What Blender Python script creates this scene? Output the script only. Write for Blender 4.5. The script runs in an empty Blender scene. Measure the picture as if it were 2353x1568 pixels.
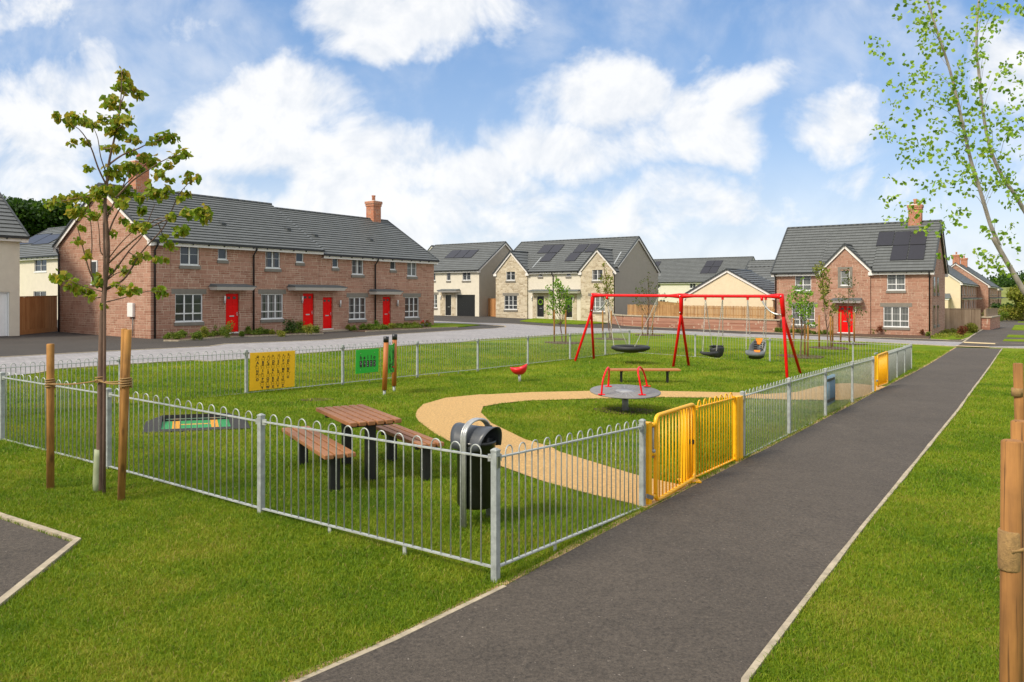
import bpy, bmesh, math, random
import numpy as np
from mathutils import Vector, Matrix
random.seed(7); RNG = np.random.default_rng(11)
SC = bpy.context.scene
COL = SC.collection
# ---------------------------------------------------------------- camera
EYE = 2.3; F = 1765.0; CX = 1176.5; HY = 680.0     # photo measured on a 2353 x 1568 grid
cam = bpy.data.objects.new('camera', bpy.data.cameras.new('camera')); COL.objects.link(cam)
cam.location = (0, 0, EYE); cam.rotation_euler = (math.radians(90), 0, 0)
cam.data.sensor_width = 36; cam.data.lens = 36 * F / 2353; cam.data.shift_y = -(784 - HY) / 2353
cam.data.clip_start = .1; cam.data.clip_end = 9000
SC.camera = cam
# ---------------------------------------------------------------- light
SUN_DIR = Vector((-.80, -.62, .95)).normalized()      # towards the sun
sl = bpy.data.lights.new('sun', 'SUN'); sun = bpy.data.objects.new('sun', sl); COL.objects.link(sun)
sl.energy = 2.5; sl.angle = math.radians(13); sl.color = (1, .91, .76)
sun.rotation_euler = SUN_DIR.to_track_quat('Z', 'Y').to_euler()
SC.view_settings.view_transform = 'Standard'; SC.view_settings.look = 'None'
SC.view_settings.exposure = 0.72; SC.view_settings.gamma = 1
# ---------------------------------------------------------------- node helpers
def nd(nt, t, ins=None, **kw):
    n = nt.nodes.new(t)
    for k, v in kw.items(): setattr(n, k, v)
    for k, v in (ins or {}).items():
        s = n.inputs[k]
        if isinstance(v, bpy.types.NodeSocket): nt.links.new(v, s)
        else: s.default_value = v
    return n
def mth(nt, op, a, b=0.0, c=0.0, clamp=False):
    n = nt.nodes.new('ShaderNodeMath'); n.operation = op; n.use_clamp = clamp
    for i, v in enumerate((a, b, c)):
        if isinstance(v, bpy.types.NodeSocket): nt.links.new(v, n.inputs[i])
        else: n.inputs[i].default_value = v
    return n.outputs[0]
def c4(c): return (c[0], c[1], c[2], 1)
def mixc(nt, f, a, b, bt='MIX'):
    n = nt.nodes.new('ShaderNodeMix'); n.data_type = 'RGBA'; n.blend_type = bt
    for k, v in ((0, f), (6, a), (7, b)):
        if isinstance(v, bpy.types.NodeSocket): nt.links.new(v, n.inputs[k])
        else: n.inputs[k].default_value = v if k == 0 else c4(v)
    return n.outputs[2]
def ramp(nt, f, stops):
    n = nt.nodes.new('ShaderNodeValToRGB'); nt.links.new(f, n.inputs[0])
    e = n.color_ramp.elements
    while len(e) < len(stops): e.new(.5)
    for i, (p, c) in enumerate(stops): e[i].position = p; e[i].color = c4(c if isinstance(c, tuple) else (c, c, c))
    return n.outputs[0]
# ---------------------------------------------------------------- sky
w = bpy.data.worlds.new('World'); SC.world = w; w.use_nodes = True
nt = w.node_tree; nt.nodes.clear()
sky = nd(nt, 'ShaderNodeTexSky', sky_type='NISHITA', sun_disc=False, air_density=1.0, dust_density=1.0, ozone_density=3.0,
         sun_elevation=math.asin(SUN_DIR.z), sun_rotation=math.atan2(SUN_DIR.x, SUN_DIR.y))
tc = nd(nt, 'ShaderNodeTexCoord'); sp = nd(nt, 'ShaderNodeSeparateXYZ', {0: tc.outputs['Generated']})
yy = mth(nt, 'MAXIMUM', mth(nt, 'ABSOLUTE', sp.outputs[1]), .08)
qx = mth(nt, 'DIVIDE', sp.outputs[0], yy); qz = mth(nt, 'DIVIDE', sp.outputs[2], yy)
q = nd(nt, 'ShaderNodeCombineXYZ', {0: qx, 1: qz}).outputs[0]
wn = nd(nt, 'ShaderNodeTexNoise', {'Vector': q, 'Scale': 6.5, 'Detail': 5.0, 'Roughness': .6})
off = nd(nt, 'ShaderNodeVectorMath', {0: wn.outputs['Color'], 1: (.5, .5, .5)}, operation='SUBTRACT')
offs = nd(nt, 'ShaderNodeVectorMath', {0: off.outputs[0], 'Scale': .13}, operation='SCALE')
qw = nd(nt, 'ShaderNodeVectorMath', {0: q, 1: offs.outputs[0]}, operation='ADD').outputs[0]
def blobs(lst):
    cur = None
    for (x, y, rx, ry, a) in lst:
        v = nd(nt, 'ShaderNodeVectorMath', {0: qw, 1: ((x - CX) / F, (HY - y) / F, 0)}, operation='SUBTRACT').outputs[0]
        v = nd(nt, 'ShaderNodeVectorMath', {0: v, 1: (F / rx, F / ry, 0)}, operation='MULTIPLY').outputs[0]
        l = nd(nt, 'ShaderNodeVectorMath', {0: v}, operation='LENGTH').outputs['Value']
        m = nd(nt, 'ShaderNodeMapRange', {0: l, 1: 1.55, 2: .25, 3: 0.0, 4: a}, interpolation_type='SMOOTHSTEP').outputs[0]
        cur = m if cur is None else mth(nt, 'MAXIMUM', cur, m)
    return cur
dens = blobs([(930, 40, 300, 105, 1), (30, 30, 150, 70, .75), (430, 40, 120, 60, .6), (120, 260, 260, 160, .85), (215, 120, 90, 70, .55), (60, 400, 220, 110, .75), (340, 360, 150, 110, .6), (1000, 330, 150, 60, .4),
    (660, 230, 175, 125, 1), (560, 330, 220, 130, .95), (850, 400, 300, 140, .95), (700, 500, 900, 110, .85), (1080, 420, 170, 90, .9), (1380, 220, 180, 125, 1), (1600, 230, 130, 70, .8), (1700, 190, 140, 80, .9),
    (1330, 350, 260, 110, .95), (1620, 290, 180, 110, .95), (1560, 480, 330, 110, .8), (1920, 310, 110, 110, .85), (1960, 230, 80, 50, .6),
    (2330, 130, 120, 150, .9), (2150, 440, 320, 80, .55), (2300, 330, 120, 90, .5), (1800, 560, 700, 60, .55)])
n1 = nd(nt, 'ShaderNodeTexNoise', {'Vector': q, 'Scale': 8.0, 'Detail': 13.0, 'Roughness': .60, 'Distortion': .35}).outputs['Fac']
n2 = nd(nt, 'ShaderNodeTexNoise', {'Vector': q, 'Scale': 2.2, 'Detail': 5.0, 'Roughness': .6}).outputs['Fac']
d0 = mth(nt, 'ADD', dens, mth(nt, 'MULTIPLY', mth(nt, 'SUBTRACT', n1, .5), 1.75))
cl = nd(nt, 'ShaderNodeMapRange', {0: d0, 1: .26, 2: .90}, interpolation_type='SMOOTHSTEP').outputs[0]
hi_ = nd(nt, 'ShaderNodeMapRange', {0: qz, 1: .50, 2: .9, 3: 0.0, 4: .9}, interpolation_type='SMOOTHSTEP').outputs[0]  # cloud cover added overhead, out of view, to make the fill light neutral
bk_ = nd(nt, 'ShaderNodeMapRange', {0: sp.outputs[1], 1: .15, 2: -.2, 3: 0.0, 4: .85}).outputs[0]  # unseen cloud cover added behind the camera, also for neutral fill
wisp = mth(nt, 'MULTIPLY', nd(nt, 'ShaderNodeMapRange', {0: mth(nt, 'ADD', n2, mth(nt, 'MULTIPLY', n1, .5)), 1: .66, 2: 1.0}, interpolation_type='SMOOTHSTEP').outputs[0], .55)
cl = mth(nt, 'MAXIMUM', cl, wisp)
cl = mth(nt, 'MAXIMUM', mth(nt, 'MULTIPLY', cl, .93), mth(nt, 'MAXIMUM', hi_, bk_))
hz = nd(nt, 'ShaderNodeMapRange', {0: qz, 1: .22, 2: .0, 3: 0.0, 4: .70}, interpolation_type='SMOOTHSTEP').outputs[0]
cl = mth(nt, 'MAXIMUM', cl, hz)
q2 = nd(nt, 'ShaderNodeVectorMath', {0: q, 1: (-.010, .022, 0)}, operation='ADD').outputs[0]
n1b = nd(nt, 'ShaderNodeTexNoise', {'Vector': q2, 'Scale': 8.0, 'Detail': 5.0, 'Roughness': .60, 'Distortion': .35}).outputs['Fac']
n1c = nd(nt, 'ShaderNodeTexNoise', {'Vector': q, 'Scale': 8.0, 'Detail': 5.0, 'Roughness': .60, 'Distortion': .35}).outputs['Fac']
sh_ = mth(nt, 'ADD', mth(nt, 'MULTIPLY', mth(nt, 'SUBTRACT', n1c, n1b), 2.6), mth(nt, 'ADD', mth(nt, 'MULTIPLY', n2, .9), .10))
shade = nd(nt, 'ShaderNodeMapRange', {0: sh_, 1: .15, 2: .70}).outputs[0]
ccol = mixc(nt, shade, (.50, .525, .56), (.63, .63, .63))
skc = mixc(nt, 1.0, sky.outputs[0], (.085, .085, .09), 'MULTIPLY')
skc = mixc(nt, .55, skc, mixc(nt, nd(nt, 'ShaderNodeMapRange', {0: qz, 1: .0, 2: .40}).outputs[0], (.42, .53, .66), (.12, .26, .50)))
fin = mixc(nt, cl, skc, ccol)
up_ = nd(nt, 'ShaderNodeMapRange', {0: qz, 1: .5, 2: 1.0, 3: 1.0, 4: 1.12}).outputs[0]  # unseen overhead sky brightened to lift the fill light
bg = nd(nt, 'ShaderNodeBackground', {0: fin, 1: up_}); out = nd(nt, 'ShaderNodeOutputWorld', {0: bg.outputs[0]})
# ---------------------------------------------------------------- pixel grids of the measured crops -> 2353 grid
ZM = {'A': (0, 650, .5102), 'B': (850, 780, .39541), 'C': (1650, 900, .42499), 'D': (2550, 850, .38259), 'E': (3050, 800, .44454),
      'F': (0, 1250, .54217), 'G': (850, 1300, .38249), 'H': (500, 1550, .38249), 'I': (1050, 1550, .54208), 'J': (1950, 1100, .57374),
      'K': (2500, 1300, .5102), 'L': (3400, 0, .70161), 'M': (3700, 1300, .91244), 'N': (100, 230, .65041), 'O': (3600, 950, .35078),
      'P': (0, 1950, .59498), 'Q': (2200, 1600, .33999), 'R': (2500, 1150, .27624), 'S': (2050, 1000, .27624), 'T': (3050, 1050, .28699),
      'U': (550, 1220, .31874), 'V': (1700, 1600, .35088), 'W': (1300, 1200, .33999), 'X': (0, 750, .41451), '': (0, 0, 1 / .574463)}
def Z(k, x, y):
    a, b, s = ZM[k]; return ((a + x * s) * .574463, (b + y * s) * .574463)
def at(x, y, D): return Vector(((x - CX) / F * D, D, EYE - (y - HY) / F * D))
U = Vector((.573, .8195, 0)).normalized(); V = Vector((-U.y, U.x, 0))
# ---------------------------------------------------------------- terrain
_cp = [(0, 3, -.02), (3, 3, -.02), (-4, 4, .05), (-.131, 6.1, .03), (-2.6, 7.78, .164), (-4.9, 9.45, .22), (-7.4, 11.13, .27), (1.41, 8.3, .0),
       (3.28, 10.98, -.05), (4.68, 12.97, -.02), (7.6, 17.16, -.08), (9.03, 19.2, -.1), (14.03, 27, -.3), (-5.81, 16.8, .15), (-4.2, 19.1, .11),
       (-2.6, 21.4, -.02), (.55, 25.9, -.04), (2.2, 28.2, -.01), (4.9, 32.1, -.06), (7.4, 30.7, -.17), (9.85, 29.3, -.24), (12.4, 27.9, -.2),
       (-17.5, 37.2, .2), (-25, 42.5, .3), (-5.7, 54.2, .2), (-1.5, 77.1, .13), (9.3, 69.5, -.15), (-3.4, 79, .17), (-12, 85, .2),
       (20, 58.4, -.46), (28.6, 52.4, -.48), (9.5, 65.7, -.3), (35.7, 64, -.5), (72, 111, -.75), (-26, 39, .3), (5, 4, -.05), (8, 10, -.1), (14, 16, -.2), (20, 22, -.3)]
_cp = np.array(_cp); _A = np.c_[np.ones(len(_cp)), _cp[:, 0], _cp[:, 1]]
_tr, *_ = np.linalg.lstsq(_A, _cp[:, 2], rcond=None); _res = _cp[:, 2] - _A @ _tr
_LN = 9.0
_K = np.exp(-((_cp[:, None, :2] - _cp[None, :, :2]) ** 2).sum(-1) / _LN ** 2)
_w = np.linalg.solve(_K + .12 * np.eye(len(_cp)), _res)
def Gn(x, y):
    x = np.asarray(x, float); y = np.asarray(y, float)
    z = _tr[0] + _tr[1] * np.clip(x, -45, 75) + _tr[2] * np.clip(y, 0, 115)
    return z + (np.exp(-((x[..., None] - _cp[:, 0]) ** 2 + (y[..., None] - _cp[:, 1]) ** 2) / _LN ** 2) @ _w)
def G(x, y): return float(Gn(np.array([x]), np.array([y]))[0])
def gp(x, y):                                      # grid pixel -> point on the ground
    D = EYE * F / max(y - HY, 8)
    for _ in range(25):
        p = at(x, y, D); D = .5 * D + .5 * (EYE - G(p.x, p.y)) * F / max(y - HY, 8)
    p = at(x, y, D); return Vector((p.x, p.y, G(p.x, p.y)))
def gz(k, x, y): return gp(*Z(k, x, y))
# ---------------------------------------------------------------- mesh builder
class MB:
    def __init__(s): s.v = []; s.f = []; s.sm = []
    def poly(s, pts, sm=False):
        n = len(s.v); s.v += [tuple(p) for p in pts]; s.f.append(list(range(n, n + len(pts)))); s.sm.append(sm); return s
    def hexa(s, p):                                # 4 bottom, 4 top
        n = len(s.v); s.v += [tuple(a) for a in p]
        for q_ in ((3, 2, 1, 0), (4, 5, 6, 7), (0, 1, 5, 4), (1, 2, 6, 5), (2, 3, 7, 6), (3, 0, 4, 7)):
            s.f.append([n + i for i in q_]); s.sm.append(False)
        return s
    def box(s, x0, x1, y0, y1, z0, z1):
        return s.hexa([(x0, y0, z0), (x1, y0, z0), (x1, y1, z0), (x0, y1, z0), (x0, y0, z1), (x1, y0, z1), (x1, y1, z1), (x0, y1, z1)])
    def beam(s, p, q, w, h, up=Vector((0, 0, 1))):  # bar of width w, height h centred on p-q
        p = Vector(p); q = Vector(q); d = (q - p).normalized(); sd = d.cross(up)
        if sd.length < 1e-4: sd = Vector((1, 0, 0))
        sd.normalize(); u = sd.cross(d).normalized(); a = sd * w / 2; b = u * h / 2
        return s.hexa([p - a - b, q - a - b, q + a - b, p + a - b, p - a + b, q - a + b, q + a + b, p + a + b])
    def tube(s, pts, r, n=6, cap=True):
        pts = [Vector(p) for p in pts]; m = len(pts)
        if not hasattr(r, '__len__'): r = [r] * m
        base = len(s.v); pu = None
        for i, p in enumerate(pts):
            d = (pts[min(i + 1, m - 1)] - pts[max(i - 1, 0)])
            if d.length < 1e-9: d = Vector((0, 0, 1))
            d.normalize()
            if pu is None: pu = d.orthogonal().normalized()
            u = (pu - d * pu.dot(d)); u = u.normalized() if u.length > 1e-6 else d.orthogonal().normalized()
            pu = u; v = d.cross(u)
            for k in range(n):
                a = 2 * math.pi * k / n; s.v.append(tuple(p + (u * math.cos(a) + v * math.sin(a)) * r[i]))
        for i in range(m - 1):
            for k in range(n):
                a = base + i * n + k; b = base + i * n + (k + 1) % n
                s.f.append([a, b, b + n, a + n]); s.sm.append(True)
        if cap:
            s.f.append([base + k for k in range(n)][::-1]); s.sm.append(False)
            s.f.append([base + (m - 1) * n + k for k in range(n)]); s.sm.append(False)
        return s
    def lathe(s, c, prof, n=24, ax=None):          # prof: (r, z)
        c = Vector(c); base = len(s.v)
        M = ax if ax else Matrix.Identity(3)
        for r, z in prof:
            for k in range(n):
                a = 2 * math.pi * k / n; s.v.append(tuple(c + M @ Vector((r * math.cos(a), r * math.sin(a), z))))
        for i in range(len(prof) - 1):
            for k in range(n):
                a = base + i * n + k; b = base + i * n + (k + 1) % n
                s.f.append([a, b, b + n, a + n]); s.sm.append(True)
        return s
    def add(s, o):
        n = len(s.v); s.v += o.v; s.f += [[i + n for i in f] for f in o.f]; s.sm += o.sm; return s
    def build(s, name, m, parent=None, local=False, bevel=0):
        me = bpy.data.meshes.new(name); o_ = (0, 0, 0)
        if parent is not None and not local:
            wl = parent.get('_w'); o_ = wl if wl else parent.location
        vs = [(a - o_[0], b - o_[1], c - o_[2]) for a, b, c in s.v]
        me.from_pydata(vs, [], s.f); me.update()
        if len(s.sm) == len(me.polygons): me.polygons.foreach_set('use_smooth', s.sm)
        if m: me.materials.append(m)
        o = bpy.data.objects.new(name, me); COL.objects.link(o)
        if parent is not None:
            o.parent = parent
            if not local: o['_w'] = tuple(o_)
        if bevel:
            b = o.modifiers.new('bevel', 'BEVEL'); b.width = bevel; b.segments = 2; b.limit_method = 'ANGLE'
        return o
def tag(o, label=None, cat=None, group=None, kind=None):
    if label: o['label'] = label
    if cat: o['category'] = cat
    if group: o['group'] = group
    if kind: o['kind'] = kind
    return o
def thing(name, label, cat, loc, rz=0, group=None):
    o = bpy.data.objects.new(name, None); COL.objects.link(o); o.location = loc; o.rotation_euler = (0, 0, rz)
    o.empty_display_size = .3
    return tag(o, label, cat, group)
def top(mb, name, m, label, cat, loc, group=None, **kw):            # a thing that is one mesh, its origin at its base
    o = mb.build(name, m, None, **kw); loc = Vector(loc)
    o.data.transform(Matrix.Translation(-loc)); o.location = loc
    return tag(o, label, cat, group)
def arr_mesh(name, V_, F_, m, parent=None, smooth=False):           # numpy: V (n,3), F (k,3|4)
    me = bpy.data.meshes.new(name); nv = len(V_); nf, k = F_.shape
    me.vertices.add(nv); me.vertices.foreach_set('co', np.ascontiguousarray(V_, np.float32).ravel())
    me.loops.add(nf * k); me.loops.foreach_set('vertex_index', np.ascontiguousarray(F_, np.int32).ravel())
    me.polygons.add(nf); me.polygons.foreach_set('loop_start', np.arange(0, nf * k, k, dtype=np.int32))
    try: me.polygons.foreach_set('loop_total', np.full(nf, k, np.int32))
    except Exception: pass
    me.update(calc_edges=True); me.validate()
    if m: me.materials.append(m)
    o = bpy.data.objects.new(name, me); COL.objects.link(o)
    if parent is not None:
        loc = Vector(parent.get('_w') or parent.location); me.transform(Matrix.Translation(-loc)); o.parent = parent; o['_w'] = tuple(loc)
    return o
# ---------------------------------------------------------------- materials
def newmat(name):
    m = bpy.data.materials.new(name); m.use_nodes = True; t = m.node_tree; b = t.nodes['Principled BSDF']; return m, t, b
def bump(t, b, h, strength=.3, dist=.01):
    n = nd(t, 'ShaderNodeBump', {'Height': h, 'Strength': strength, 'Distance': dist}); t.links.new(n.outputs[0], b.inputs['Normal'])
def pmat(name, col, rough=.6, metal=0.0, var=.15, sc=6.0, bmp=0.0, bsc=60.0, spec=.5, coord='Object', dist=.005):
    m, t, b = newmat(name); tcn = nd(t, 'ShaderNodeTexCoord')
    n = nd(t, 'ShaderNodeTexNoise', {'Vector': tcn.outputs[coord], 'Scale': sc, 'Detail': 5.0, 'Roughness': .65})
    f = nd(t, 'ShaderNodeMapRange', {0: n.outputs['Fac'], 1: .3, 2: .7, 3: 1 - var, 4: 1 + var}).outputs[0]
    c = nd(t, 'ShaderNodeVectorMath', {0: tuple(col), 'Scale': f}, operation='SCALE').outputs[0]
    t.links.new(c, b.inputs['Base Color']); b.inputs['Metallic'].default_value = metal
    r = nd(t, 'ShaderNodeMapRange', {0: n.outputs['Fac'], 1: .3, 2: .7, 3: rough * .88, 4: min(1, rough * 1.12)}).outputs[0]
    t.links.new(r, b.inputs['Roughness']); b.inputs['Specular IOR Level'].default_value = spec
    if bmp:
        n2_ = nd(t, 'ShaderNodeTexNoise', {'Vector': tcn.outputs[coord], 'Scale': bsc, 'Detail': 4.0, 'Roughness': .6})
        bump(t, b, n2_.outputs['Fac'], bmp, dist)
    return m
def wallvec(t):
    tcn = nd(t, 'ShaderNodeTexCoord'); s = nd(t, 'ShaderNodeSeparateXYZ', {0: tcn.outputs['Object']})
    return nd(t, 'ShaderNodeCombineXYZ', {0: mth(t, 'ADD', s.outputs[0], s.outputs[1]), 1: s.outputs[2]}).outputs[0], tcn
def stonemat(name, cols, mort, bw=.5, rh=.14, hi=.35):
    m, t, b = newmat(name); v, tcn = wallvec(t)
    wob = nd(t, 'ShaderNodeTexNoise', {'Vector': v, 'Scale': 4.0, 'Detail': 2.0}); wo = nd(t, 'ShaderNodeVectorMath', {0: wob.outputs['Color'], 'Scale': .012}, operation='SCALE').outputs[0]
    v2 = nd(t, 'ShaderNodeVectorMath', {0: v, 1: wo}, operation='ADD').outputs[0]
    def brick(w_, h_, o_, ms):
        return nd(t, 'ShaderNodeTexBrick', {'Vector': v2, 'Color1': (0, 0, 0, 1), 'Color2': (1, 1, 1, 1), 'Mortar': (.5, .5, .5, 1), 'Scale': 1.0, 'Mortar Size': ms,
                  'Mortar Smooth': .3, 'Bias': 0.0, 'Brick Width': w_, 'Row Height': h_}, offset=o_, offset_frequency=2, squash=.58, squash_frequency=3)
    a = brick(bw, rh, .37, .0085); c = brick(bw * 1.15, rh * 2, .43, .009)
    pick = mth(t, 'GREATER_THAN', c.outputs['Color'], .55)
    mo = mth(t, 'MAXIMUM', c.outputs['Fac'], mth(t, 'MULTIPLY', a.outputs['Fac'], mth(t, 'SUBTRACT', 1.0, pick)))
    rnd = mixc(t, pick, a.outputs['Color'], c.outputs['Color'])
    col = ramp(t, rnd, [(0, cols[0]), (.5, cols[1]), (1, cols[2])])
    nz = nd(t, 'ShaderNodeTexNoise', {'Vector': v, 'Scale': 9.0, 'Detail': 6.0, 'Roughness': .7}).outputs['Fac']
    big = nd(t, 'ShaderNodeTexNoise', {'Vector': v, 'Scale': .5, 'Detail': 3.0}).outputs['Fac']
    k = mth(t, 'ADD', mth(t, 'MULTIPLY', nz, .8), mth(t, 'MULTIPLY', big, .5))
    col = nd(t, 'ShaderNodeVectorMath', {0: col, 'Scale': mth(t, 'ADD', k, hi)}, operation='SCALE').outputs[0]
    mfade = nd(t, 'ShaderNodeMapRange', {0: nd(t, 'ShaderNodeTexNoise', {'Vector': v, 'Scale': 1.6, 'Detail': 2.0}).outputs['Fac'], 1: .35, 2: .6, 3: .35, 4: 1.0}).outputs[0]
    t.links.new(mixc(t, mth(t, 'MULTIPLY', mo, mfade), col, mort), b.inputs['Base Color']); b.inputs['Roughness'].default_value = .9
    h = mth(t, 'SUBTRACT', mth(t, 'MULTIPLY', nz, .8), mth(t, 'MULTIPLY', mo, .9)); bump(t, b, h, .6, .025)
    return m
M = {}
M['redstone'] = stonemat('red_stone', [(.29, .135, .085), (.35, .178, .118), (.41, .230, .160)], (.66, .53, .40), .58, .115)
M['redwall'] = stonemat('red_wall_stone', [(.28, .115, .070), (.37, .170, .110), (.44, .24, .165)], (.52, .40, .30), .58, .12)
M['creamstone'] = stonemat('cream_stone', [(.36, .28, .18), (.47, .39, .27), (.58, .50, .37)], (.60, .53, .42), .42, .12)
M['brick'] = stonemat('chimney_brick', [(.33, .10, .05), (.42, .14, .07), (.48, .19, .1)], (.5, .42, .33), .225, .075)
M['render'] = pmat('cream_render', (.64, .585, .48), .95, var=.06, sc=2.0, bmp=.5, bsc=45, dist=.02)
M['render_peach'] = pmat('peach_render', (.70, .58, .40), .95, var=.06, sc=2.0, bmp=.5, bsc=45, dist=.02)
M['render_shaded'] = pmat('shaded_cream_render', (.36, .32, .265), .95, var=.06, sc=2.0, bmp=.5, bsc=45, dist=.02)  # cream render with the shade of the side walls put into its colour
M['render_white'] = pmat('white_render', (.66, .63, .52), .95, var=.05, sc=2.0, bmp=.5, bsc=45, dist=.02)
M['upvc'] = pmat('white_upvc', (.80, .80, .79), .35, var=.03)
M['fascia'] = pmat('white_board', (.78, .74, .70), .5, var=.05)
M['blackpl'] = pmat('black_plastic', (.012, .012, .013), .4, var=.2)
M['lintel'] = pmat('grey_cast_stone', (.20, .18, .15), .9, var=.15, sc=5, bmp=.4, bsc=80)
M['lead'] = pmat('lead_grey', (.10, .115, .12), .6, var=.15)
M['flash'] = pmat('lead_flashing', (.30, .32, .33), .5, var=.2)
M['reddoor'] = pmat('red_door', (.80, .003, .002), .45, var=.04, spec=.15)
M['blackdoor'] = pmat('black_door', (.012, .012, .013), .35, var=.1)
M['metal'] = pmat('brushed_metal', (.55, .55, .55), .3, .9, var=.1)
M['galv'] = pmat('galvanised_steel', (.42, .435, .41), .5, .3, var=.22, sc=18, bmp=.15, bsc=90)
M['galvpost'] = pmat('galvanised_post', (.33, .35, .34), .6, .2, var=.25, sc=12, bmp=.2, bsc=70)
M['yellow'] = pmat('yellow_paint', (.86, .42, .003), .4, var=.07, sc=8)
M['yboard'] = pmat('yellow_board', (.93, .50, .004), .5, var=.05, sc=10)
M['gboard'] = pmat('green_board', (.02, .44, .03), .5, var=.05, sc=10)
M['ink'] = pmat('black_ink', (.03, .025, .02), .6, var=.1)
M['red'] = pmat('red_paint', (.76, .005, .008), .38, var=.1, sc=8, spec=.3)
M['redpl'] = pmat('red_plastic', (.68, .012, .02), .38, var=.08)
M['rubber'] = pmat('black_rubber', (.022, .023, .024), .6, var=.25, bmp=.2, bsc=120)
M['rubtile'] = pmat('rubber_tile', (.030, .028, .027), .95, var=.3, sc=60, bmp=.7, bsc=250)
M['greypl'] = pmat('grey_plastic', (.13, .145, .15), .5, var=.15)
M['orange'] = pmat('orange_plastic', (.80, .24, .01), .5, var=.08)
M['binblk'] = pmat('bin_black', (.010, .011, .010), .3, var=.3)
M['binhood'] = pmat('bin_hood', (.055, .06, .068), .38, var=.2)
M['alu'] = pmat('aluminium', (.50, .50, .48), .35, .6, var=.2, sc=15)
M['steelpost'] = pmat('steel_post', (.28, .28, .27), .5, .4, var=.2)
M['disc'] = pmat('disc_grey', (.19, .18, .175), .6, var=.12, sc=3)
M['blue'] = pmat('blue_paint', (.07, .24, .42), .45, var=.1)
M['blackleg'] = pmat('black_leg', (.010, .010, .011), .5, var=.2)
M['sand'] = pmat('buff_gravel', (.56, .345, .13), .95, var=.34, sc=32, bmp=.9, bsc=110, dist=.02)
M['kerb'] = pmat('concrete_kerb', (.37, .31, .22), .9, var=.3, sc=9, bmp=.3, bsc=90)
M['pathedge'] = pmat('soil_edge', (.40, .26, .13), .95, var=.4, sc=14, bmp=.8, bsc=60, dist=.02)
M['soil'] = pmat('soil', (.10, .055, .032), .95, var=.45, sc=12, bmp=1.0, bsc=40, dist=.04)
M['solar'] = pmat('solar_cells', (.022, .021, .028), .35, var=.1, spec=.35)
M['pot'] = pmat('terracotta_pot', (.32, .12, .06), .8, var=.2)
M['greypot'] = pmat('grey_pot', (.16, .18, .2), .7, var=.2)
M['rope'] = pmat('rope', (.30, .18, .07), .95, var=.3, sc=60, bmp=.8, bsc=180)
M['buff'] = pmat('buff_paving', (.62, .47, .25), .9, var=.1, sc=10)
M['trgreen'] = pmat('trampoline_green', (.03, .32, .08), .5, var=.12, sc=30)
M['troran'] = pmat('trampoline_yellow', (.80, .36, .01), .5, var=.1, sc=30)
M['chain'] = pmat('steel_chain', (.55, .53, .48), .35, .7, var=.2)
M['blind'] = pmat('blind_fabric', (.24, .25, .24), .9, var=.08)
M['curtain'] = pmat('curtain_fabric', (.16, .15, .14), .9, var=.3, sc=12)
def woodmat(name, a, b_, sc=(30, 30, 2), rough=.7, crack=False):
    m, t, b = newmat(name); tcn = nd(t, 'ShaderNodeTexCoord')
    mp = nd(t, 'ShaderNodeMapping', {'Vector': tcn.outputs['Object'], 'Scale': sc})
    n = nd(t, 'ShaderNodeTexNoise', {'Vector': mp.outputs[0], 'Scale': 1.0, 'Detail': 6.0, 'Roughness': .6}).outputs['Fac']
    n_ = nd(t, 'ShaderNodeTexNoise', {'Vector': tcn.outputs['Object'], 'Scale': 1.4, 'Detail': 3.0}).outputs['Fac']
    isl = nd(t, 'ShaderNodeNewGeometry').outputs['Random Per Island']
    k = mth(t, 'ADD', mth(t, 'ADD', mth(t, 'MULTIPLY', n, .7), mth(t, 'MULTIPLY', n_, .35)), mth(t, 'MULTIPLY', mth(t, 'SUBTRACT', isl, .5), .30))
    col = ramp(t, k, [(.28, a), (.78, b_)])
    if crack:
        mp2 = nd(t, 'ShaderNodeMapping', {'Vector': tcn.outputs['Object'], 'Scale': (55, 55, 1.6)}); cr = nd(t, 'ShaderNodeTexNoise', {'Vector': mp2.outputs[0], 'Scale': 1.0, 'Detail': 3.0}).outputs['Fac']
        mp3 = nd(t, 'ShaderNodeMapping', {'Vector': tcn.outputs['Object'], 'Scale': (9, 9, 3.2)}); kn = nd(t, 'ShaderNodeTexVoronoi', {'Vector': mp3.outputs[0], 'Scale': 1.0}).outputs['Distance']
        col = mixc(t, nd(t, 'ShaderNodeMapRange', {0: cr, 1: .60, 2: .68, 3: 0.0, 4: .75}).outputs[0], col, tuple(x * .35 for x in a)); col = mixc(t, nd(t, 'ShaderNodeMapRange', {0: kn, 1: .22, 2: .10, 3: 0.0, 4: .7}).outputs[0], col, tuple(x * .5 for x in a))
        st = nd(t, 'ShaderNodeTexNoise', {'Vector': tcn.outputs['Object'], 'Scale': 5.0, 'Detail': 4.0}).outputs['Fac']; col = nd(t, 'ShaderNodeVectorMath', {0: col, 'Scale': nd(t, 'ShaderNodeMapRange', {0: st, 1: .3, 2: .7, 3: .72, 4: 1.25}).outputs[0]}, operation='SCALE').outputs[0]
    t.links.new(col, b.inputs['Base Color']); b.inputs['Roughness'].default_value = rough
    bump(t, b, n, .3, .004); return m
M['timber'] = woodmat('fence_timber', (.25, .115, .035), (.52, .31, .13), (22, 22, 1.2), .85)
M['timber2'] = woodmat('dark_timber', (.30, .12, .035), (.50, .25, .095), (22, 22, 1.2), .85)
M['timbergrey'] = woodmat('weathered_timber', (.20, .13, .075), (.40, .29, .19), (22, 22, 1.2), .9)
M['stake'] = woodmat('stake_timber', (.20, .08, .015), (.48, .235, .055), (30, 30, 2.2), .85, True)
M['stake2'] = woodmat('pale_stake_timber', (.13, .055, .015), (.42, .19, .05), (34, 34, 2.2), .85, True)
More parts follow.
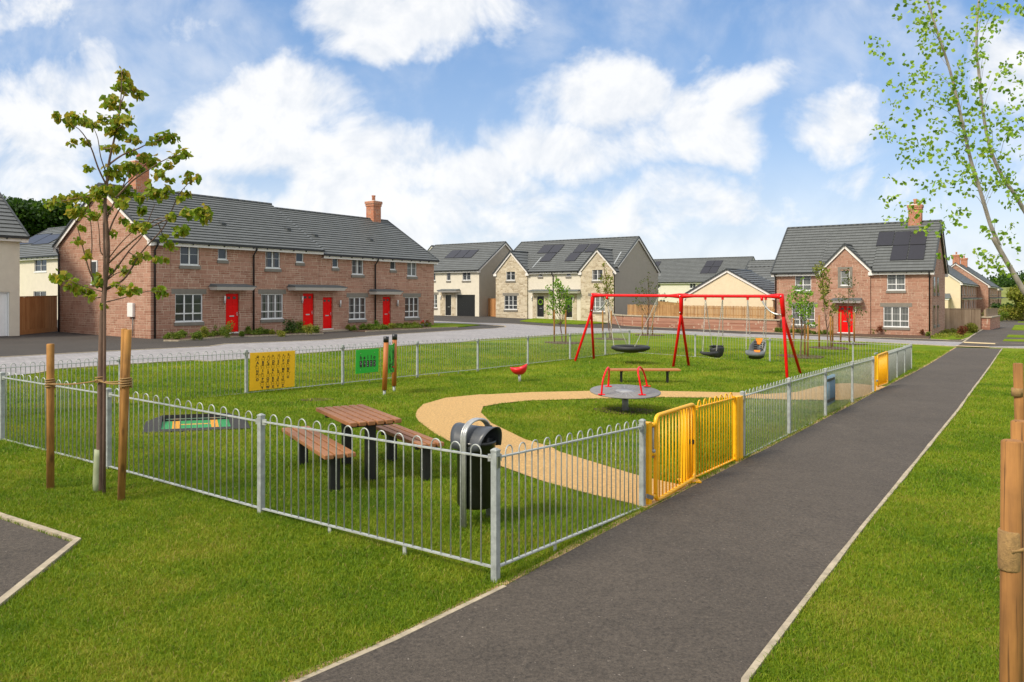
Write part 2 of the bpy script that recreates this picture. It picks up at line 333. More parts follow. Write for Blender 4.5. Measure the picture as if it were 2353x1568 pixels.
M['plank'] = woodmat('brown_plank', (.23, .085, .028), (.40, .185, .075), (14, 14, 14), .55)
M['benchwood'] = woodmat('bench_wood', (.33, .11, .025), (.52, .22, .06), (2, 20, 20), .55)
M['postwood'] = woodmat('post_wood', (.33, .09, .015), (.50, .17, .03), (30, 30, 2), .55)
M['bark'] = woodmat('bark', (.085, .045, .03), (.20, .125, .09), (30, 30, 10), .9)
M['birch'] = woodmat('birch_bark', (.17, .12, .10), (.46, .42, .37), (25, 25, 25), .8)
def roofmat(name, col):
    m, t, b = newmat(name); tcn = nd(t, 'ShaderNodeTexCoord'); s = nd(t, 'ShaderNodeSeparateXYZ', {0: tcn.outputs['UV']})
    v = nd(t, 'ShaderNodeCombineXYZ', {0: s.outputs[0], 1: s.outputs[1]}).outputs[0]
    br = nd(t, 'ShaderNodeTexBrick', {'Vector': v, 'Color1': (0, 0, 0, 1), 'Color2': (1, 1, 1, 1), 'Mortar': (.5, .5, .5, 1), 'Scale': 1.0, 'Mortar Size': .006, 'Brick Width': .34, 'Row Height': 1.0}, offset=.5)
    nz = nd(t, 'ShaderNodeTexNoise', {'Vector': tcn.outputs['Object'], 'Scale': .8, 'Detail': 6.0, 'Roughness': .6}).outputs['Fac']
    n3 = nd(t, 'ShaderNodeTexNoise', {'Vector': tcn.outputs['Object'], 'Scale': 40.0, 'Detail': 2.0}).outputs['Fac']
    k = mth(t, 'ADD', mth(t, 'ADD', mth(t, 'MULTIPLY', br.outputs['Color'], .16), mth(t, 'MULTIPLY', nz, .35)), mth(t, 'ADD', mth(t, 'MULTIPLY', n3, .2), .62))
    c = nd(t, 'ShaderNodeVectorMath', {0: col, 'Scale': k}, operation='SCALE').outputs[0]
    t.links.new(mixc(t, mth(t, 'MULTIPLY', br.outputs['Fac'], .5), c, (.02, .022, .024)), b.inputs['Base Color']); b.inputs['Roughness'].default_value = .55
    bump(t, b, n3, .15, .005); return m
M['roof'] = roofmat('roof_tiles', (.112, .118, .116))
M['rooftrim'] = pmat('dark_roof_trim', (.035, .04, .043), .5, var=.15)
def glassmat(name, col, sc=1.2):
    m, t, b = newmat(name); tcn = nd(t, 'ShaderNodeTexCoord'); isl = nd(t, 'ShaderNodeNewGeometry').outputs['Random Per Island']
    n = nd(t, 'ShaderNodeTexNoise', {'Vector': tcn.outputs['Object'], 'Scale': sc, 'Detail': 3.0}).outputs['Fac']
    k = mth(t, 'ADD', mth(t, 'MULTIPLY', isl, .5), mth(t, 'MULTIPLY', n, .7))
    t.links.new(ramp(t, k, [(.3, col), (.9, tuple(min(1, c * 2.6 + .01) for c in col))]), b.inputs['Base Color'])
    b.inputs['Roughness'].default_value = .06; b.inputs['Specular IOR Level'].default_value = .6
    bump(t, b, nd(t, 'ShaderNodeTexNoise', {'Vector': tcn.outputs['Object'], 'Scale': 2.0, 'Detail': 1.0}).outputs['Fac'], .06, .02)
    return m
M['glass'] = glassmat('window_glass', (.02, .022, .024))
def asph(name, col, sp_=.35):
    m, t, b = newmat(name); tcn = nd(t, 'ShaderNodeTexCoord'); o = tcn.outputs['Object']
    v1 = nd(t, 'ShaderNodeTexVoronoi', {'Vector': o, 'Scale': 75.0}).outputs['Color']
    v2_ = nd(t, 'ShaderNodeTexNoise', {'Vector': o, 'Scale': 70.0, 'Detail': 3.0, 'Roughness': .7}).outputs['Fac']
    big = nd(t, 'ShaderNodeTexNoise', {'Vector': o, 'Scale': .45, 'Detail': 5.0, 'Roughness': .65}).outputs['Fac']
    vs = nd(t, 'ShaderNodeSeparateColor', {0: v1}).outputs[0]
    n25 = nd(t, 'ShaderNodeTexNoise', {'Vector': o, 'Scale': 30.0, 'Detail': 4.0, 'Roughness': .75}).outputs['Fac']; crk = nd(t, 'ShaderNodeTexNoise', {'Vector': o, 'Scale': 4.0, 'Detail': 5.0, 'Roughness': .7}).outputs['Fac']
    k = mth(t, 'ADD', mth(t, 'ADD', mth(t, 'MULTIPLY', v2_, 1.5), mth(t, 'MULTIPLY', vs, sp_)), mth(t, 'ADD', mth(t, 'MULTIPLY', big, .85), mth(t, 'MULTIPLY', mth(t, 'SUBTRACT', n25, .62), 2.2)))
    k = mth(t, 'ADD', k, mth(t, 'MULTIPLY', mth(t, 'SUBTRACT', crk, .5), .6))
    c = nd(t, 'ShaderNodeVectorMath', {0: col, 'Scale': k}, operation='SCALE').outputs[0]
    spk = mth(t, 'GREATER_THAN', nd(t, 'ShaderNodeTexNoise', {'Vector': o, 'Scale': 38.0, 'Detail': 1.0}).outputs['Fac'], .765)
    t.links.new(mixc(t, mth(t, 'MULTIPLY', spk, .40), c, (.42, .36, .30)), b.inputs['Base Color']); b.inputs['Roughness'].default_value = .93
    bump(t, b, v2_, .8, .012); return m
M['asphalt'] = asph('asphalt', (.067, .054, .042)); M['asphalt_dark'] = asph('dark_asphalt', (.046, .039, .033), .2)
def pavemat():
    m, t, b = newmat('block_paving'); tcn = nd(t, 'ShaderNodeTexCoord')
    mp = nd(t, 'ShaderNodeMapping', {'Vector': tcn.outputs['Object'], 'Rotation': (0, 0, math.radians(10))})
    br = nd(t, 'ShaderNodeTexBrick', {'Vector': mp.outputs[0], 'Color1': (.225, .215, .22, 1), 'Color2': (.33, .31, .31, 1), 'Mortar': (.17, .16, .16, 1), 'Scale': 1.0, 'Mortar Size': .008, 'Brick Width': .24, 'Row Height': .12})
    big = nd(t, 'ShaderNodeTexNoise', {'Vector': tcn.outputs['Object'], 'Scale': .6, 'Detail': 4.0}).outputs['Fac']
    c = nd(t, 'ShaderNodeVectorMath', {0: br.outputs['Color'], 'Scale': mth(t, 'ADD', mth(t, 'MULTIPLY', big, .4), .85)}, operation='SCALE').outputs[0]
    t.links.new(c, b.inputs['Base Color']); b.inputs['Roughness'].default_value = .9; bump(t, b, br.outputs['Fac'], -.3, .01); return m
M['paving'] = pavemat()
def grassmat(name, cols, blade=False):
    m, t, b = newmat(name); geo = nd(t, 'ShaderNodeNewGeometry'); pos = geo.outputs['Position']
    a = nd(t, 'ShaderNodeTexNoise', {'Vector': pos, 'Scale': .55, 'Detail': 5.0, 'Roughness': .6}).outputs['Fac']
    c = nd(t, 'ShaderNodeTexNoise', {'Vector': pos, 'Scale': 3.2, 'Detail': 4.0, 'Roughness': .7}).outputs['Fac']
    k = mth(t, 'ADD', mth(t, 'MULTIPLY', a, .80), mth(t, 'MULTIPLY', c, .40)); k = mth(t, 'SUBTRACT', k, .0)
    if blade: k = mth(t, 'ADD', k, mth(t, 'MULTIPLY', mth(t, 'SUBTRACT', geo.outputs['Random Per Island'], .5), .30))
    else:
        f_ = nd(t, 'ShaderNodeTexNoise', {'Vector': pos, 'Scale': 45.0, 'Detail': 4.0, 'Roughness': .8}).outputs['Fac']
        k = mth(t, 'ADD', k, mth(t, 'MULTIPLY', mth(t, 'SUBTRACT', f_, .5), .65))
    col = ramp(t, k, [(.36, cols[0]), (.56, cols[1]), (.70, cols[2]), (.86, cols[3])])
    if blade:
        dry = mth(t, 'GREATER_THAN', geo.outputs['Random Per Island'], .965); col = mixc(t, dry, col, (.34, .27, .08))
        t.links.new(col, b.inputs['Base Color']); b.inputs['Roughness'].default_value = .6; b.inputs['Specular IOR Level'].default_value = .25
        tr = nd(t, 'ShaderNodeBsdfTranslucent', {0: col}); mx = nd(t, 'ShaderNodeMixShader', {0: .35, 1: b.outputs[0], 2: tr.outputs[0]})
        t.links.new(mx.outputs[0], t.nodes['Material Output'].inputs[0])
    else:
        t.links.new(col, b.inputs['Base Color']); b.inputs['Roughness'].default_value = 1; b.inputs['Specular IOR Level'].default_value = .1
        bump(t, b, f_, .9, .03)
    return m
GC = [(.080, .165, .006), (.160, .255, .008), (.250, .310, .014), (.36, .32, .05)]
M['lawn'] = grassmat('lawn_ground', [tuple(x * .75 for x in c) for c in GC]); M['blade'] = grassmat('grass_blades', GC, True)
def leafmat(name, cols, trans=.35):
    m, t, b = newmat(name); geo = nd(t, 'ShaderNodeNewGeometry'); r = geo.outputs['Random Per Island']
    n = nd(t, 'ShaderNodeTexNoise', {'Vector': geo.outputs['Position'], 'Scale': 1.7, 'Detail': 3.0}).outputs['Fac']
    k = mth(t, 'ADD', mth(t, 'MULTIPLY', r, .7), mth(t, 'MULTIPLY', n, .5))
    col = ramp(t, k, [(.15, cols[0]), (.6, cols[1]), (1.0, cols[2])])
    t.links.new(col, b.inputs['Base Color']); b.inputs['Roughness'].default_value = .5; b.inputs['Specular IOR Level'].default_value = .3
    tr = nd(t, 'ShaderNodeBsdfTranslucent', {0: col}); mx = nd(t, 'ShaderNodeMixShader', {0: trans, 1: b.outputs[0], 2: tr.outputs[0]})
    t.links.new(mx.outputs[0], t.nodes['Material Output'].inputs[0]); return m
M['leaf_lime'] = leafmat('lime_leaves', [(.13, .22, .012), (.25, .34, .02), (.48, .32, .04)], .5)
M['leaf_fresh'] = leafmat('fresh_leaves', [(.09, .20, .012), (.17, .33, .02), (.30, .42, .04)])
M['leaf_birch'] = leafmat('birch_leaves', [(.07, .17, .015), (.25, .42, .03), (.42, .54, .07)])
M['leaf_olive'] = leafmat('olive_leaves', [(.12, .16, .012), (.22, .25, .025), (.32, .28, .05)])
M['leaf_dull'] = leafmat('dull_leaves', [(.05, .08, .02), (.10, .13, .03), (.17, .16, .05)])
M['leaf_dark'] = leafmat('dark_leaves', [(.014, .04, .006), (.035, .085, .008), (.08, .15, .015)])
M['leaf_hedge'] = leafmat('shrub_leaves', [(.07, .14, .012), (.14, .22, .02), (.26, .28, .04)])
M['leaf_red'] = leafmat('red_leaves', [(.12, .03, .015), (.24, .06, .03), (.16, .15, .04)])
M['flower_red'] = leafmat('red_flowers', [(.45, .02, .02), (.6, .04, .03), (.7, .12, .08)])
M['flower_pink'] = leafmat('pink_flowers', [(.5, .16, .12), (.65, .28, .2), (.3, .3, .05)])
# ================================================================ GROUND
gx = np.r_[[-2500, -1200, -600, -300, -160, -100, -70, -50], np.arange(-40, 61, 1.0), [65, 72, 80, 95, 130, 200, 350, 700, 1300, 2500]]
gy = np.r_[[-300, -100, -40, -15, -6], np.arange(-2, 111, 1.0), [116, 124, 135, 155, 200, 300, 500, 900, 1700, 3500]]
XX, YY = np.meshgrid(gx, gy); ZZ = Gn(XX.ravel(), YY.ravel())
nx, ny = len(gx), len(gy); ii, jj = np.meshgrid(np.arange(nx - 1), np.arange(ny - 1)); a_ = (jj * nx + ii).ravel()
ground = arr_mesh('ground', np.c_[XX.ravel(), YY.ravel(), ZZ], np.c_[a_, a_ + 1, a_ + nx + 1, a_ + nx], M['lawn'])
ground.data.polygons.foreach_set('use_smooth', [True] * len(ground.data.polygons)); tag(ground, kind='structure')
def inpoly(px, py, poly):
    r = np.zeros(len(px), bool); n = len(poly); j = n - 1
    for i in range(n):
        xi, yi = poly[i]; xj, yj = poly[j]
        c = ((yi > py) != (yj > py)) & (px < (xj - xi) * (py - yi) / (yj - yi + 1e-12) + xi); r ^= c; j = i
    return r
NOGRASS = []
def smooth_poly(pts, it=1):
    for _ in range(it):
        o = []
        for i in range(len(pts)):
            a, b = pts[i], pts[(i + 1) % len(pts)]
            o += [(a[0] * .75 + b[0] * .25, a[1] * .75 + b[1] * .25), (a[0] * .25 + b[0] * .75, a[1] * .25 + b[1] * .75)]
        pts = o
    return pts
def overlay(name, pts, off_, m, kind='structure', skirt=0, nog=True, step=1.0):
    pts = [(p[0], p[1]) for p in pts]
    if nog: NOGRASS.append(pts)
    bm = bmesh.new(); f = bm.faces.new([bm.verts.new((x, y, 0)) for x, y in pts])
    f.normal_update(); bmesh.ops.triangulate(bm, faces=[f])
    xs = [p[0] for p in pts]; ys = [p[1] for p in pts]
    def cuts(lo, hi, arr): return [c for c in arr if lo < c < hi]
    for c in cuts(min(xs), max(xs), gx):
        bmesh.ops.bisect_plane(bm, geom=bm.verts[:] + bm.edges[:] + bm.faces[:], plane_co=(c, 0, 0), plane_no=(1, 0, 0))
    for c in cuts(min(ys), max(ys), gy):
        bmesh.ops.bisect_plane(bm, geom=bm.verts[:] + bm.edges[:] + bm.faces[:], plane_co=(0, c, 0), plane_no=(0, 1, 0))
    bmesh.ops.recalc_face_normals(bm, faces=bm.faces[:])
    if sum(f.normal.z for f in bm.faces) < 0: bmesh.ops.reverse_faces(bm, faces=bm.faces[:])
    if skirt:
        be = [e for e in bm.edges if e.is_boundary]
        ex = bmesh.ops.extrude_edge_only(bm, edges=be); low = set(v for v in ex['geom'] if isinstance(v, bmesh.types.BMVert))
    else: low = set()
    co = np.array([v.co[:] for v in bm.verts]); z = Gn(co[:, 0], co[:, 1])
    for v, zz in zip(bm.verts, z): v.co.z = zz + off_ - (skirt if v in low else 0)
    me = bpy.data.meshes.new(name); bm.to_mesh(me); bm.free(); me.materials.append(m)
    o = bpy.data.objects.new(name, me); COL.objects.link(o)
    if kind: o['kind'] = kind
    return o
def resample(pts, step=.6):
    out = [Vector(pts[0][:2])]
    for a, b in zip(pts[:-1], pts[1:]):
        a = Vector(a[:2]); b = Vector(b[:2]); n = max(1, int((b - a).length / step))
        out += [a.lerp(b, k / n) for k in range(1, n + 1)]
    return out
def edging(name, pts, w_, h_, m, wob=0.0, nog=True):
    p = resample(pts); mb = MB(); rnd = random.Random(len(pts))
    L = []; R = []
    for i, a in enumerate(p):
        d = (p[min(i + 1, len(p) - 1)] - p[max(i - 1, 0)]).normalized(); n = Vector((-d.y, d.x)); ww = w_ * (1 + wob * rnd.uniform(-1, 1))
        L.append(a + n * ww / 2); R.append(a - n * ww / 2)
    for i in range(len(p) - 1):
        za, zb = G(*p[i]) + h_, G(*p[i + 1]) + h_
        j = rnd.uniform(-.002, .002)
        mb.hexa([(*L[i], za - .25), (*R[i], za - .25), (*R[i + 1], zb - .25), (*L[i + 1], zb - .25), (*L[i], za + j), (*R[i], za + j), (*R[i + 1], zb + j), (*L[i + 1], zb + j)])
    o = mb.build(name, m); o['kind'] = 'structure'
    if nog: NOGRASS.append([tuple(q) for q in L] + [tuple(q) for q in R[::-1]])
    return o
# main path beside the play area
PL = [gp(690, 1568), gp(905, 1473), gp(1160, 1350), gz('K', 170, 1460), gz('K', 905, 1080), gz('K', 1300, 880), gz('K', 1790, 625), gz('K', 2040, 490), gz('K', 2352, 330), gz('O', 645, 1258)]
PR = [gp(1712, 1568), gp(1860, 1372), gz('K', 1885, 1568), gp(2125.5, 1038), gp(2204, 941), gp(2262, 860), gz('O', 1165, 1272)]
d0_ = (PL[1] - PL[0]).normalized(); d1_ = (PR[1] - PR[0]).normalized()
PLx = [PL[0] - d0_ * 6] + PL; PRx = [PR[0] - Vector((.35, .94, 0)) * 6] + PR
overlay('path', PLx + PRx[::-1], .012, M['asphalt'])
edging('path_edging', PLx[:4], .05, .014, M['kerb'], .5); edging('path_edging', [p - Vector((.03, -.02, 0)) for p in PLx], .09, .008, M['pathedge'], .7, False); edging('path_edging', PRx, .045, .022, M['kerb'], .25)
# tarmac corner lower left
c0 = gz('P', 541, 360); ca = gz('P', 0, 190); cb = gz('P', 0, 795); ci = gz('P', 492, 380)
far_a = ca + (ca - c0) * 2; far_b = cb + (cb - c0) * 1.2
overlay('pavement', [ci, gz('P', 0, 213) + (ca - c0) * 2, far_b + (far_a - c0) * 1.0, gz('P', 0, 765) + (cb - c0) * 1.2], .010, M['asphalt'])
edging('pavement_kerb', [far_a, c0 + (ci - c0) * .4, far_b], .06, .03, M['kerb'], .05)
# block paved road, dark footways
lo = [(0, 867.6), (84, 860), (124.6, 850.5), (300.6, 838), (445, 829.6), (486, 832), (571.8, 826), (679.5, 815), (818, 804.4), (965.6, 792.9), (1049.5, 788.6), (1108, 781), (1206.4, 775.5),
      (1312.5, 767.7), (1439.5, 765.7), (1551, 768), (1612, 771.7), (1770, 777.6), (1958, 784.9), (2094.3, 791.6), (2199, 797), (2353, 801.7)]
up1 = [(0, 823.3), (155.7, 814.6), (299, 806.8), (480.7, 797.9), (517.4, 792.4), (746.8, 783), (879.6, 771.4), (990.9, 764.6), (1078.8, 758.9), (1140, 755.5), (1161.8, 752.8), (1160, 750.2), (1130, 748.3), (1080, 745.5), (991, 743.8)]
up2 = [(991, 738.4), (1098, 743), (1182, 745.3), (1257, 750.6), (1336, 754.4), (1436, 757), (1594.8, 763.2), (1700, 768.5), (1809.6, 771.5), (2094, 783.9), (2353, 791.6)]
g_ = lambda L_: [gp(*p) for p in L_]
LO, UP1, UP2 = g_(lo), g_(up1), g_(up2)
exl = lambda a, b, k: a + (a - b).normalized() * k
wl = exl(LO[0], LO[1], 14); wu = exl(UP1[0], UP1[1], 14); er = exl(LO[-1], LO[-2], 40); eu = exl(UP2[-1], UP2[-2], 40)
back_l = Vector((-14, 76, 0)); back_u = Vector((-16, 80.5, 0))
overlay('road', [wl] + LO + [er, eu] + UP2[::-1] + [back_u, back_l] + UP1[::-1] + [wu], .026, M['paving'])
overlay('road', [exl(LO[0], LO[1], 15), exl(UP1[0], UP1[1], 15)] + UP1 + [back_l, Vector((-38, 64, 0)), Vector((-48, 30, 0))], .010, M['asphalt_dark'])
overlay('road', UP2 + [eu, Vector((60, 72, 0)), Vector((38, 66, 0)), Vector((14, 80, 0)), Vector((-6, 94, 0)), Vector((-30, 92, 0)), back_u], .010, M['asphalt_dark'])
edging('road_kerb', [wu] + UP1, .11, .045, M['kerb']); edging('road_kerb', LO[1:], .08, .035, M['kerb'])
edging('road_kerb', [back_u] + UP2 + [eu], .10, .035, M['kerb'])
# far path beyond the crossing
fl = [gz('O', 720, 1205), gz('O', 810, 1135), gz('O', 900, 1080), gz('O', 1060, 990), gz('O', 1130, 970), gz('O', 1235, 905)]
fr = [gz('O', 1414, 905), gz('O', 1750, 1235)]
overlay('path', [gz('O', 640, 1250), gz('O', 720, 1205)] + fl[1:] + [gz('O', 1500, 905), gz('O', 1900, 1245)], .034, M['asphalt'])
edging('path_edging', fl + [gz('O', 1414, 905)], .1, .06, M['kerb'])
overlay('tactile_paving', [gz('O', 735, 1200), gz('O', 1085, 1218), gz('O', 1088, 1229), gz('O', 725, 1213)], .05, M['buff'])
overlay('tactile_paving', [gz('O', 640, 1245), gz('O', 1020, 1258), gz('O', 1018, 1265), gz('O', 640, 1252)], .05, M['buff'])
# sand coloured path inside the play area
so = [('Q', 1130, 1290), ('Q', 940, 1230), ('Q', 540, 1140), ('V', 1425, 965), ('V', 1200, 890), ('V', 870, 770), ('V', 560, 630), ('V', 310, 500), ('V', 120, 400), ('V', 0, 310), ('I', 1150, 255), ('I', 1128, 215), ('I', 1140, 175), ('I', 1185, 130), ('I', 1350, 82), ('I', 1600, 57), ('J', 0, 838), ('J', 300, 822),
      ('J', 720, 813), ('J', 1200, 813), ('J', 1760, 825), ('K', 1100, 548), ('K', 1350, 530), ('K', 1500, 490), ('K', 1650, 465), ('K', 1780, 460), ('K', 1960, 480), ('K', 2045, 488)]
si = [('K', 2010, 505), ('K', 1890, 560), ('K', 1780, 592), ('K', 1640, 597), ('K', 1300, 592), ('K', 910, 580), ('K', 130, 570), ('J', 1200, 860), ('J', 720, 868), ('J', 300, 880), ('J', 100, 900), ('J', 0, 918), ('I', 1630, 145), ('I', 1612, 190), ('I', 1690, 270), ('I', 1937, 390),
      ('V', 1425, 540), ('Q', 110, 620), ('Q', 500, 740), ('Q', 1030, 900), ('Q', 1200, 940), ('Q', 1480, 1000), ('Q', 1640, 1030), ('Q', 1400, 1150)]
sand = [gz(*p) for p in so + si]
overlay('path', sand, .016, M['sand'])
spc = gz('G', 1085, 785); overlay('soil_patch', [(spc.x + .32 * math.cos(a) * (1 + .3 * math.sin(2 * a)), spc.y + .3 * math.sin(a)) for a in np.linspace(0, 2 * math.pi, 12)[:-1]], .010, M['soil'], nog=False)
# grass islands / beds on the housing side
def bed(name, px, off_, m, kind='structure', nog=True): return overlay(name, [gz(*p) if isinstance(p[0], str) else gp(*p) for p in px], off_, m, kind, .15, nog)
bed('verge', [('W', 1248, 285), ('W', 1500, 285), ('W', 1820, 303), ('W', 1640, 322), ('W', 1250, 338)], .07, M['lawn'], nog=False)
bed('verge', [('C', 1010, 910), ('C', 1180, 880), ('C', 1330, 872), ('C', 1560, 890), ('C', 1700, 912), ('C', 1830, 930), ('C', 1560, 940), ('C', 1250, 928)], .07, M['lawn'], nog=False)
bed('planting_bed', [('U', 330, 455), ('U', 330, 430), ('U', 500, 385), ('U', 1340, 350), ('U', 2000, 325), ('U', 2310, 330), ('U', 2330, 368), ('U', 1900, 385), ('U', 1000, 420), ('U', 510, 462)], .06, M['soil'])
bed('planting_bed', [('W', 200, 345), ('W', 500, 315), ('W', 850, 318), ('W', 1245, 300), ('W', 1245, 342), ('W', 1110, 350), ('W', 480, 378), ('W', 330, 376)], .06, M['soil'])
edging('bed_kerb', [gz('U', 330, 460), gz('U', 510, 462), gz('U', 1000, 420), gz('U', 1900, 385), gz('U', 2330, 368)], .08, .075, M['kerb'])
edging('bed_kerb', [gz('W', 480, 380), gz('W', 1110, 352), gz('W', 1250, 342), gz('W', 1560, 330)], .08, .075, M['kerb'])
bed('planting_bed', [('R', 2160, 655), ('T', 150, 960), ('T', 1040, 1000), ('E', 850, 1195), ('E', 1510, 1225), ('E', 1500, 1252), ('E', 900, 1232), ('E', 150, 1197)], .05, M['soil'])
bed('verge', [('O', 350, 1165), ('O', 350, 1120), ('O', 470, 1060), ('O', 880, 1075), ('O', 800, 1132), ('O', 720, 1168), ('O', 560, 1172)], .06, M['lawn'], nog=False)
edging('bed_kerb', [gz('R', 0, 560), gz('R', 1000, 606), gz('R', 2160, 658), gz('E', 150, 1200), gz('E', 850, 1236), gz('E', 1500, 1256), gz('O', 560, 1176), gz('O', 700, 1178), gz('O', 810, 1137)], .10, .04, M['kerb'])
bed('verge', [('O', 1000, 1005), ('O', 1000, 930), ('O', 1200, 895), ('O', 1225, 912), ('O', 1130, 965), ('O', 1060, 975)], .06, M['lawn'], nog=False)
for q4 in ([(1270, 1062), (1310, 1005), (1600, 1012), (1600, 1072)], [(1213, 1145), (1235, 1118), (1600, 1128), (1600, 1160)], [(1172, 1190), (1192, 1168), (1600, 1180), (1600, 1204)], [(1340, 975), (1350, 965), (1600, 967), (1600, 980)]):
    bed('verge', [('O', a, b) for a, b in q4], .06, M['lawn'], nog=False)
# ================================================================ HILLS beyond the houses
def hill(name, x0, x1, yb, yt, zt, m, bumpf=0.0):
    xs = np.linspace(x0, x1, 60); vs = []; n = 14
    for j in range(n):
        t = j / (n - 1)
        for x in xs:
            z = -1.2 + (zt + 1.2) * (math.sin(t * math.pi / 2)) * (1 + bumpf * math.sin(x * .013 + 1) + bumpf * .5 * math.sin(x * .031)) * min(1, (x - x0) / 60 + .001, (x1 - x) / 60 + .001)
            vs.append((x, yb + (yt - yb) * t, z))
    a = (np.arange(n - 1)[:, None] * 60 + np.arange(59)[None, :]).ravel()
    o = arr_mesh(name, np.array(vs), np.c_[a, a + 1, a + 61, a + 60], m); o.data.polygons.foreach_set('use_smooth', [True] * len(o.data.polygons)); tag(o, kind='structure'); return o
M['field'] = pmat('field_crop', (.17, .19, .025), 1, var=.2, sc=.05)
hill('hills', 90, 520, 170, 330, 6.2, M['field'], .08)
# ================================================================ HOUSES
class House:
    def __init__(s, name, label, O, d, zb, group=None, cat='house'):
        s.d = d.normalized(); s.n = Vector((-s.d.y, s.d.x, 0)); s.O = Vector((O[0], O[1], zb))
        s.root = thing(name, label, cat, s.O, math.atan2(s.d.y, s.d.x), group)
    def px(s, x, y, off=0.0):                       # grid pixel -> (along, height) on the plane y_local = off
        ray = Vector(((x - CX) / F, 1, -(y - HY) / F)); C = Vector((0, 0, EYE))
        t = ((s.O - C).dot(s.n) + off) / ray.dot(s.n); p = C + ray * t - s.O
        return p.dot(s.d), p.z
    def zpx(s, k, x, y, off=0.0): return s.px(*Z(k, x, y), off)
    def rect(s, k, x0, y0, x1, y1, off=0.0):
        xm = (x0 + x1) / 2; a = s.zpx(k, x0, y0, off)[0]; b = s.zpx(k, x1, y0, off)[0]
        return a, b, s.zpx(k, xm, y1, off)[1], s.zpx(k, xm, y0, off)[1]
    def part(s, name, mb, m, parent=None, **kw): return mb.build(name, m, parent or s.root, local=True, **kw)
def wall(x0, x1, z0, z1, y, holes=(), rev=.12, apex=None, thick=None):
    mb = MB(); xs = sorted({x0, x1, *[h[0] for h in holes], *[h[1] for h in holes]}); zs = sorted({z0, z1, *[h[2] for h in holes], *[h[3] for h in holes]})
    xs = [x for x in xs if x0 <= x <= x1]; zs = [z for z in zs if z0 <= z <= z1]
    for a, b in zip(xs[:-1], xs[1:]):
        for c, d in zip(zs[:-1], zs[1:]):
            mx, mz = (a + b) / 2, (c + d) / 2
            if any(h[0] < mx < h[1] and h[2] < mz < h[3] for h in holes): continue
            mb.poly([(a, y, c), (b, y, c), (b, y, d), (a, y, d)])
    for h in holes:
        a, b, c, d = h[:4]; r = y + rev
        mb.poly([(a, y, c), (a, r, c), (a, r, d), (a, y, d)]); mb.poly([(b, y, d), (b, r, d), (b, r, c), (b, y, c)])
        mb.poly([(a, y, d), (a, r, d), (b, r, d), (b, y, d)]); mb.poly([(a, y, c), (b, y, c), (b, r, c), (a, r, c)])
    if apex: mb.poly([(x0, y, z1), (x1, y, z1), (apex[0], y, apex[1])])
    if thick:
        zt = z1; mb.poly([(x0, y, z0), (x0, y, zt), (x0, y + thick, zt), (x0, y + thick, z0)]); mb.poly([(x1, y, z0), (x1, y + thick, z0), (x1, y + thick, zt), (x1, y, zt)])
    return mb
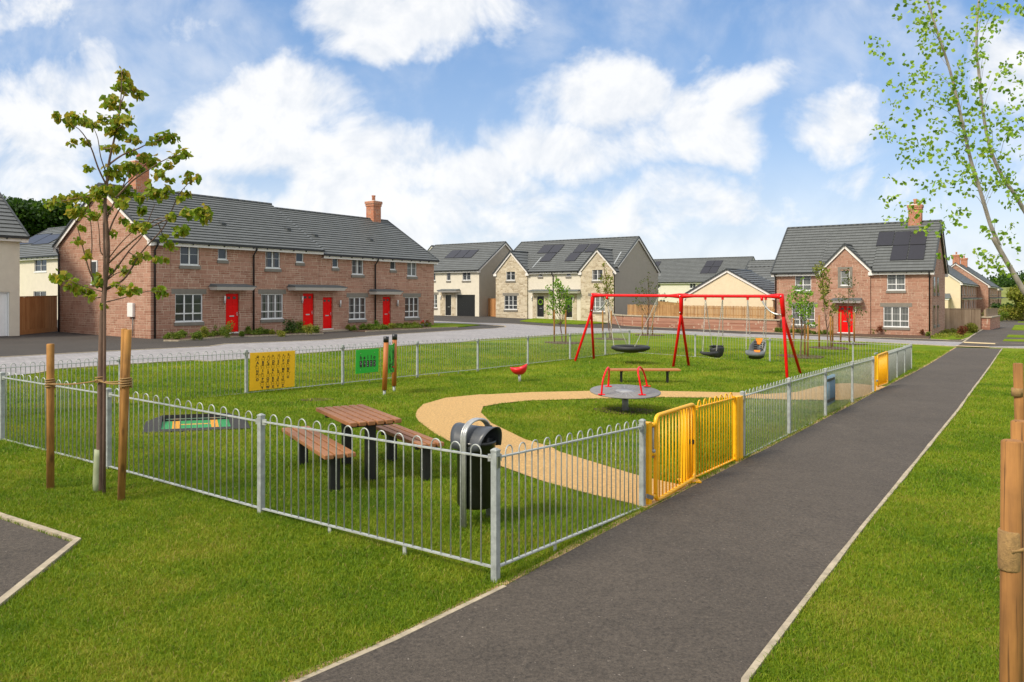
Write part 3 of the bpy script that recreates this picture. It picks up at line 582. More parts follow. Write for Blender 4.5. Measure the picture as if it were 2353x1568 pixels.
def window(H, r, style, y=0.0, sill='stone', lintel=False, blind=None, parent=None):
    a, b, c, d = r; f = .040; fy0, fy1 = y + .05, y + .115; mb = MB(); W_ = b - a; Hh = d - c
    mb.box(a, a + f, fy0, fy1, c, d).box(b - f, b, fy0, fy1, c, d).box(a + f, b - f, fy0, fy1, d - f, d).box(a + f, b - f, fy0, fy1, c, c + f * 1.2)
    cols = {'w1': 1, 'w1b': 1, 'w2': 2, 'w2t': 2, 'w3': 3, 'w6': 2, 'w1t': 1}[style]; cells = []
    xs = [a + f + (W_ - 2 * f) * k / cols for k in range(cols + 1)]
    tz = c + f * 1.2 + (Hh - 2 * f) * .27 if style in ('w3', 'w2t') else None
    for k in range(1, cols): mb.box(xs[k] - .022, xs[k] + .022, fy0 + .003, fy1, c + f * 1.2, d - f)
    if tz: mb.box(a + f, b - f, fy0 + .006, fy1, tz - .026, tz + .026)
    for k in range(cols):
        xa, xb = xs[k] + (.022 if k else 0), xs[k + 1] - (.022 if k < cols - 1 else 0)
        zl = (tz + .026) if tz else c + f * 1.2; zh = d - f
        if tz: cells.append((xa, xb, c + f * 1.2, tz - .026))
        g = .010
        if cols > 1 or style == 'w1':                # opening sash
            for bx in ((xa, xa + g), (xb - g, xb)): mb.box(bx[0], bx[1], fy0 - .008, fy1 - .03, zl, zh)
            mb.box(xa + g, xb - g, fy0 - .008, fy1 - .03, zl, zl + g).box(xa + g, xb - g, fy0 - .008, fy1 - .03, zh - g, zh)
        bars = {'w1': [], 'w6': [1 / 3, 2 / 3]}.get(style, [.5])
        zs = [zl] + [zl + (zh - zl) * t for t in bars] + [zh]
        for z_ in zs[1:-1]: mb.box(xa, xb, fy0 + .02, fy1 - .02, z_ - .007, z_ + .007)
        if style == 'w6': mb.box((xa + xb) / 2 - .01, (xa + xb) / 2 + .01, fy0 + .024, fy1 - .02, zl, zh) if False else None
        for z_, z2_ in zip(zs[:-1], zs[1:]): cells.append((xa, xb, z_, z2_))
    mb.box(a - .03, b + .03, y - .02, y + .06, c - .035, c)
    wn_ = H.part('window', mb, M['upvc'], parent)
    pm = MB(); gy_ = fy1 - .025
    for (xa, xb, za, zb) in cells: pm.poly([(xa, gy_, za), (xb, gy_, za), (xb, gy_, zb), (xa, gy_, zb)])
    pn = pm.build('pane', M['glass'], wn_, local=True)
    if blind:
        bm_ = MB(); st_ = .09 if blind == 'v' else .05
        for (xa, xb, za, zb) in cells:
            if blind == 'v':
                x = xa + .02
                while x < xb - .05: bm_.box(x, x + .038, gy_ - .006, gy_ - .003, za, zb); x += st_
            elif blind == 'h':
                z_ = za
                while z_ < zb - .03: bm_.box(xa, xb, gy_ - .006, gy_ - .003, z_, z_ + .03); z_ += st_
            else:
                k = min(.16, (xb - xa) * .45); bm_.box(xa, xa + k, gy_ - .006, gy_ - .003, za, zb)
                if blind == 'cc': bm_.box(xb - k, xb, gy_ - .006, gy_ - .003, za, zb)
        bm_.build('blind' if blind in 'vh' else 'curtain', M['blind'] if blind in 'vh' else M['curtain'], wn_, local=True)
    if sill: 
        sm_ = MB()
        if sill == 'stone': sm_.box(a - .06, b + .06, y - .06, y + .02, c - .20, c - .04)
        else: sm_.box(a - .03, b + .03, y - .04, y + .02, c - .09, c - .04)
        sm_.build('sill', M['lintel'] if sill == 'stone' else M['upvc'], wn_, local=True)
    if lintel: MB().box(a - .2, b + .2, y - .012, y + .03, d, d + .26).build('lintel', M['lintel'], wn_, local=True)
    return wn_
def door(H, r, m, y=0.0, frame=None, wreath=False, label=None, rightwin=True):
    a, b, c, d = r; yy_ = y + .09; mb = MB().box(a, b, yy_, yy_ + .05, c, d); W_ = b - a; h = d - c
    for (u0, u1) in ((.14, .45), (.55, .86)):        # raised panels
        for (v0, v1) in ((.07, .30), (.40, .66), (.70, .82)):
            mb.box(a + W_ * u0, a + W_ * u1, yy_ - .012, yy_, c + h * v0, c + h * v1)
    dr = H.part('door', mb, m, bevel=.006)
    if label: dr['label'] = label
    g = MB(); gb = MB()
    for u in (.17, .59):
        g.box(a + W_ * u, a + W_ * (u + .22), yy_ - .008, yy_, c + h * .86, c + h * .925)
        gb.box(a + W_ * (u + .10), a + W_ * (u + .12), yy_ - .014, yy_ - .009, c + h * .86, c + h * .925).box(a + W_ * u, a + W_ * (u + .22), yy_ - .017, yy_ - .0145, c + h * .89, c + h * .896)
    g.build('door_glass', M['glass'], dr, local=True); gb.build('glazing_bar', M['lead'], dr, local=True)
    MB().box(a + W_ * .33, a + W_ * .67, yy_ - .02, yy_ - .013, c + h * .40, c + h * .43).build('letter_plate', M['metal'], dr, local=True)
    hx = b - W_ * .09 if rightwin else a + W_ * .09
    MB().tube([(hx, yy_ - .01, c + h * .47), (hx, yy_ - .05, c + h * .47), (hx - (.1 if rightwin else -.1), yy_ - .05, c + h * .47)], .011).box(hx - .018, hx + .018, yy_ - .008, yy_, c + h * .42, c + h * .52).build('handle', M['metal'], dr, local=True)
    MB().box(a - .04, b + .04, y - .04, y + .1, c - .07, c).build('threshold', M['fascia'], dr, local=True)
    if frame:
        MB().box(a - .06, a, y + .04, yy_ + .02, c, d + .06).box(b, b + .06, y + .04, yy_ + .02, c, d + .06).box(a, b, y + .04, yy_ + .02, d, d + .06).build('door_frame', M['upvc'], dr, local=True)
    return dr
def canopy(H, x0, x1, z0, z1, y=0.0, dep=.75):
    z1 -= .06; zt = z0 + (z1 - z0) * .62
    c = H.part('canopy', MB().hexa([(x0 + .12, y - dep + .15, z0), (x1 - .12, y - dep + .15, z0), (x1 - .12, y, z0), (x0 + .12, y, z0), (x0 + .02, y - dep + .02, zt), (x1 - .02, y - dep + .02, zt), (x1 - .02, y, zt), (x0 + .02, y, zt)]), M['fascia'])
    rf = MB().box(x0, x1, y - dep, y, zt, zt + .05).hexa([(x0 + .05, y - dep + .05, zt + .05), (x1 - .05, y - dep + .05, zt + .05), (x1 - .05, y, zt + .05), (x0 + .05, y, zt + .05), (x0 + .12, y - dep + .3, z1), (x1 - .12, y - dep + .3, z1), (x1 - .12, y, z1 + .06), (x0 + .12, y, z1 + .06)])
    rf.build('canopy_roof', M['lead'], c, local=True); return c
def lamp(H, x, z, y=0.0):
    l = H.part('wall_lamp', MB().tube([(x, y - .10, z), (x, y - .10, z + .30)], .05, 10), M['upvc'])
    MB().box(x - .03, x + .03, y - .06, y, z - .1, z + .05).tube([(x, y - .10, z - .14), (x, y - .10, z)], .035, 8).build('bracket', M['metal'], l, local=True)
def slope(mb, A, B, C_, D_, rows, th=.052, uvs=None):   # A,B eave; C_,D_ ridge (A-D_ one side, B-C_ other)
    A, B, C_, D_ = map(Vector, (A, B, C_, D_)); n = (B - A).cross(D_ - A).normalized()
    if n.z < 0: n = -n
    W_ = (B - A).length
    for i in range(rows):
        t0, t1 = i / rows, (i + 1) / rows
        a0, b0, a1, b1 = A.lerp(D_, t0), B.lerp(C_, t0), A.lerp(D_, t1), B.lerp(C_, t1)
        mb.poly([a0 + n * th, b0 + n * th, b1 + n * .004, a1 + n * .004]); ox = .17 * (i % 2)
        uvs.append([(a0 - A).dot((B - A) / W_) + ox, (b0 - A).dot((B - A) / W_) + ox, (b1 - A).dot((B - A) / W_) + ox, (a1 - A).dot((B - A) / W_) + ox, i])
        mb.poly([a0 - n * .004, b0 - n * .004, b0 + n * th, a0 + n * th]); uvs.append(None)
    mb.poly([A - n * .10, D_ - n * .10, C_ - n * .10, B - n * .10]); uvs.append(None)
    return mb
def roof_build(H, mb, uvs, parent=None, m=None):
    o = H.part('roof', mb, m or M['roof'], parent); uv = o.data.uv_layers.new(name='UVMap'); k = 0
    for p, u in zip(o.data.polygons, uvs):
        for j, li in enumerate(p.loop_indices):
            if u: uv.data[li].uv = (u[j], u[4] + (.1 if j < 2 else .9))
            else: uv.data[li].uv = (.1, .5)
    return o
def gable_roof(H, x0, x1, dep, ze, zr, ov=.3, vg=.15, rows=18, over_l=None, over_r=None, y0=0.0, trims=True, mroof=None, gaps=()):
    ym = dep / 2; pit = (zr - ze) / ym; zz = ze - pit * ov; a = x0 - (vg if over_l is None else over_l); b = x1 + (vg if over_r is None else over_r)
    mb = MB(); uvs = []
    segs = []; cur = a
    for g0, g1 in gaps:
        if g0 - cur > .05: segs.append((cur, g0))
        yg = .12; slope(mb, (max(g0, a), yg, ze + pit * yg), (min(g1, b), yg, ze + pit * yg), (min(g1, b), ym, zr), (max(g0, a), ym, zr), max(2, round(rows * (ym - yg) / (ym + ov))), uvs=uvs); cur = g1
    if b - cur > .05: segs.append((cur, b))
    for s0, s1 in segs: slope(mb, (s0, -ov, zz), (s1, -ov, zz), (s1, ym, zr), (s0, ym, zr), rows, uvs=uvs)
    slope(mb, (b, dep + ov, zz), (a, dep + ov, zz), (a, ym, zr), (b, ym, zr), rows, uvs=uvs)
    r = roof_build(H, mb, uvs, m=mroof)
    up = Vector((0, 0, 1))
    t = MB(); x = a
    while x < b - .05: t.tube([(x, ym, zr + .01), (min(x + .42, b), ym, zr + .01)], .095, 8); x += .44
    t.build('ridge_tiles', M['roof'], r, local=True)
    if trims:
        t = MB()
        for s0, s1 in segs: t.box(s0 + .02, s1 - .02, -ov + .04, -ov + .07, zz - .24, zz - .03).box(s0 + .02, s1 - .02, -ov + .07, 0, zz - .24, zz - .21)
        t.build('fascia', M['fascia'], r, local=True)
        for xx, s_ in ((a, -1), (b, 1)):
            t = MB(); v_ = MB(); fr_ok = any(abs(xx - q) < .01 for sg in segs for q in sg)
            for ya in (-ov, dep + ov):
                if ya < 0 and not fr_ok: 
                    t.beam((xx - s_ * .03, .3, ze + pit * .3 - .13), (xx - s_ * .03, ym, zr - .13), .04, .22); v_.beam((xx, .3, ze + pit * .3 + .02), (xx, ym, zr + .02), .10, .09); continue
                t.beam((xx - s_ * .03, ya, zz - .13), (xx - s_ * .03, ym, zr - .13), .04, .22); v_.beam((xx, ya, zz + .02), (xx, ym, zr + .02), .10, .09)
                y0_, y1_ = (-ov + .02, .05) if ya < 0 else (dep - .05, dep + ov - .02); xa_, xb_ = xx - s_ * .01, xx - s_ * (vg + .02); t.box(min(xa_, xb_), max(xa_, xb_), y0_, y1_, zz - .27, zz - .02)
            if (xx == a and over_l is None) or (xx == b and over_r is None): t.build('bargeboard', M['fascia'], r, local=True); v_.build('verge_trim', M['rooftrim'], r, local=True)
        g = MB()
        for s0, s1 in segs:
            g.box(s0, s1, -ov - .09, -ov + .03, zz - .09, zz + .0)
            for k in range(int((s1 - s0) / .9)): g.box(s0 + .4 + k * .9, s0 + .44 + k * .9, -ov - .02, -ov + .045, zz - .15, zz - .09)
        g.build('gutter', M['blackpl'], r, local=True)
    return r, (zz, pit, ov)
def cross_gable(H, xc, hw, ze, zr, y, dep_to, rows=9, ov=.25, vg=.12, m=None, ye=.28):
    ye = dep_to if ye is None else ye   # gable facing the viewer, roof runs back
    pit = (zr - ze) / hw; zz = ze - pit * ov; mb = MB(); uvs = []
    a, b = xc - hw - ov, xc + hw + ov; yf = y - vg
    slope(mb, (a, ye, zz), (a, yf, zz), (xc, yf, zr), (xc, dep_to, zr), rows, uvs=uvs)
    slope(mb, (b, yf, zz), (b, ye, zz), (xc, dep_to, zr), (xc, yf, zr), rows, uvs=uvs)
    r = roof_build(H, mb, uvs)
    MB().tube([(xc, yf, zr + .01), (xc, dep_to, zr + .01)], .09, 8).build('ridge_tiles', M['rooftrim'], r, local=True)
    t = MB()
    for xe in (a, b): t.beam((xe, yf + .03, zz - .12), (xc, yf + .03, zr - .12), .04, .22, Vector((0, 0, 1)))
    t.box(a + .02, a + ov + .12, yf + .012, y + .1, zz - .26, zz - .02).box(b - ov - .12, b - .02, yf + .012, y + .1, zz - .26, zz - .02)
    t.build('bargeboard', M['fascia'], r, local=True)
    t = MB()
    for xe in (a, b): t.beam((xe, yf - .02, zz + .03), (xc, yf - .02, zr + .03), .10, .10)
    t.build('verge_trim', M['rooftrim'], r, local=True)
    g = MB().box(a - .08, a + .03, yf, ye - .05, zz - .09, zz).box(b - .03, b + .08, yf, ye - .05, zz - .09, zz)
    g.build('gutter', M['blackpl'], r, local=True); return r
def chimney(H, x, y, zb, zt, w_=.75, d_=.75, roof=None, pots=1):
    c = H.part('chimney', MB().box(x - w_ / 2, x + w_ / 2, y - d_ / 2, y + d_ / 2, zb, zt - .35).box(x - w_ / 2 - .04, x + w_ / 2 + .04, y - d_ / 2 - .04, y + d_ / 2 + .04, zt - .35, zt - .18).box(x - w_ / 2 - .08, x + w_ / 2 + .08, y - d_ / 2 - .08, y + d_ / 2 + .08, zt - .18, zt - .06), M['brick'], roof)
    MB().box(x - w_ / 2 - .06, x + w_ / 2 + .06, y - d_ / 2 - .06, y + d_ / 2 + .06, zt - .06, zt).build('chimney_cap', M['fascia'], c, local=True) if roof is None else None
    return c
def chimney_on(H, x, y, zb, zt, roof, w_=.75, d_=.75):
    c = H.part('chimney', MB().box(x - w_ / 2, x + w_ / 2, y - d_ / 2, y + d_ / 2, zb, zt - .35).box(x - w_ / 2 - .04, x + w_ / 2 + .04, y - d_ / 2 - .04, y + d_ / 2 + .04, zt - .35, zt - .18).box(x - w_ / 2 - .08, x + w_ / 2 + .08, y - d_ / 2 - .08, y + d_ / 2 + .08, zt - .18, zt), M['brick'])
    MB().box(x - w_ / 2 - .05, x + w_ / 2 + .05, y - d_ / 2 - .05, y + d_ / 2 + .05, zt, zt + .04).build('chimney_cap', M['fascia'], c, local=True)
    MB().lathe((x, y, zt + .04), [(.0, 0), (.13, 0), (.12, .3), (.145, .36), (.145, .42), (.10, .42), (.1, .3)], 14).build('chimney_pot', M['brick'], c, local=True)
    MB().box(x - w_ / 2 - .12, x + w_ / 2 + .12, y - d_ / 2 - .03, y + d_ / 2 + .03, zb - .1, zb + .62).build('flashing', M['flash'], c, local=True) if False else None
    return c
def downpipe(H, x, z0, z1, y=0.0, swan=.3):
    H.part('downpipe', MB().tube([(x, y - swan - .04, z1), (x, y - swan - .04, z1 - .12), (x, y - .07, z1 - .42), (x, y - .07, z0)], .045, 8), M['blackpl'])
def solar(H, rects, ze, pit, k='', lift=.07):           # rects: (x0,x1,t0,t1) t = horizontal distance up the slope
    for (x0, x1, t0, t1) in rects:
        f = lambda x, t, h: (x, t - h * .5, ze + pit * t + h)
        mb = MB().hexa([f(x0, t0, .0), f(x1, t0, .0), f(x1, t1, .0), f(x0, t1, .0), f(x0, t0, lift), f(x1, t0, lift), f(x1, t1, lift), f(x0, t1, lift)])
        s_ = H.part('solar_panel', mb, M['solar']); fr_ = MB(); g = .02
        h2 = lift + .004
        for (xa, xb, ta, tb) in ((x0, x1, t0, t0 + g), (x0, x1, t1 - g, t1), (x0, x0 + g, t0 + g, t1 - g), (x1 - g, x1, t0 + g, t1 - g)):
            fr_.hexa([f(xa, ta, lift - .02), f(xb, ta, lift - .02), f(xb, tb, lift - .02), f(xa, tb, lift - .02), f(xa, ta, h2), f(xb, ta, h2), f(xb, tb, h2), f(xa, tb, h2)])
        fr_.build('panel_frame', M['blackpl'], s_, local=True)
def roofpx(H, ze, pit, x, y):                          # grid pixel -> (along, horizontal run) on the front roof slope
    C = Vector((0, 0, EYE)); ray = Vector(((x - CX) / F, 1, -(y - HY) / F)); c = C - H.O
    n_ = H.n; # z_local = ze + pit * t , t = y_local
    t = (ze + pit * c.dot(n_) - c.z) / (ray.z - pit * ray.dot(n_)); p = c + ray * t
    return p.dot(H.d), p.dot(n_)
def roof_rects(H, ze, pit, k, quads):
    out = []
    for q4 in quads:                                    # BL, BR, TR, TL
        P = [roofpx(H, ze, pit, *Z(k, *p)) for p in q4]
        out.append(((P[0][0] + P[3][0]) / 2 + .01, (P[1][0] + P[2][0]) / 2 - .01, (P[0][1] + P[1][1]) / 2 + .01, (P[2][1] + P[3][1]) / 2 - .01))
    return out
# ---- 1: red stone terrace on the left
H = House('terraced_house', 'long red stone terrace with four red front doors and a stepped grey tile roof', (-17.5, 37.2), U, .2)
ROW = H; L1 = 20.9; dep = 9.3; e1, e2 = 4.98, 4.76; r1, r2 = 7.86, 7.64; xs_ = H.zpx('B', 1078, 700)[0]; xr_ = H.zpx('B', 1138, 560, -.35)[0]
ups = [('A', 1412, 640, 1562, 805, 'w2'), ('A', 1712, 665, 1764 + 36, 765, 'w1'), ('B', 535, 550, 685, 742, 'w2'), ('B', 845, 568, 922, 682, 'w1'), ('B', 1213, 623, 1273, 735, 'w1'), ('B', 1410, 635, 1528, 805, 'w2'), ('B', 1798, 655, 1854, 757, 'w1'), ('B', 1970, 662, 2066, 822, 'w2')]
ups[1] = ('B', 55, 520, 150, 655, 'w1')
gnd = [('A', 1373, 1032, 1590, 1248, 'w3'), ('B', 492, 1003, 715, 1253, 'w3'), ('B', 1380, 1037, 1552, 1258, 'w3'), ('B', 1947, 1035, 2088, 1238, 'w3')]
drs = [('B', 135, 1000, 270, 1388), ('B', 915, 998, 1027, 1362), ('B', 1117, 1037, 1215, 1352), ('B', 1723, 1033, 1804, 1330)]
wr = [(H.rect(*u[:5]), u[5]) for u in ups]; gr_ = [(H.rect(*u[:5]), u[5]) for u in gnd]; dr_ = [H.rect(*u) for u in drs]
holes = [r for r, _ in wr + gr_] + dr_
ml = wall(0, xs_, -1.0, e1 - .2, 0, [h for h in holes if h[1] < xs_]).add(wall(xs_, L1, -1.0, e2 - .2, 0, [h for h in holes if h[0] > xs_]))
ml.poly([(0, 0, -1), (0, 0, e1 - .1), (0, dep / 2, r1 - .1), (0, dep, e1 - .1), (0, dep, -1)]).poly([(L1, 0, -1), (L1, dep, -1), (L1, dep, e2 - .1), (L1, dep / 2, r2 - .1), (L1, 0, e2 - .1)])
ml.poly([(0, dep, -1), (L1, dep, -1), (L1, dep, e2 - .2), (0, dep, e2 - .2)])
H.part('wall', ml, M['redstone'])
bl = [None, None, 'c', None, None, 'cc', None, 'h']
for (r, s_), b_ in zip(wr, bl): window(H, r, s_, blind=b_)
for (r, s_), b_ in zip(gr_, [None, 'cc', 'c', None]): window(H, r, s_, lintel=True, blind=b_)
for k, r in enumerate(dr_): door(H, r, M['reddoor'])
for k, (a, y0_, b, y1_) in enumerate([(22, 890, 458, 955), (818, 900, 1375, 960), (1645, 945, 1940, 1000)]):
    r = H.rect('B', a, y0_, b, y1_, -.7); canopy(H, r[0] + .1, r[1] - .1, r[2] - .05, r[3] - .05)
for (a, y_) in ((115, 1035), (900, 1030), (1284, 1070), (1864, 1065)):
    s_, z_ = H.zpx('B', a, y_ + 45); lamp(H, s_, z_)
rA, (zzA, pitA, _) = gable_roof(H, 0, xr_, dep, e1, r1, over_r=0, rows=19)
H2 = H; rB, _ = gable_roof(H, xr_, L1, dep, e2, r2, over_l=0, rows=19)
downpipe(H, H.zpx('B', 410, 700)[0], -.2, e1 - .25); downpipe(H, H.zpx('B', 1640, 700)[0], -.2, e2 - .25); downpipe(H, .18, -.2, e1 - .25)
H.part('downpipe', MB().tube([(-.15, dep - .1, e1 - .3), (-.09, dep - .25, e1 - .6), (-.09, dep - .25, -.2)], .05, 8), M['blackpl'])
H.part('movement_joint', MB().box(1.0, 1.02, -.004, .0, 0, e1 - .2).box(xs_ - .02, xs_ + .01, -.004, .0, 2.6, e2 - .2), pmat('joint', (.22, .09, .06), .9))
gw = MB(); H.part('window', MB().box(-.06, .0, 5.0, 5.6, 2.75, 3.95).box(-.09, 0, 4.95, 5.65, 2.66, 2.73), M['upvc'])
H.part('pane', MB().box(-.063, -.06, 5.06, 5.54, 2.82, 3.88), M['glass'])
H.part('meter_box', MB().box(-.14, 0, 1.4, 1.9, 1.05, 1.75), M['fascia'], bevel=.02); H.part('meter_pipe', MB().tube([(-.06, 1.5, 1.05), (-.06, 1.5, .1)], .025), M['lead'])
H.part('wall_lamp', MB().lathe((-.1, 8.3, 3.0), [(0, 0), (.09, 0), (.06, .16), (0, .18)], 10), M['blackpl'])
sC, tC = roofpx(H, e1, (r1 - e1) / (dep / 2), *Z('A', 975, 205)); chimney_on(H, 2.0, dep / 2, r1 - .3, r1 + 1.45, rA)
sc_ = None
for s0 in np.arange(12, 20.9, .05):
    p = H.O + H.d * s0 + H.n * dep / 2
    if sc_ is None and (p.x / p.y * F + CX) > 858: sc_ = s0
chimney_on(H, sc_, dep / 2, r2 - .35, r2 + 1.3, rB)
for (a, b) in ((95, 295), (755, 350), (1030, 412), (1590, 456)):
    pt = (r1 - e1) / (dep / 2); s_, t_ = roofpx(H, e1 if a < 1000 else e2, pt, *Z('B', a, b)); ze_ = e1 if a < 1000 else e2
    H.part('roof_vent', MB().hexa([(s_ - .15, t_ - .2, ze_ + pt * (t_ - .2) + .03), (s_ + .15, t_ - .2, ze_ + pt * (t_ - .2) + .03), (s_ + .15, t_ + .2, ze_ + pt * (t_ + .2)), (s_ - .15, t_ + .2, ze_ + pt * (t_ + .2)),
        (s_ - .13, t_ - .2, ze_ + pt * t_ + .06), (s_ + .13, t_ - .2, ze_ + pt * t_ + .06), (s_ + .13, t_ + .2, ze_ + pt * (t_ + .2) + .02), (s_ - .13, t_ + .2, ze_ + pt * (t_ + .2) + .02)]), M['rooftrim'])
H.part('doorstep', MB().box(dr_[1][0] - .1, dr_[2][1] + .6, -1.1, 0, -.25, dr_[2][2] - .08), M['kerb'])
# ---- 2: right red stone detached house
R0 = Vector((19.98, 58.4, 0)); R1 = Vector((28.6, 52.4, 0)); dR = (R1 - R0).normalized(); LR = (R1 - R0).length
H = House('detached_house', 'red stone detached house with a single red front door, central gable and solar panels', R0, dR, -.46)
DH = H; eR = 4.72; rR = 8.2; dep = 8.6; pit = (rR - eR) / (dep / 2)
xb0 = H.zpx('E', 525, 700)[0]; xb1 = H.zpx('E', 972, 700)[0]; PJ = -.12
uw = [('E', 292, 638, 437, 808, 'w2t', 0), ('E', 1120, 632, 1284, 812, 'w2t', 0), ('E', 702, 626, 785, 770, 'w1b', PJ)]
gw_ = [('E', 262, 965, 470, 1120, 'w3', 0), ('E', 1087, 962, 1317, 1143, 'w3', 0)]
wu_ = [(H.rect(*u[:5], u[6]), u[5], u[6]) for u in uw]; wg_ = [(H.rect(*u[:5], u[6]), u[5], u[6]) for u in gw_]
wg_[0] = ((wg_[0][0][0], wg_[0][0][1], wg_[1][0][2], wg_[1][0][3]), 'w3', 0); wu_[0] = ((wu_[0][0][0], wu_[0][0][1], wu_[1][0][2], wu_[1][0][3]), 'w2t', 0)
drd = H.rect('E', 680, 955, 812, 1215, PJ); drd = (drd[0], drd[1], .12, drd[3])
hl = [x[0] for x in wu_ + wg_ if x[2] == 0]; hb = [x[0] for x in wu_ if x[2] != 0] + [drd]
ml = wall(0, xb0, -1, eR - .15, 0, [h for h in hl if h[1] < xb0]).add(wall(xb1, LR, -1, eR - .15, 0, [h for h in hl if h[0] > xb1]))
ml.poly([(0, 0, -1), (0, 0, eR - .1), (0, dep / 2, rR - .1), (0, dep, eR - .1), (0, dep, -1)]).poly([(LR, 0, -1), (LR, dep, -1), (LR, dep, eR - .1), (LR, dep / 2, rR - .1), (LR, 0, eR - .1)])
ml.poly([(0, dep, -1), (LR, dep, -1), (LR, dep, eR - .2), (0, dep, eR - .2)])
H.part('wall', ml, M['redstone'])
apx = H.zpx('E', 735, 402, PJ); gxc = (xb0 + xb1) / 2; ghw = (xb1 - xb0) / 2
H.part('gable_wall', wall(xb0, xb1, -1, eR - .15, PJ, hb, apex=(gxc, apx[1] - .25), thick=.12), M['redstone'])
for r, s_, y_ in wu_[:2] + wg_: window(H, r, s_, y=y_, lintel=(s_ == 'w3'), blind='v')
wc = window(H, wu_[2][0], 'w1b', y=PJ, sill=None, blind='h'); a, b, c, d = wu_[2][0]
MB().box(a - .18, a, PJ - .015, PJ + .02, c - .18, d + .18).box(b, b + .18, PJ - .015, PJ + .02, c - .18, d + .18).box(a, b, PJ - .015, PJ + .02, d, d + .18).box(a, b, PJ - .03, PJ + .02, c - .18, c - .04).build('stone_surround', M['lintel'], wc, local=True)
door(H, drd, M['reddoor'], y=PJ)
r = H.rect('E', 592, 882, 905, 928, -.8); canopy(H, r[0] + .1, r[1] - .1, r[2], r[3], y=PJ)
s_, z_ = H.zpx('E', 840, 1000, PJ); lamp(H, s_, z_, PJ)
rr, _ = gable_roof(H, 0, LR, dep, eR, rR, rows=17, vg=.2, gaps=[(xb0 - .12, xb1 + .12)])
cross_gable(H, gxc, ghw, eR, apx[1], PJ, 2.6, rows=8)
downpipe(H, LR - .1, -.2, eR - .25); downpipe(H, .08, -.2, eR - .25)
sl_ = roof_rects(H, eR, pit, 'E', [[(1028, 422), (1172, 418), (1188, 294), (1042, 296)], [(1174, 418), (1324, 414), (1337, 290), (1192, 293)], [(1326, 413), (1470, 408), (1487, 286), (1341, 290)],
    [(1148, 552), (1298, 548), (1320, 415), (1168, 420)], [(1302, 548), (1455, 543), (1470, 411), (1324, 415)]])
solar(H, sl_, eR, pit)
for s0 in np.arange(2, 11, .05):
    p = H.O + H.d * s0 + H.n * dep / 2
    if (p.x / p.y * F + CX) > Z('E', 1372, 0)[0]: break
chimney_on(H, s0, dep / 2, rR - .3, rR + 1.25, rr, .85, .75)
for (zb_, zt_) in ((2.95, 4.1), (.7, 2.1)):              # narrow side windows
    for yk in (1.2, 3.4):
        sw = H.part('window', MB().box(LR + .0, LR + .02, yk, yk + .9, zb_, zt_), M['lintel']); MB().box(LR + .021, LR + .025, yk + .04, yk + .86, zb_ + .04, zt_ - .04).build('pane', M['glass'], sw, local=True)
        MB().box(LR, LR + .07, yk - .06, yk + .96, zb_ - .2, zb_ - .02).build('sill', M['lintel'], sw, local=True)
# ---- 3: semi detached pair in the middle
H = House('semi_detached_house', 'pair of cream houses with two tan stone gables, black doors and shaded side wall', (-1.54, 77.1), Vector((10.87, -7.6, 0)), 0.0)
SD = H; LS = math.hypot(10.87, 7.6); eS = 4.82; rS = 7.9; dep = 9.3; pit = (rS - eS) / (dep / 2); PJ = -.15
xl1 = H.zpx('C', 1078, 600, PJ)[0]; xr0 = H.zpx('C', 1583, 600, PJ)[0]
def RZ(k, a, b, c, d, y=0.0): return H.rect(k, a, b, c, d, y)
wS = [(RZ('C', 882, 418, 966, 522, PJ), 'w2', PJ, None, False), (RZ('C', 1690, 412, 1790, 522, PJ), 'w2', PJ, 'c', False), (RZ('C', 864, 666, 985, 796, PJ), 'w3', PJ, None, True), (RZ('C', 1672, 672, 1810, 815, PJ), 'w3', PJ, 'h', True),
      (RZ('C', 1185, 424, 1224, 485), 'w1', 0, None, False), (RZ('C', 1447, 420, 1490, 482), 'w1', 0, None, False)]
dS = [RZ('C', 1172, 672, 1237, 865), RZ('C', 1440, 672, 1503, 868)]
dS = [(a, b, .0 + H.zpx('C', 1200, 866)[1], d) for a, b, c, d in dS]
H.part('wall', wall(xl1, xr0, -1.5, eS - .15, 0, [x[0] for x in wS if x[2] == 0] + dS), M['render'])
apL = H.zpx('C', 905, 250, PJ); apR = H.zpx('C', 1720, 225, PJ); cxl, cxr = xl1 / 2, (xr0 + LS) / 2
H.part('stone_gable', wall(0, xl1, -1.5, eS - .15, PJ, [x[0] for x in wS if x[2] and x[0][0] < xl1], apex=(cxl, apL[1] - .2), thick=.15), M['creamstone'])
H.part('stone_gable', wall(xr0, LS, -1.5, eS - .15, PJ, [x[0] for x in wS if x[2] and x[0][0] > xl1], apex=(cxr, apR[1] - .2), thick=.15), M['creamstone'])
H.part('side_wall', MB().poly([(LS, 0, -1.5), (LS, dep, -1.5), (LS, dep, eS - .1), (LS, dep / 2, rS - .1), (LS, 0, eS - .1)]), M['render_shaded'])
H.part('back_wall', MB().poly([(0, 0, -1.5), (0, 0, eS - .1), (0, dep / 2, rS - .1), (0, dep, eS - .1), (0, dep, -1.5)]).poly([(0, dep, -1.5), (LS, dep, -1.5), (LS, dep, eS - .2), (0, dep, eS - .2)]), M['render'])
for r, s_, y_, bl_, li in wS: window(H, r, s_, y=y_, blind=bl_, lintel=li)
for k, r in enumerate(dS):
    d_ = door(H, r, M['blackdoor'], frame=True)
    H.part('door_surround', wall(r[0] - .5, r[1] + .5, -1, r[3] + .32, -.03, [(r[0] - .06, r[1] + .06, -1.0, r[3] + .06)], rev=.05, thick=.03), M['creamstone'])
for a, b, c, d in ((1077, 607, 1290, 640), (1335, 607, 1565, 645)):
    r = RZ('C', a, b, c, d, -.7); canopy(H, r[0] + .1, r[1] - .1, r[2], r[3])
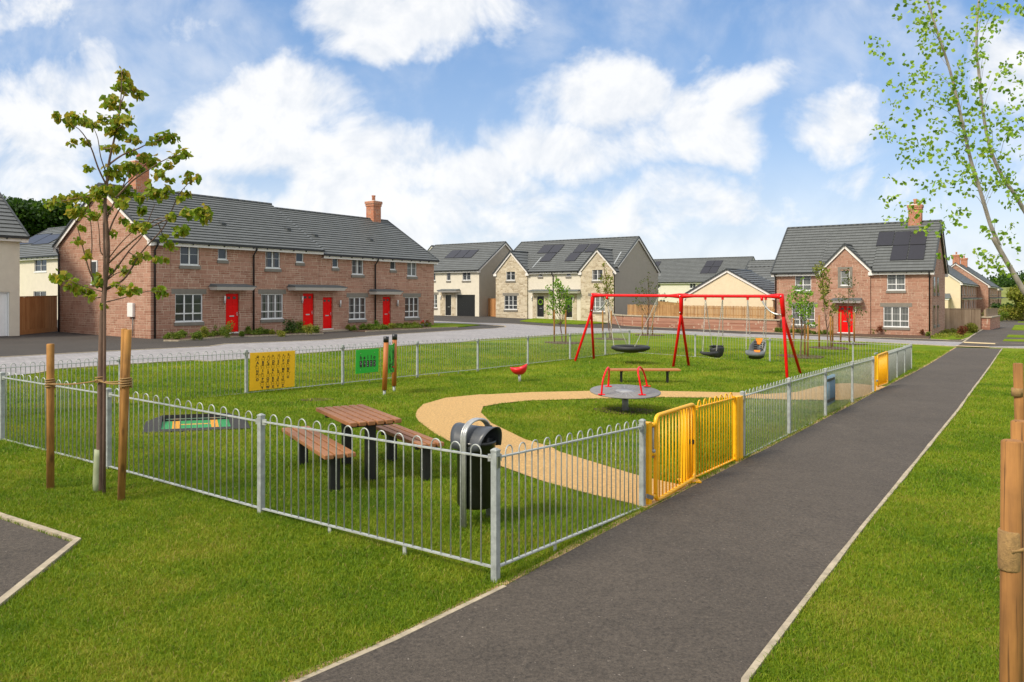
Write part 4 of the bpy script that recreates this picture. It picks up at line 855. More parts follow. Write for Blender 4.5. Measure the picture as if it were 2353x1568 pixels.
for a, b in ((1128, 700), (1520, 705)): s_, z_ = H.zpx('C', a, b); lamp(H, s_, z_)
gable_roof(H, 0, LS, dep, eS, rS, rows=16, gaps=[(-.15, xl1 + .12), (xr0 - .12, LS + .15)])
cross_gable(H, cxl, xl1 / 2, eS - .05, apL[1], PJ, 3.2, rows=7); cross_gable(H, cxr, (LS - xr0) / 2, eS - .05, apR[1], PJ, 3.2, rows=7)
downpipe(H, H.zpx('C', 1326, 500)[0], -1, eS - .25); downpipe(H, LS - .0, -1, eS - .3, y=-.1)
H.part('lead_valley', MB().beam((xl1 + .35, .25, eS + .2), (xl1 + .35, 1.9, eS + 1.3), .12, .03), M['flash']); H.part('lead_valley', MB().beam((LS - .35, .25, eS + .2), (LS - .55, 2.3, eS + 1.58), .12, .03), M['flash'])
solar(H, roof_rects(H, eS, pit, 'C', [[(1172, 272), (1270, 270), (1340, 195), (1240, 197)], [(1272, 270), (1363, 267), (1440, 190), (1343, 194)], [(1190, 350), (1288, 349), (1363, 270), (1270, 272)],
    [(1425, 347), (1520, 346), (1598, 265), (1500, 268)], [(1500, 266), (1598, 263), (1672, 186), (1577, 189)], [(1612, 262), (1700, 260), (1775, 182), (1685, 185)]]), eS, pit)
wr_ = MB(); a, b, c, d = dS[0]
for k in range(26):
    t = 2 * math.pi * k / 26; wr_.lathe(((a + b) / 2 + .24 * math.cos(t), -.0 + .03, c + 1.42 + .24 * math.sin(t)), [(0, -.07), (.06, -.04), (.075, .0), (.05, .05), (0, .07)], 6)
mw_ = Matrix.Translation(H.root.location) @ Matrix.Rotation(H.root.rotation_euler.z, 4, 'Z'); wr_.v = [tuple(mw_ @ Vector(v)) for v in wr_.v]
top(wr_, 'door_wreath', M['leaf_fresh'], 'round green wreath hanging on a black front door of the tan stone pair', 'wreath', mw_ @ Vector(((a + b) / 2, -.05, c + 1.2)))
# ---- 4: cream house with black garage
gcR = Vector((-3.38, 79, 0)); dG = Vector((.8195, -.573, 0)).normalized(); LG = 9.6
H = House('detached_house', 'cream rendered house with a black garage door and three solar panels', gcR - dG * LG, dG, .17)
eG = 4.98; rG = 7.9; dep = 9.0; pit = (rG - eG) / (dep / 2)
wG = [(RZ('C', 470, 430, 546, 522), 'w2'), (RZ('C', 322, 432, 357, 524), 'w1b'), (RZ('C', 160, 434, 216, 524), 'w2'), (RZ('C', 160, 658, 232, 780), 'w3')]
dg = RZ('C', 310, 660, 364, 842); gg = RZ('C', 418, 658, 588, 864); dg = (dg[0], dg[1], .05, dg[3]); gg = (gg[0], gg[1], .0, gg[3])
H.part('wall', wall(0, LG, -1, eG - .15, 0, [x[0] for x in wG] + [dg, gg]).poly([(0, 0, -1), (0, 0, eG - .1), (0, dep / 2, rG - .1), (0, dep, eG - .1), (0, dep, -1)]), M['render'])
H.part('side_wall', MB().poly([(LG, 0, -1), (LG, dep, -1), (LG, dep, eG - .1), (LG, dep / 2, rG - .1), (LG, 0, eG - .1)]), M['render_shaded'])
for r, s_ in wG: window(H, r, s_, lintel=(s_ == 'w3'))
door(H, dg, M['blackdoor'], frame=True)
a, b, c, d = gg; g_m = MB().box(a, b, .09, .12, c, d)
for k in range(14): g_m.box(a + .03, b - .03, .082, .09, c + .03 + k * (d - c - .04) / 14, c + (k + .82) * (d - c - .04) / 14)
H.part('garage_door', g_m, M['blackdoor'])
H.part('door_surround', wall(dg[0] - .7, dg[1] + .6, -1, dg[3] + .3, -.03, [(dg[0] - .07, dg[1] + .07, -1.0, dg[3] + .07)], rev=.05, thick=.03), M['creamstone'])
r = RZ('C', 222, 603, 420, 636, -.7); canopy(H, r[0] + .1, r[1] - .1, r[2], r[3]); s_, z_ = H.zpx('C', 270, 690); lamp(H, s_, z_)
gable_roof(H, 0, LG, dep, eG, rG, rows=15)
solar(H, roof_rects(H, eG, pit, 'C', [[(300, 318), (385, 317), (463, 242), (378, 244)], [(387, 317), (468, 316), (547, 240), (465, 242)], [(470, 316), (550, 314), (630, 237), (549, 240)]]), eG, pit)
# ---- 5: long cream house behind the brick wall
gcR = Vector((31.05, 104, 0)); LL = 18.0
H = House('cream_house', 'long cream house with a wide grey roof seen behind the timber topped wall', gcR - dG * LL, dG, -.5)
eL = 4.95; rL = 8.25; dep = 9.5; pit = (rL - eL) / (dep / 2)
wL = [(RZ('D', 545, 708, 608, 795), 'w6'), (RZ('D', 180, 708, 235, 790), 'w6'), (RZ('D', 230, 915, 290, 960), 'w2')]
H.part('wall', wall(0, LL, -1, eL - .15, 0, [x[0] for x in wL]).poly([(0, 0, -1), (0, 0, eL - .1), (0, dep / 2, rL - .1), (0, dep, eL - .1), (0, dep, -1)]).poly([(LL, 0, -1), (LL, dep, -1), (LL, dep, eL - .1), (LL, dep / 2, rL - .1), (LL, 0, eL - .1)]), M['render_white'])
for r, s_ in wL: window(H, r, s_, sill='white')
gable_roof(H, 0, LL, dep, eL, rL, rows=17)
solar(H, roof_rects(H, eL, pit, 'D', [[(648, 643), (735, 641), (775, 575), (692, 574)], [(738, 641), (822, 641), (858, 575), (778, 575)], [(694, 572), (777, 573), (812, 508), (730, 508)], [(780, 573), (860, 573), (900, 506), (815, 508)], [(178, 572), (215, 572), (255, 517), (178, 517)]]), eL, pit)
# ---- 6: single storey garage with pale gable
H = House('garage', 'peach rendered garage gable with grey roof rising over the timber fence', at(1572.5, 680, 64).xy.to_3d(), dG, -.4, cat='garage')
wG6 = 7.3; apx = H.zpx('D', 920, 622)[1] + .25; he = H.zpx('D', 520, 862)[1]
H.part('wall', MB().poly([(0, 0, -1), (wG6, 0, -1), (wG6, 0, he), (wG6 / 2, 0, apx - .25), (0, 0, he)]).poly([(0, 0, -1), (0, 0, he), (0, 6, he), (0, 6, -1)]).poly([(wG6, 0, -1), (wG6, 6, -1), (wG6, 6, he), (wG6, 0, he)]), M['render_peach'])
cross_gable(H, wG6 / 2, wG6 / 2, he, apx - .05, 0, 6.2, rows=12, ov=.22, ye=None)
# small garage behind it
H = House('garage', 'small grey roofed garage squeezed between the peach gable and red stone house', at(1700, 680, 78).xy.to_3d(), dG, -.4, cat='garage')
he = H.px(1745, 655)[1]; L6 = H.px(1779, 680)[0]
H.part('wall', wall(0, L6, -1, he, 0).poly([(L6, 0, -1), (L6, 6, -1), (L6, 6, he), (L6, 3, he + 1.7), (L6, 0, he)]), M['render_white'])
gable_roof(H, 0, L6, 6, he + .1, he + 1.9, rows=8)
H = House('cream_house', 'cream house with solar panels, its roof just showing beside the red stone house', at(1705, 680, 98).xy.to_3d(), dG, -.5)
he = H.px(1760, 640)[1]; hr = 0
L7 = H.px(1795, 680)[0]; pit7 = .72; dep7 = 6.6
H.part('wall', wall(0, L7, -1, he - .1, 0).poly([(L7, 0, -1), (L7, dep7, -1), (L7, dep7, he), (L7, dep7 / 2, he + pit7 * dep7 / 2 - .1), (L7, 0, he)]), M['render_peach'])
gable_roof(H, 0, L7, dep7, he, he + pit7 * dep7 / 2, rows=10)
solar(H, roof_rects(H, he, pit7, 'D', [[(1262, 672), (1308, 672), (1330, 600), (1284, 600)], [(1312, 655), (1352, 655), (1372, 600), (1334, 600)]]), he, pit7)
# small roof peeking between terrace and garage house
H = House('cream_house', 'cream gable with grey roof peeking over the end of the red stone terrace', at(975, 680, 120).xy.to_3d(), dG, -.2)
zt_ = H.zpx('C', 185, 197)[1]; xt_ = H.zpx('C', 185, 197)[0]; ze_ = H.zpx('C', 225, 245)[1]; hw_ = abs(H.zpx('C', 225, 245)[0] - xt_)
H.part('wall', wall(xt_ - hw_, xt_ + hw_, -1, ze_, 0, apex=(xt_, zt_ - .15)), M['render']); cross_gable(H, xt_, hw_, ze_, zt_, 0, 6, rows=8, ye=None)
H.part('wall', wall(xt_ - 9, xt_ - hw_, -1, ze_, 1.0), M['render'])
# ---- 7: left edge, cream garage house and the house behind
O7 = at(45.2, 680, 38.5); LK = 8.0
H = House('garage_house', 'cream rendered house at the left edge with a white garage door', (O7 - U * LK).xy.to_3d(), U, .3)
z7 = H.zpx('X', 200, 482)[1]; a = H.zpx('X', 82, 1010)[0]; zt = H.zpx('X', 60, 1008)[1]
H.part('wall', wall(0, LK, -1, z7, 0, [(a - 2.4, a + .05, -.0, zt)], rev=.2).poly([(LK, 0, -1), (LK, 8, -1), (LK, 8, z7), (LK, 4, z7 + 2.9), (LK, 0, z7)]), M['render'])
gm = MB().box(a - 2.35, a, .15, .2, 0, zt - .05)
for k in range(19): gm.box(a - 2.33 + k * .123, a - 2.33 + k * .123 + .11, .14, .15, .03, zt - .1)
H.part('garage_door', gm, M['upvc'])
H.part('garage_frame', MB().box(a - 2.4, a - 2.35, .06, .2, 0, zt).box(a, a + .05, .06, .2, 0, zt).box(a - 2.35, a, .06, .2, zt - .05, zt), M['upvc'])
gable_roof(H, 0, LK, 8.0, z7 + .22, z7 + .22 + .72 * 4.0, rows=14, vg=.3)
O8 = at(36, 680, 62)
H = House('cream_house', 'cream house with a grey roof and solar panels behind the brown timber fence', (O8 - dG * 4).xy.to_3d(), dG, .2)
L8 = 13; e8 = H.zpx('X', 380, 672)[1] + .15; wS8 = [(H.rect('X', 332, 697, 449, 812), 'w2'), (H.rect('X', 322, 1003, 445, 1120), 'w2')]
d8 = 8.6
H.part('wall', wall(0, L8, -1, e8, 0, [x[0] for x in wS8]), M['render'])
for r, s_ in wS8: window(H, r, s_, sill='white')
t8 = None
for pt in np.arange(.3, 1.2, .01):
    if roofpx(H, e8, pt, *Z('X', 420, 370))[1] > 4.3: p8 = pt; break
    p8 = pt
p8 = .62
gable_roof(H, 0, L8, d8, e8 + .05, e8 + .05 + p8 * d8 / 2, rows=16)
solar(H, roof_rects(H, e8 + .05, p8, 'X', [[(212, 553), (345, 553), (465, 462), (335, 462)], [(348, 553), (490, 553), (600, 462), (468, 462)]]), e8 + .05, p8)
# ---- 8: row of houses on the far right
base = Vector((58.4, 100, 0))
spec = [('render_peach', 0.0, 0.0, 27, 'cream gable ended house first in the far row beside the path', False),
        ('redstone', 27.0, -1.6, 26, 'red stone house second in the far row beside the path', True), ('render_white', 53.0, -.2, 14, 'far cream fronted house third in the row beside the path', False), ('redstone', 67, -1.0, 14, 'farthest red stone house of the row beside the path', False)]
for k, (mt, so_, offn, Lh, lab, chi) in enumerate(spec):
    H = House('row_house', lab, base + U * so_ + V * offn, U, -.7, 'row of houses beside the far path')
    e_ = 4.9 - k * .1; r_ = 8.4 - k * .1; dp = 9.0
    H.part('wall', MB().poly([(0, 0, -1), (0, 0, e_), (0, dp / 2, r_ - .15), (0, dp, e_), (0, dp, -1)]).poly([(Lh, 0, -1), (Lh, dp, -1), (Lh, dp, e_), (Lh, dp / 2, r_ - .15), (Lh, 0, e_)]), M[mt])
    hs = [(x, x + 1.2, z0, z1) for x in np.arange(1.2, Lh - 1.5, 4.4) for z0, z1 in ((.9, 2.2), (3.2, 4.4))]
    ds = [(x, x + .95, .1, 2.2) for x in np.arange(3.2, Lh - 1.5, 8.8)]
    H.part('front_wall', wall(0, Lh, -1, e_ - .1, 0, hs + ds), M['render_white'] if k == 2 else M['redstone'])
    for h in hs: window(H, h, 'w2')
    for d_ in ds: door(H, d_, M['blackdoor']); canopy(H, d_[0] - .5, d_[1] + .6, 2.45, 2.75, dep=1.1)
    rf, _ = gable_roof(H, 0, Lh, dp, e_, r_, rows=16); downpipe(H, .15, -.5, e_ - .2)
    if k == 1: chimney_on(H, 1.2, dp / 2, r_ - .3, r_ + 1.35, rf, 1.0, 1.0); chimney_on(H, 15, dp / 2, r_ - .3, r_ + 1.35, rf, 1.0, 1.0)
H = House('porch', 'lean-to porch with lead roof on the cream gable house beyond the fence', base + V * 1.7 - U * 1.2, V, -.7, cat='porch') if False else None
canopyH = [o for o in bpy.data.objects if o.get('label') == spec[0][4]][0]
c_ = MB().box(-1.4, 0, 1.2, 8.0, 2.45, 2.65).build('porch_fascia', M['fascia'], canopyH, local=True)
MB().hexa([(-1.5, 1.0, 2.65), (0, 1.0, 2.65), (0, 8.2, 2.65), (-1.5, 8.2, 2.65), (-1.3, 1.2, 2.8), (0, 1.2, 3.3), (0, 8.0, 3.3), (-1.3, 8.0, 2.8)]).build('porch_roof', M['lead'], canopyH, local=True)
MB().box(-1.35, 0, 1.3, 7.9, -1, 2.45).build('porch_wall', M['render_peach'], canopyH, local=True)
# ================================================================ garden walls and timber fences
def planks(p, q, z0, z1, w_, gap, m, seed=1, jitter=.02):
    p = Vector(p); q = Vector(q); d = (q - p); L = d.length; d.normalize(); n = Vector((-d.y, d.x, 0)); mb = MB(); rnd = random.Random(seed); s = 0
    while s < L - w_ * .5:
        g0 = p + d * s; j = rnd.uniform(-jitter, jitter); e = min(w_, L - s); g1 = g0 + d * e
        zb0, zt0 = z0(s), z1(s); a = n * .011; o_ = n * rnd.uniform(-.005, .005)
        mb.hexa([(*(g0 + a + o_).xy, zb0), (*(g1 + a + o_).xy, zb0), (*(g1 - a + o_).xy, zb0), (*(g0 - a + o_).xy, zb0), (*(g0 + a + o_).xy, zt0 + j), (*(g1 + a + o_).xy, zt0 + j), (*(g1 - a + o_).xy, zt0 + j), (*(g0 - a + o_).xy, zt0 + j)])
        s += w_ + gap
    return mb
WA, WB = at(*Z('S', 1605, 1105), 65.7), at(*Z('D', 1475, 1250), 57.4)
WA.z = 0; WB.z = 0; d_ = (WB - WA).normalized(); n_ = Vector((-d_.y, d_.x, 0)); zc = lambda P, y: EYE - (y - HY) / F * P.y
t_w = thing('garden_wall', 'red stone garden wall with pale coping under the timber boards', 'wall', (*WA.xy, G(*WA.xy)))
ztA, ztB = zc(WA, Z('S', 1605, 940)[1]), zc(WB, Z('D', 1450, 1118)[1])
WC = WA + Vector((-.5, 3.0, 0)); WA2 = WA + (WC - WA) * .25 ; WA1 = WA + d_ * 2.2
path_ = [WC, WA, WA + d_ * 2.2 + n_ * -.25, WB]
mb = MB(); cp = MB()
for a, b in ((WC, WA), (WA, WB), (WB, WB + n_ * 1.2)):
    za = ztA + (ztB - ztA) * max(0, min(1, (a - WA).dot(d_) / (WB - WA).length)); zb = ztA + (ztB - ztA) * max(0, min(1, (b - WA).dot(d_) / (WB - WA).length))
    dd = (b - a).normalized(); nn = Vector((-dd.y, dd.x, 0)) * .11; ex = dd * .11
    mb.hexa([(*(a - nn - ex).xy, -1.2), (*(b - nn + ex).xy, -1.2), (*(b + nn + ex).xy, -1.2), (*(a + nn - ex).xy, -1.2), (*(a - nn - ex).xy, za - .12), (*(b - nn + ex).xy, zb - .12), (*(b + nn + ex).xy, zb - .12), (*(a + nn - ex).xy, za - .12)])
    cp.beam((*(a - ex * 1.5).xy, za - .06), (*(b + ex * 1.5).xy, zb - .06), .34, .12)
mb.build('wall_body', M['redwall'], t_w); cp.build('coping', M['kerb'], t_w, bevel=.03)
Lw = (WB - WA).length
fp, fq = WA + n_ * .2 + d_ * .3, WB + n_ * .2 - d_ * .35
ft = planks(fp, fq, lambda s: ztA + (ztB - ztA) * s / Lw - .05, lambda s: zc(WA, Z('S', 1620, 790)[1]) + (zc(WB, Z('D', 1450, 990)[1]) - zc(WA, Z('S', 1620, 790)[1])) * s / Lw, .095, .03, M['timber'], 3)
t_f = thing('timber_fence', 'honey coloured vertical board fence standing on the red garden wall', 'fence', (*fp.xy, ztA))
ft.build('boards', M['timber'], t_f)
rl = MB()
for h in (.2, .7): rl.beam((fp + n_ * .04).xy.to_3d() + Vector((0, 0, ztA + h)), (fq + n_ * .04).xy.to_3d() + Vector((0, 0, ztB + h)), .04, .08)
rl.build('rails', M['timber'], t_f)
def board_fence(name, label, a, b, h0, h1, m, zoff=.12):
    a = Vector(a); b = Vector(b); ga, gb = G(a.x, a.y), G(b.x, b.y); L = (b - a).length
    t = thing(name, label, 'fence', (a.x, a.y, ga)); d = (b - a).normalized(); n = Vector((-d.y, d.x, 0))
    planks((*a.xy, 0), (*b.xy, 0), lambda s: ga + (gb - ga) * s / L + zoff, lambda s: ga + (gb - ga) * s / L + h0 + (h1 - h0) * s / L, .12, .008, m, int(L)).build('boards', m, t)
    MB().beam((*a.xy, ga + zoff * .4), (*b.xy, gb + zoff * .4), .05, zoff * 1.6).build('gravel_board', m, t)
    r = MB()
    for h in (.4, 1.4): r.beam((a + n * .05).xy.to_3d() + Vector((0, 0, ga + h)), (b + n * .05).xy.to_3d() + Vector((0, 0, gb + h)), .04, .07)
    k = 0
    while k <= L: p_ = a + d * k + n * .08; r.box(p_.x - .05, p_.x + .05, p_.y - .05, p_.y + .05, ga - .1, ga + h0 - .05); k += 1.9
    r.build('rails', m, t); MB().beam((*a.xy, ga + h0 + .01), (*b.xy, gb + h1 + .01), .07, .035).build('capping', m, t); return t
board_fence('timber_fence', 'tall brown board fence between the left cream house and red terrace', at(44, 680, 39.2).xy.to_3d(), at(131, 680, 42.9).xy.to_3d(), 1.95, 1.98, M['timber2'], .2)
board_fence('timber_fence', 'weathered grey brown fence beside the red stone house on the right', at(2160, 680, 62.5).xy.to_3d(), at(2253, 680, 63.5).xy.to_3d(), 1.75, 1.75, M['timbergrey'])
board_fence('timber_fence', 'narrow timber side gate fence between the black garage house and tan stone pair', at(1121.5, 680, 80.3).xy.to_3d(), at(1141, 680, 79.4).xy.to_3d(), 1.85, 1.85, M['timber2'])
board_fence('timber_fence', 'distant honey coloured fence showing above the garden wall fence', at(1490, 680, 90).xy.to_3d(), at(1566, 680, 84).xy.to_3d(), 1.95, 1.7, M['timber'])
pa = at(2254, 680, 63.5); pb = at(2282, 680, 69); t = thing('brick_pier', 'short red stone pier wall ending the weathered fence beside the path', 'wall', (pa.x, pa.y, G(pa.x, pa.y)))
ga = G(pa.x, pa.y); MB().beam((pa.x + .35, pa.y, ga + .3), (pb.x + .2, pb.y, ga + .3), .7, 1.4).build('wall_body', M['redwall'], t); MB().beam((pa.x + .35, pa.y - .1, ga + 1.05), (pb.x + .2, pb.y, ga + 1.05), .8, .1).build('coping', M['kerb'], t)
board_fence('timber_fence', 'pale board fence above the stone pier running back along the path', (pa.x + .6, pa.y + .3, 0), (pb.x + .4, pb.y, 0), 1.75, 1.75, M['timbergrey'], 1.1)
# ================================================================ BOW TOP FENCES
C0 = Vector((0, 0, EYE))
def vpl(O, d, x, y, off=0.0):                          # grid pixel -> point on the upright plane through O along d
    d = Vector(d).normalized(); n = Vector((-d.y, d.x, 0)); ray = Vector(((x - CX) / F, 1, -(y - HY) / F))
    return C0 + ray * (((Vector(O) + n * off - C0).dot(n)) / ray.dot(n))
def onl(O, d, x):                                      # plan point on a line at pixel column x
    p = vpl(O, d, x, HY); return Vector((p.x, p.y, 0))
def hoop_panel(a, b, za, zb, n, zg, rr=.0062, drop=.87, gap0=.06):   # a,b plan points; za, zb top rail heights
    mb = MB(); a = Vector(a); b = Vector(b); L = (b - a).length; d = (b - a) / L; R = lambda s: za + (zb - za) * s / L
    mb.beam((*a.xy, za), (*b.xy, zb), .034, .011); mb.beam((*a.xy, za - drop), (*b.xy, zb - drop), .034, .011)
    pit = (L - 2 * gap0) / (2 * n); s = gap0 + pit * .5
    for k in range(n):
        s0, s1 = s, s + pit; r = pit / 2; sc = (s0 + s1) / 2; zt = (R(s0) + R(s1)) / 2 + .028
        P = [(s0, R(s0) - drop - .01), (s0, zt)] + [(sc - r * math.cos(t), zt + r * 1.08 * math.sin(t)) for t in np.linspace(0, math.pi, 9)[1:-1]] + [(s1, zt), (s1, R(s1) - drop - .01)]
        mb.tube([(a.x + d.x * q, a.y + d.y * q, z) for q, z in P], rr, 5); s += 2 * pit
    j0 = a + d * .02; j1 = b - d * .02
    for j, z in ((j0, za), (j1, zb)): mb.box(j.x - .02, j.x + .02, j.y - .012, j.y + .012, z - .03, z + .025)
    for q in (L * .33, L * .66):
        p = a + d * q; mb.beam((p.x, p.y, R(q) - drop - .22), (p.x, p.y, R(q) - drop), .012, .035, Vector((d.x, d.y, 0)))
    return mb
def fpost(root, p, zt, zb, d, m, w_=.054):
    d = Vector(d).normalized(); n = Vector((-d.y, d.x, 0)) * w_ / 2; e = d * w_ / 2; p = Vector((p[0], p[1], 0)); mb = MB()
    q = lambda k, z: [(*(p - e * k - n * k).xy, z), (*(p + e * k - n * k).xy, z), (*(p + e * k + n * k).xy, z), (*(p - e * k + n * k).xy, z)]
    mb.hexa(q(1, zb) + q(1, zt - .012)); mb.hexa(q(1.12, zt - .012) + q(1.12, zt)); mb.hexa(q(1.12, zt) + q(.4, zt + .015))
    o = mb.build('post', M['galvpost'], root)
    c = MB()
    for sg in (-1, 1):
        b_ = p - n * 1.15 + e * 0; c.beam((*(b_ + e * sg * .2).xy, zt - .14), (*(b_ + e * sg * .2).xy, zt - .05), .006, .035, Vector((d.x, d.y, 0)))
    c.build('clip', M['metal'], o); return o
def fence_run(label, pts, hoops=13, ends=(True, True), group='grey bow top railings round the play area'):
    p0 = pts[0][0]; t = thing('metal_fence', label, 'fence', (p0.x, p0.y, G(p0.x, p0.y)), 0, group)
    for i, (p, zt) in enumerate(pts):
        q_ = pts[min(i + 1, len(pts) - 1)][0] - pts[max(i - 1, 0)][0]
        if (i > 0 or ends[0]) and (i < len(pts) - 1 or ends[1]): fpost(t, p, zt, G(p.x, p.y) - .2, q_, M['galvpost'])
    for (a, za), (b, zb) in zip(pts[:-1], pts[1:]):
        d = (b - a).normalized(); L = (b - a).length; h = hoops if L > 1.9 else max(3, round(L / .21))
        hoop_panel(a + d * .03, b - d * .03, za - .065, zb - .065, h, 0).build('panel', M['galv'], t)
    return t
zt_at = lambda p, y: EYE - (y - HY) / F * p.y
P0 = Vector((-.131, 6.1, 0)); vL = Vector((-2.484, 1.675, 0)); vL = vL.normalized()
lp = [(P0, zt_at(P0, 1034))]
for x, y in ((600, 954), (249, 894), (5, 857)):
    p = onl(P0, vL, x); lp.append((p, zt_at(p, y)))
st_ = lp[-1][0] - lp[-2][0]
SA0 = Vector((-5.81, 16.8, 0)); corner_l = None
for k in range(1, 3): lp.append((lp[3][0] + st_ * k, lp[3][1] + .03 * k))
fence_run('grey bow top railing in the left foreground running off behind the small tree', lp, ends=(False, True))
# side A (far long side beside the road)
sa = []
for x, y in ((-18, 839), (277, 820), (566, 805), (787.6, 793.5), (959, 785), (1098, 779), (1213, 772), (1310, 766.3), (1391, 761.5)):
    p = onl(SA0, U, x); sa.append((p, zt_at(p, y)))
Cb = Vector((4.91, 32.1, 0)); sa.append((Cb, zt_at(Cb, 757.5)))
e_ = lp[-1][0]; dU = sa[0][0] - sa[1][0]
sa = [(sa[0][0] + dU, sa[0][1] + .02)] + sa
fence_run('grey bow top railing along the block paved road with two play boards on it', sa, ends=(True, True))
Ce = Vector((14.03, 27, 0)); dB = (Ce - Cb).normalized(); bk = [(Cb, zt_at(Cb, 757.5))]
for x, y in ((1597.5, 766), (1769, 777), (1960, 784.5)):
    p = onl(Cb, dB, x); bk.append((p, zt_at(p, y)))
bk.append((Ce, zt_at(Ce, 790.5)))
fence_run('grey bow top railing across the back behind the red swing frame', bk, ends=(False, False))
# side towards the path
P1 = onl(P0, U, 1476); r1_ = [(P0, zt_at(P0, 1034)), (P1, zt_at(P1, 966))]
fence_run('short grey bow top railing from the nearest corner post to the yellow gate', r1_, hoops=13)
G2 = onl(P0, U, 1706); rr_ = []
for x, y in ((1706, 901), (1813, 870), (1896.5, 848), (1958, 832), (2006, 820)):
    p = onl(P0, U, x); rr_.append((p, zt_at(p, y)))
fence_run('grey bow top railing beside the path between the two yellow gates', rr_)
dE = (Ce - rr_[-1][0]).normalized(); re_ = []
for x, y in ((2035, 809.5), (2060.5, 802), (2078, 796.5)):
    p = onl(Ce, dE, x); re_.append((p, zt_at(p, y)))
re_.append((Ce, zt_at(Ce, 790.5)))
fence_run('far grey bow top railing beyond the farther yellow gate beside the path', re_)
# ================================================================ YELLOW GATES
def gq(x, y, off=0.0): return vpl(P0, U, *Z('Q', x, y), off)
gtp = gq(1140, 1300); t = thing('gate', 'open bright yellow double gate nearest the camera beside the path', 'gate', (gtp.x, gtp.y, G(gtp.x, gtp.y)))
def gpost(k0, k1, yt, yb, name='post', off=0.0):
    a, b = gq(k0, yt, off), gq(k1, yt, off); zt = (a.z + b.z) / 2; zb = G(a.x, a.y) - .1
    return MB().beam((*((a + b) / 2).xy, zb), (*((a + b) / 2).xy, zt), (b - a).xy.length, .08, Vector((-U.y, U.x, 0))).build(name, M['yellow'], t)
gpost(1122, 1160, 262, 1300)
A_, B_, C_, D_ = gq(1243, 1190, -.03), gq(1700, 915, -.03), gq(1697, 48, -.03), gq(1243, 190, -.03)
fr = MB()
def rnd_frame(A, B, Cc, D, r, nb=5, cr=.09):
    pts = []
    P_ = [A, B, Cc, D]
    for i in range(4):
        p, q, s = P_[i - 1], P_[i], P_[(i + 1) % 4]
        a = q + (p - q).normalized() * cr; c = q + (s - q).normalized() * cr
        for k in range(nb + 1):
            u = k / nb; pts.append(a * (1 - u) ** 2 + q * 2 * u * (1 - u) + c * u * u)
    return pts + [pts[0]]
fr.tube(rnd_frame(A_, B_, C_, D_, .024), .024, 10, cap=False)
lf = fr.build('gate_leaf', M['yellow'], t)
bars = MB(); nB = 11
for k in range(1, nB + 1):
    u = k / (nB + 1); bars.tube([A_.lerp(B_, u), D_.lerp(C_, u)], .0085, 6)
bars.build('bars', M['yellow'], lf)
gpost(1573, 1615, 95, 1000, off=.05); gpost(1628, 1650, 98, 1000, off=.05)
bp = gq(1610, 1015, .05); MB().box(bp.x - .1, bp.x + .16, bp.y - .08, bp.y + .08, G(bp.x, bp.y) + .012, G(bp.x, bp.y) + .03).build('base_plate', M['yellow'], t)
a, b = gq(1713, 92), gq(2165, -25); L2 = (b - a).xy.length
hz_ = gq(1713, 905).z; hoop_panel(a.xy.to_3d(), b.xy.to_3d(), a.z, b.z, 7, 0, .0085, drop=a.z - hz_ + .0, gap0=.03).build('fixed_leaf', M['yellow'], t)
gpost(2168, 2198, -38, 700); gpost(2204, 2240, -45, 720)
l3 = gq(2165, 660); MB().hexa([l3, l3 + Vector((.1, .14, .0)), l3 + Vector((.1, .14, .16)), l3 + Vector((0, 0, .02)), l3 + Vector((.0, -.01, 0)), l3 + Vector((.1, .13, 0)), l3 + Vector((.1, .13, .16)), l3 + Vector((0, -.01, .02))]).build('gusset', M['yellow'], t)
for y0_ in (292, 632, 1135):
    a, b = gq(1150, y0_), gq(1240, y0_, -.03); MB().beam(a, b, .035, .028).lathe(tuple(gq(1212, y0_, -.02)), [(0, -.022), (.028, -.022), (.028, .022), (0, .022)], 10).build('hinge', M['yellow'], t)
a, b = gq(1209, 270, -.02), gq(1209, 680, -.02); MB().tube([a, b], .014, 10).lathe(tuple(gq(1209, 600, -.02)), [(0, -.014), (.03, -.014), (.03, .014), (0, .014)], 12).build('closer_rod', M['galvpost'], t)
a, b = gq(1135, 1130, -.04), gq(1215, 1155, -.04); MB().beam(a, b, .006, .045).build('stop_plate', M['metal'], t)
a = gq(1660, 490, .0); MB().box(a.x - .03, a.x + .03, a.y - .02, a.y + .02, a.z - .025, a.z + .025).build('latch', M['blackpl'], t)
# farther gate, standing open
a = onl(P0, U, 2009.5); b = onl(P0, U, 2034); t = thing('gate', 'farther yellow gate seen almost edge on near the end of the railings', 'gate', (a.x, a.y, G(a.x, a.y)))
za, zb = zt_at(a, 817), zt_at(b, 808)
h0 = onl(P0, U, 2015.5) + Vector((.0, -.02, 0)); h1 = onl(P0, U, 2034.0) + Vector((.03, -.06, 0)); ga_, gb_ = G(h0.x, h0.y) + .1, G(h1.x, h1.y) + .1
A_, B_, C_, D_ = (Vector((*h0.xy, ga_)), Vector((*h1.xy, gb_)), Vector((*h1.xy, zt_at(h1, 808.5))), Vector((*h0.xy, zt_at(h0, 817))))
lf = MB().tube(rnd_frame(A_, B_, C_, D_, .024), .024, 8, cap=False).build('gate_leaf', M['yellow'], t)
bars = MB()
for k in range(1, 15): bars.tube([A_.lerp(B_, k / 15), D_.lerp(C_, k / 15)], .009, 5)
bars.build('bars', M['yellow'], lf)
MB().beam((a.x, a.y, G(a.x, a.y) - .1), (a.x, a.y, za - .02), .05, .05).build('post', M['yellow'], t)
for z in (.25, .95): MB().beam((a.x, a.y, G(a.x, a.y) + z), (h0.x, h0.y, G(a.x, a.y) + z), .03, .03).build('hinge', M['galvpost'], t)
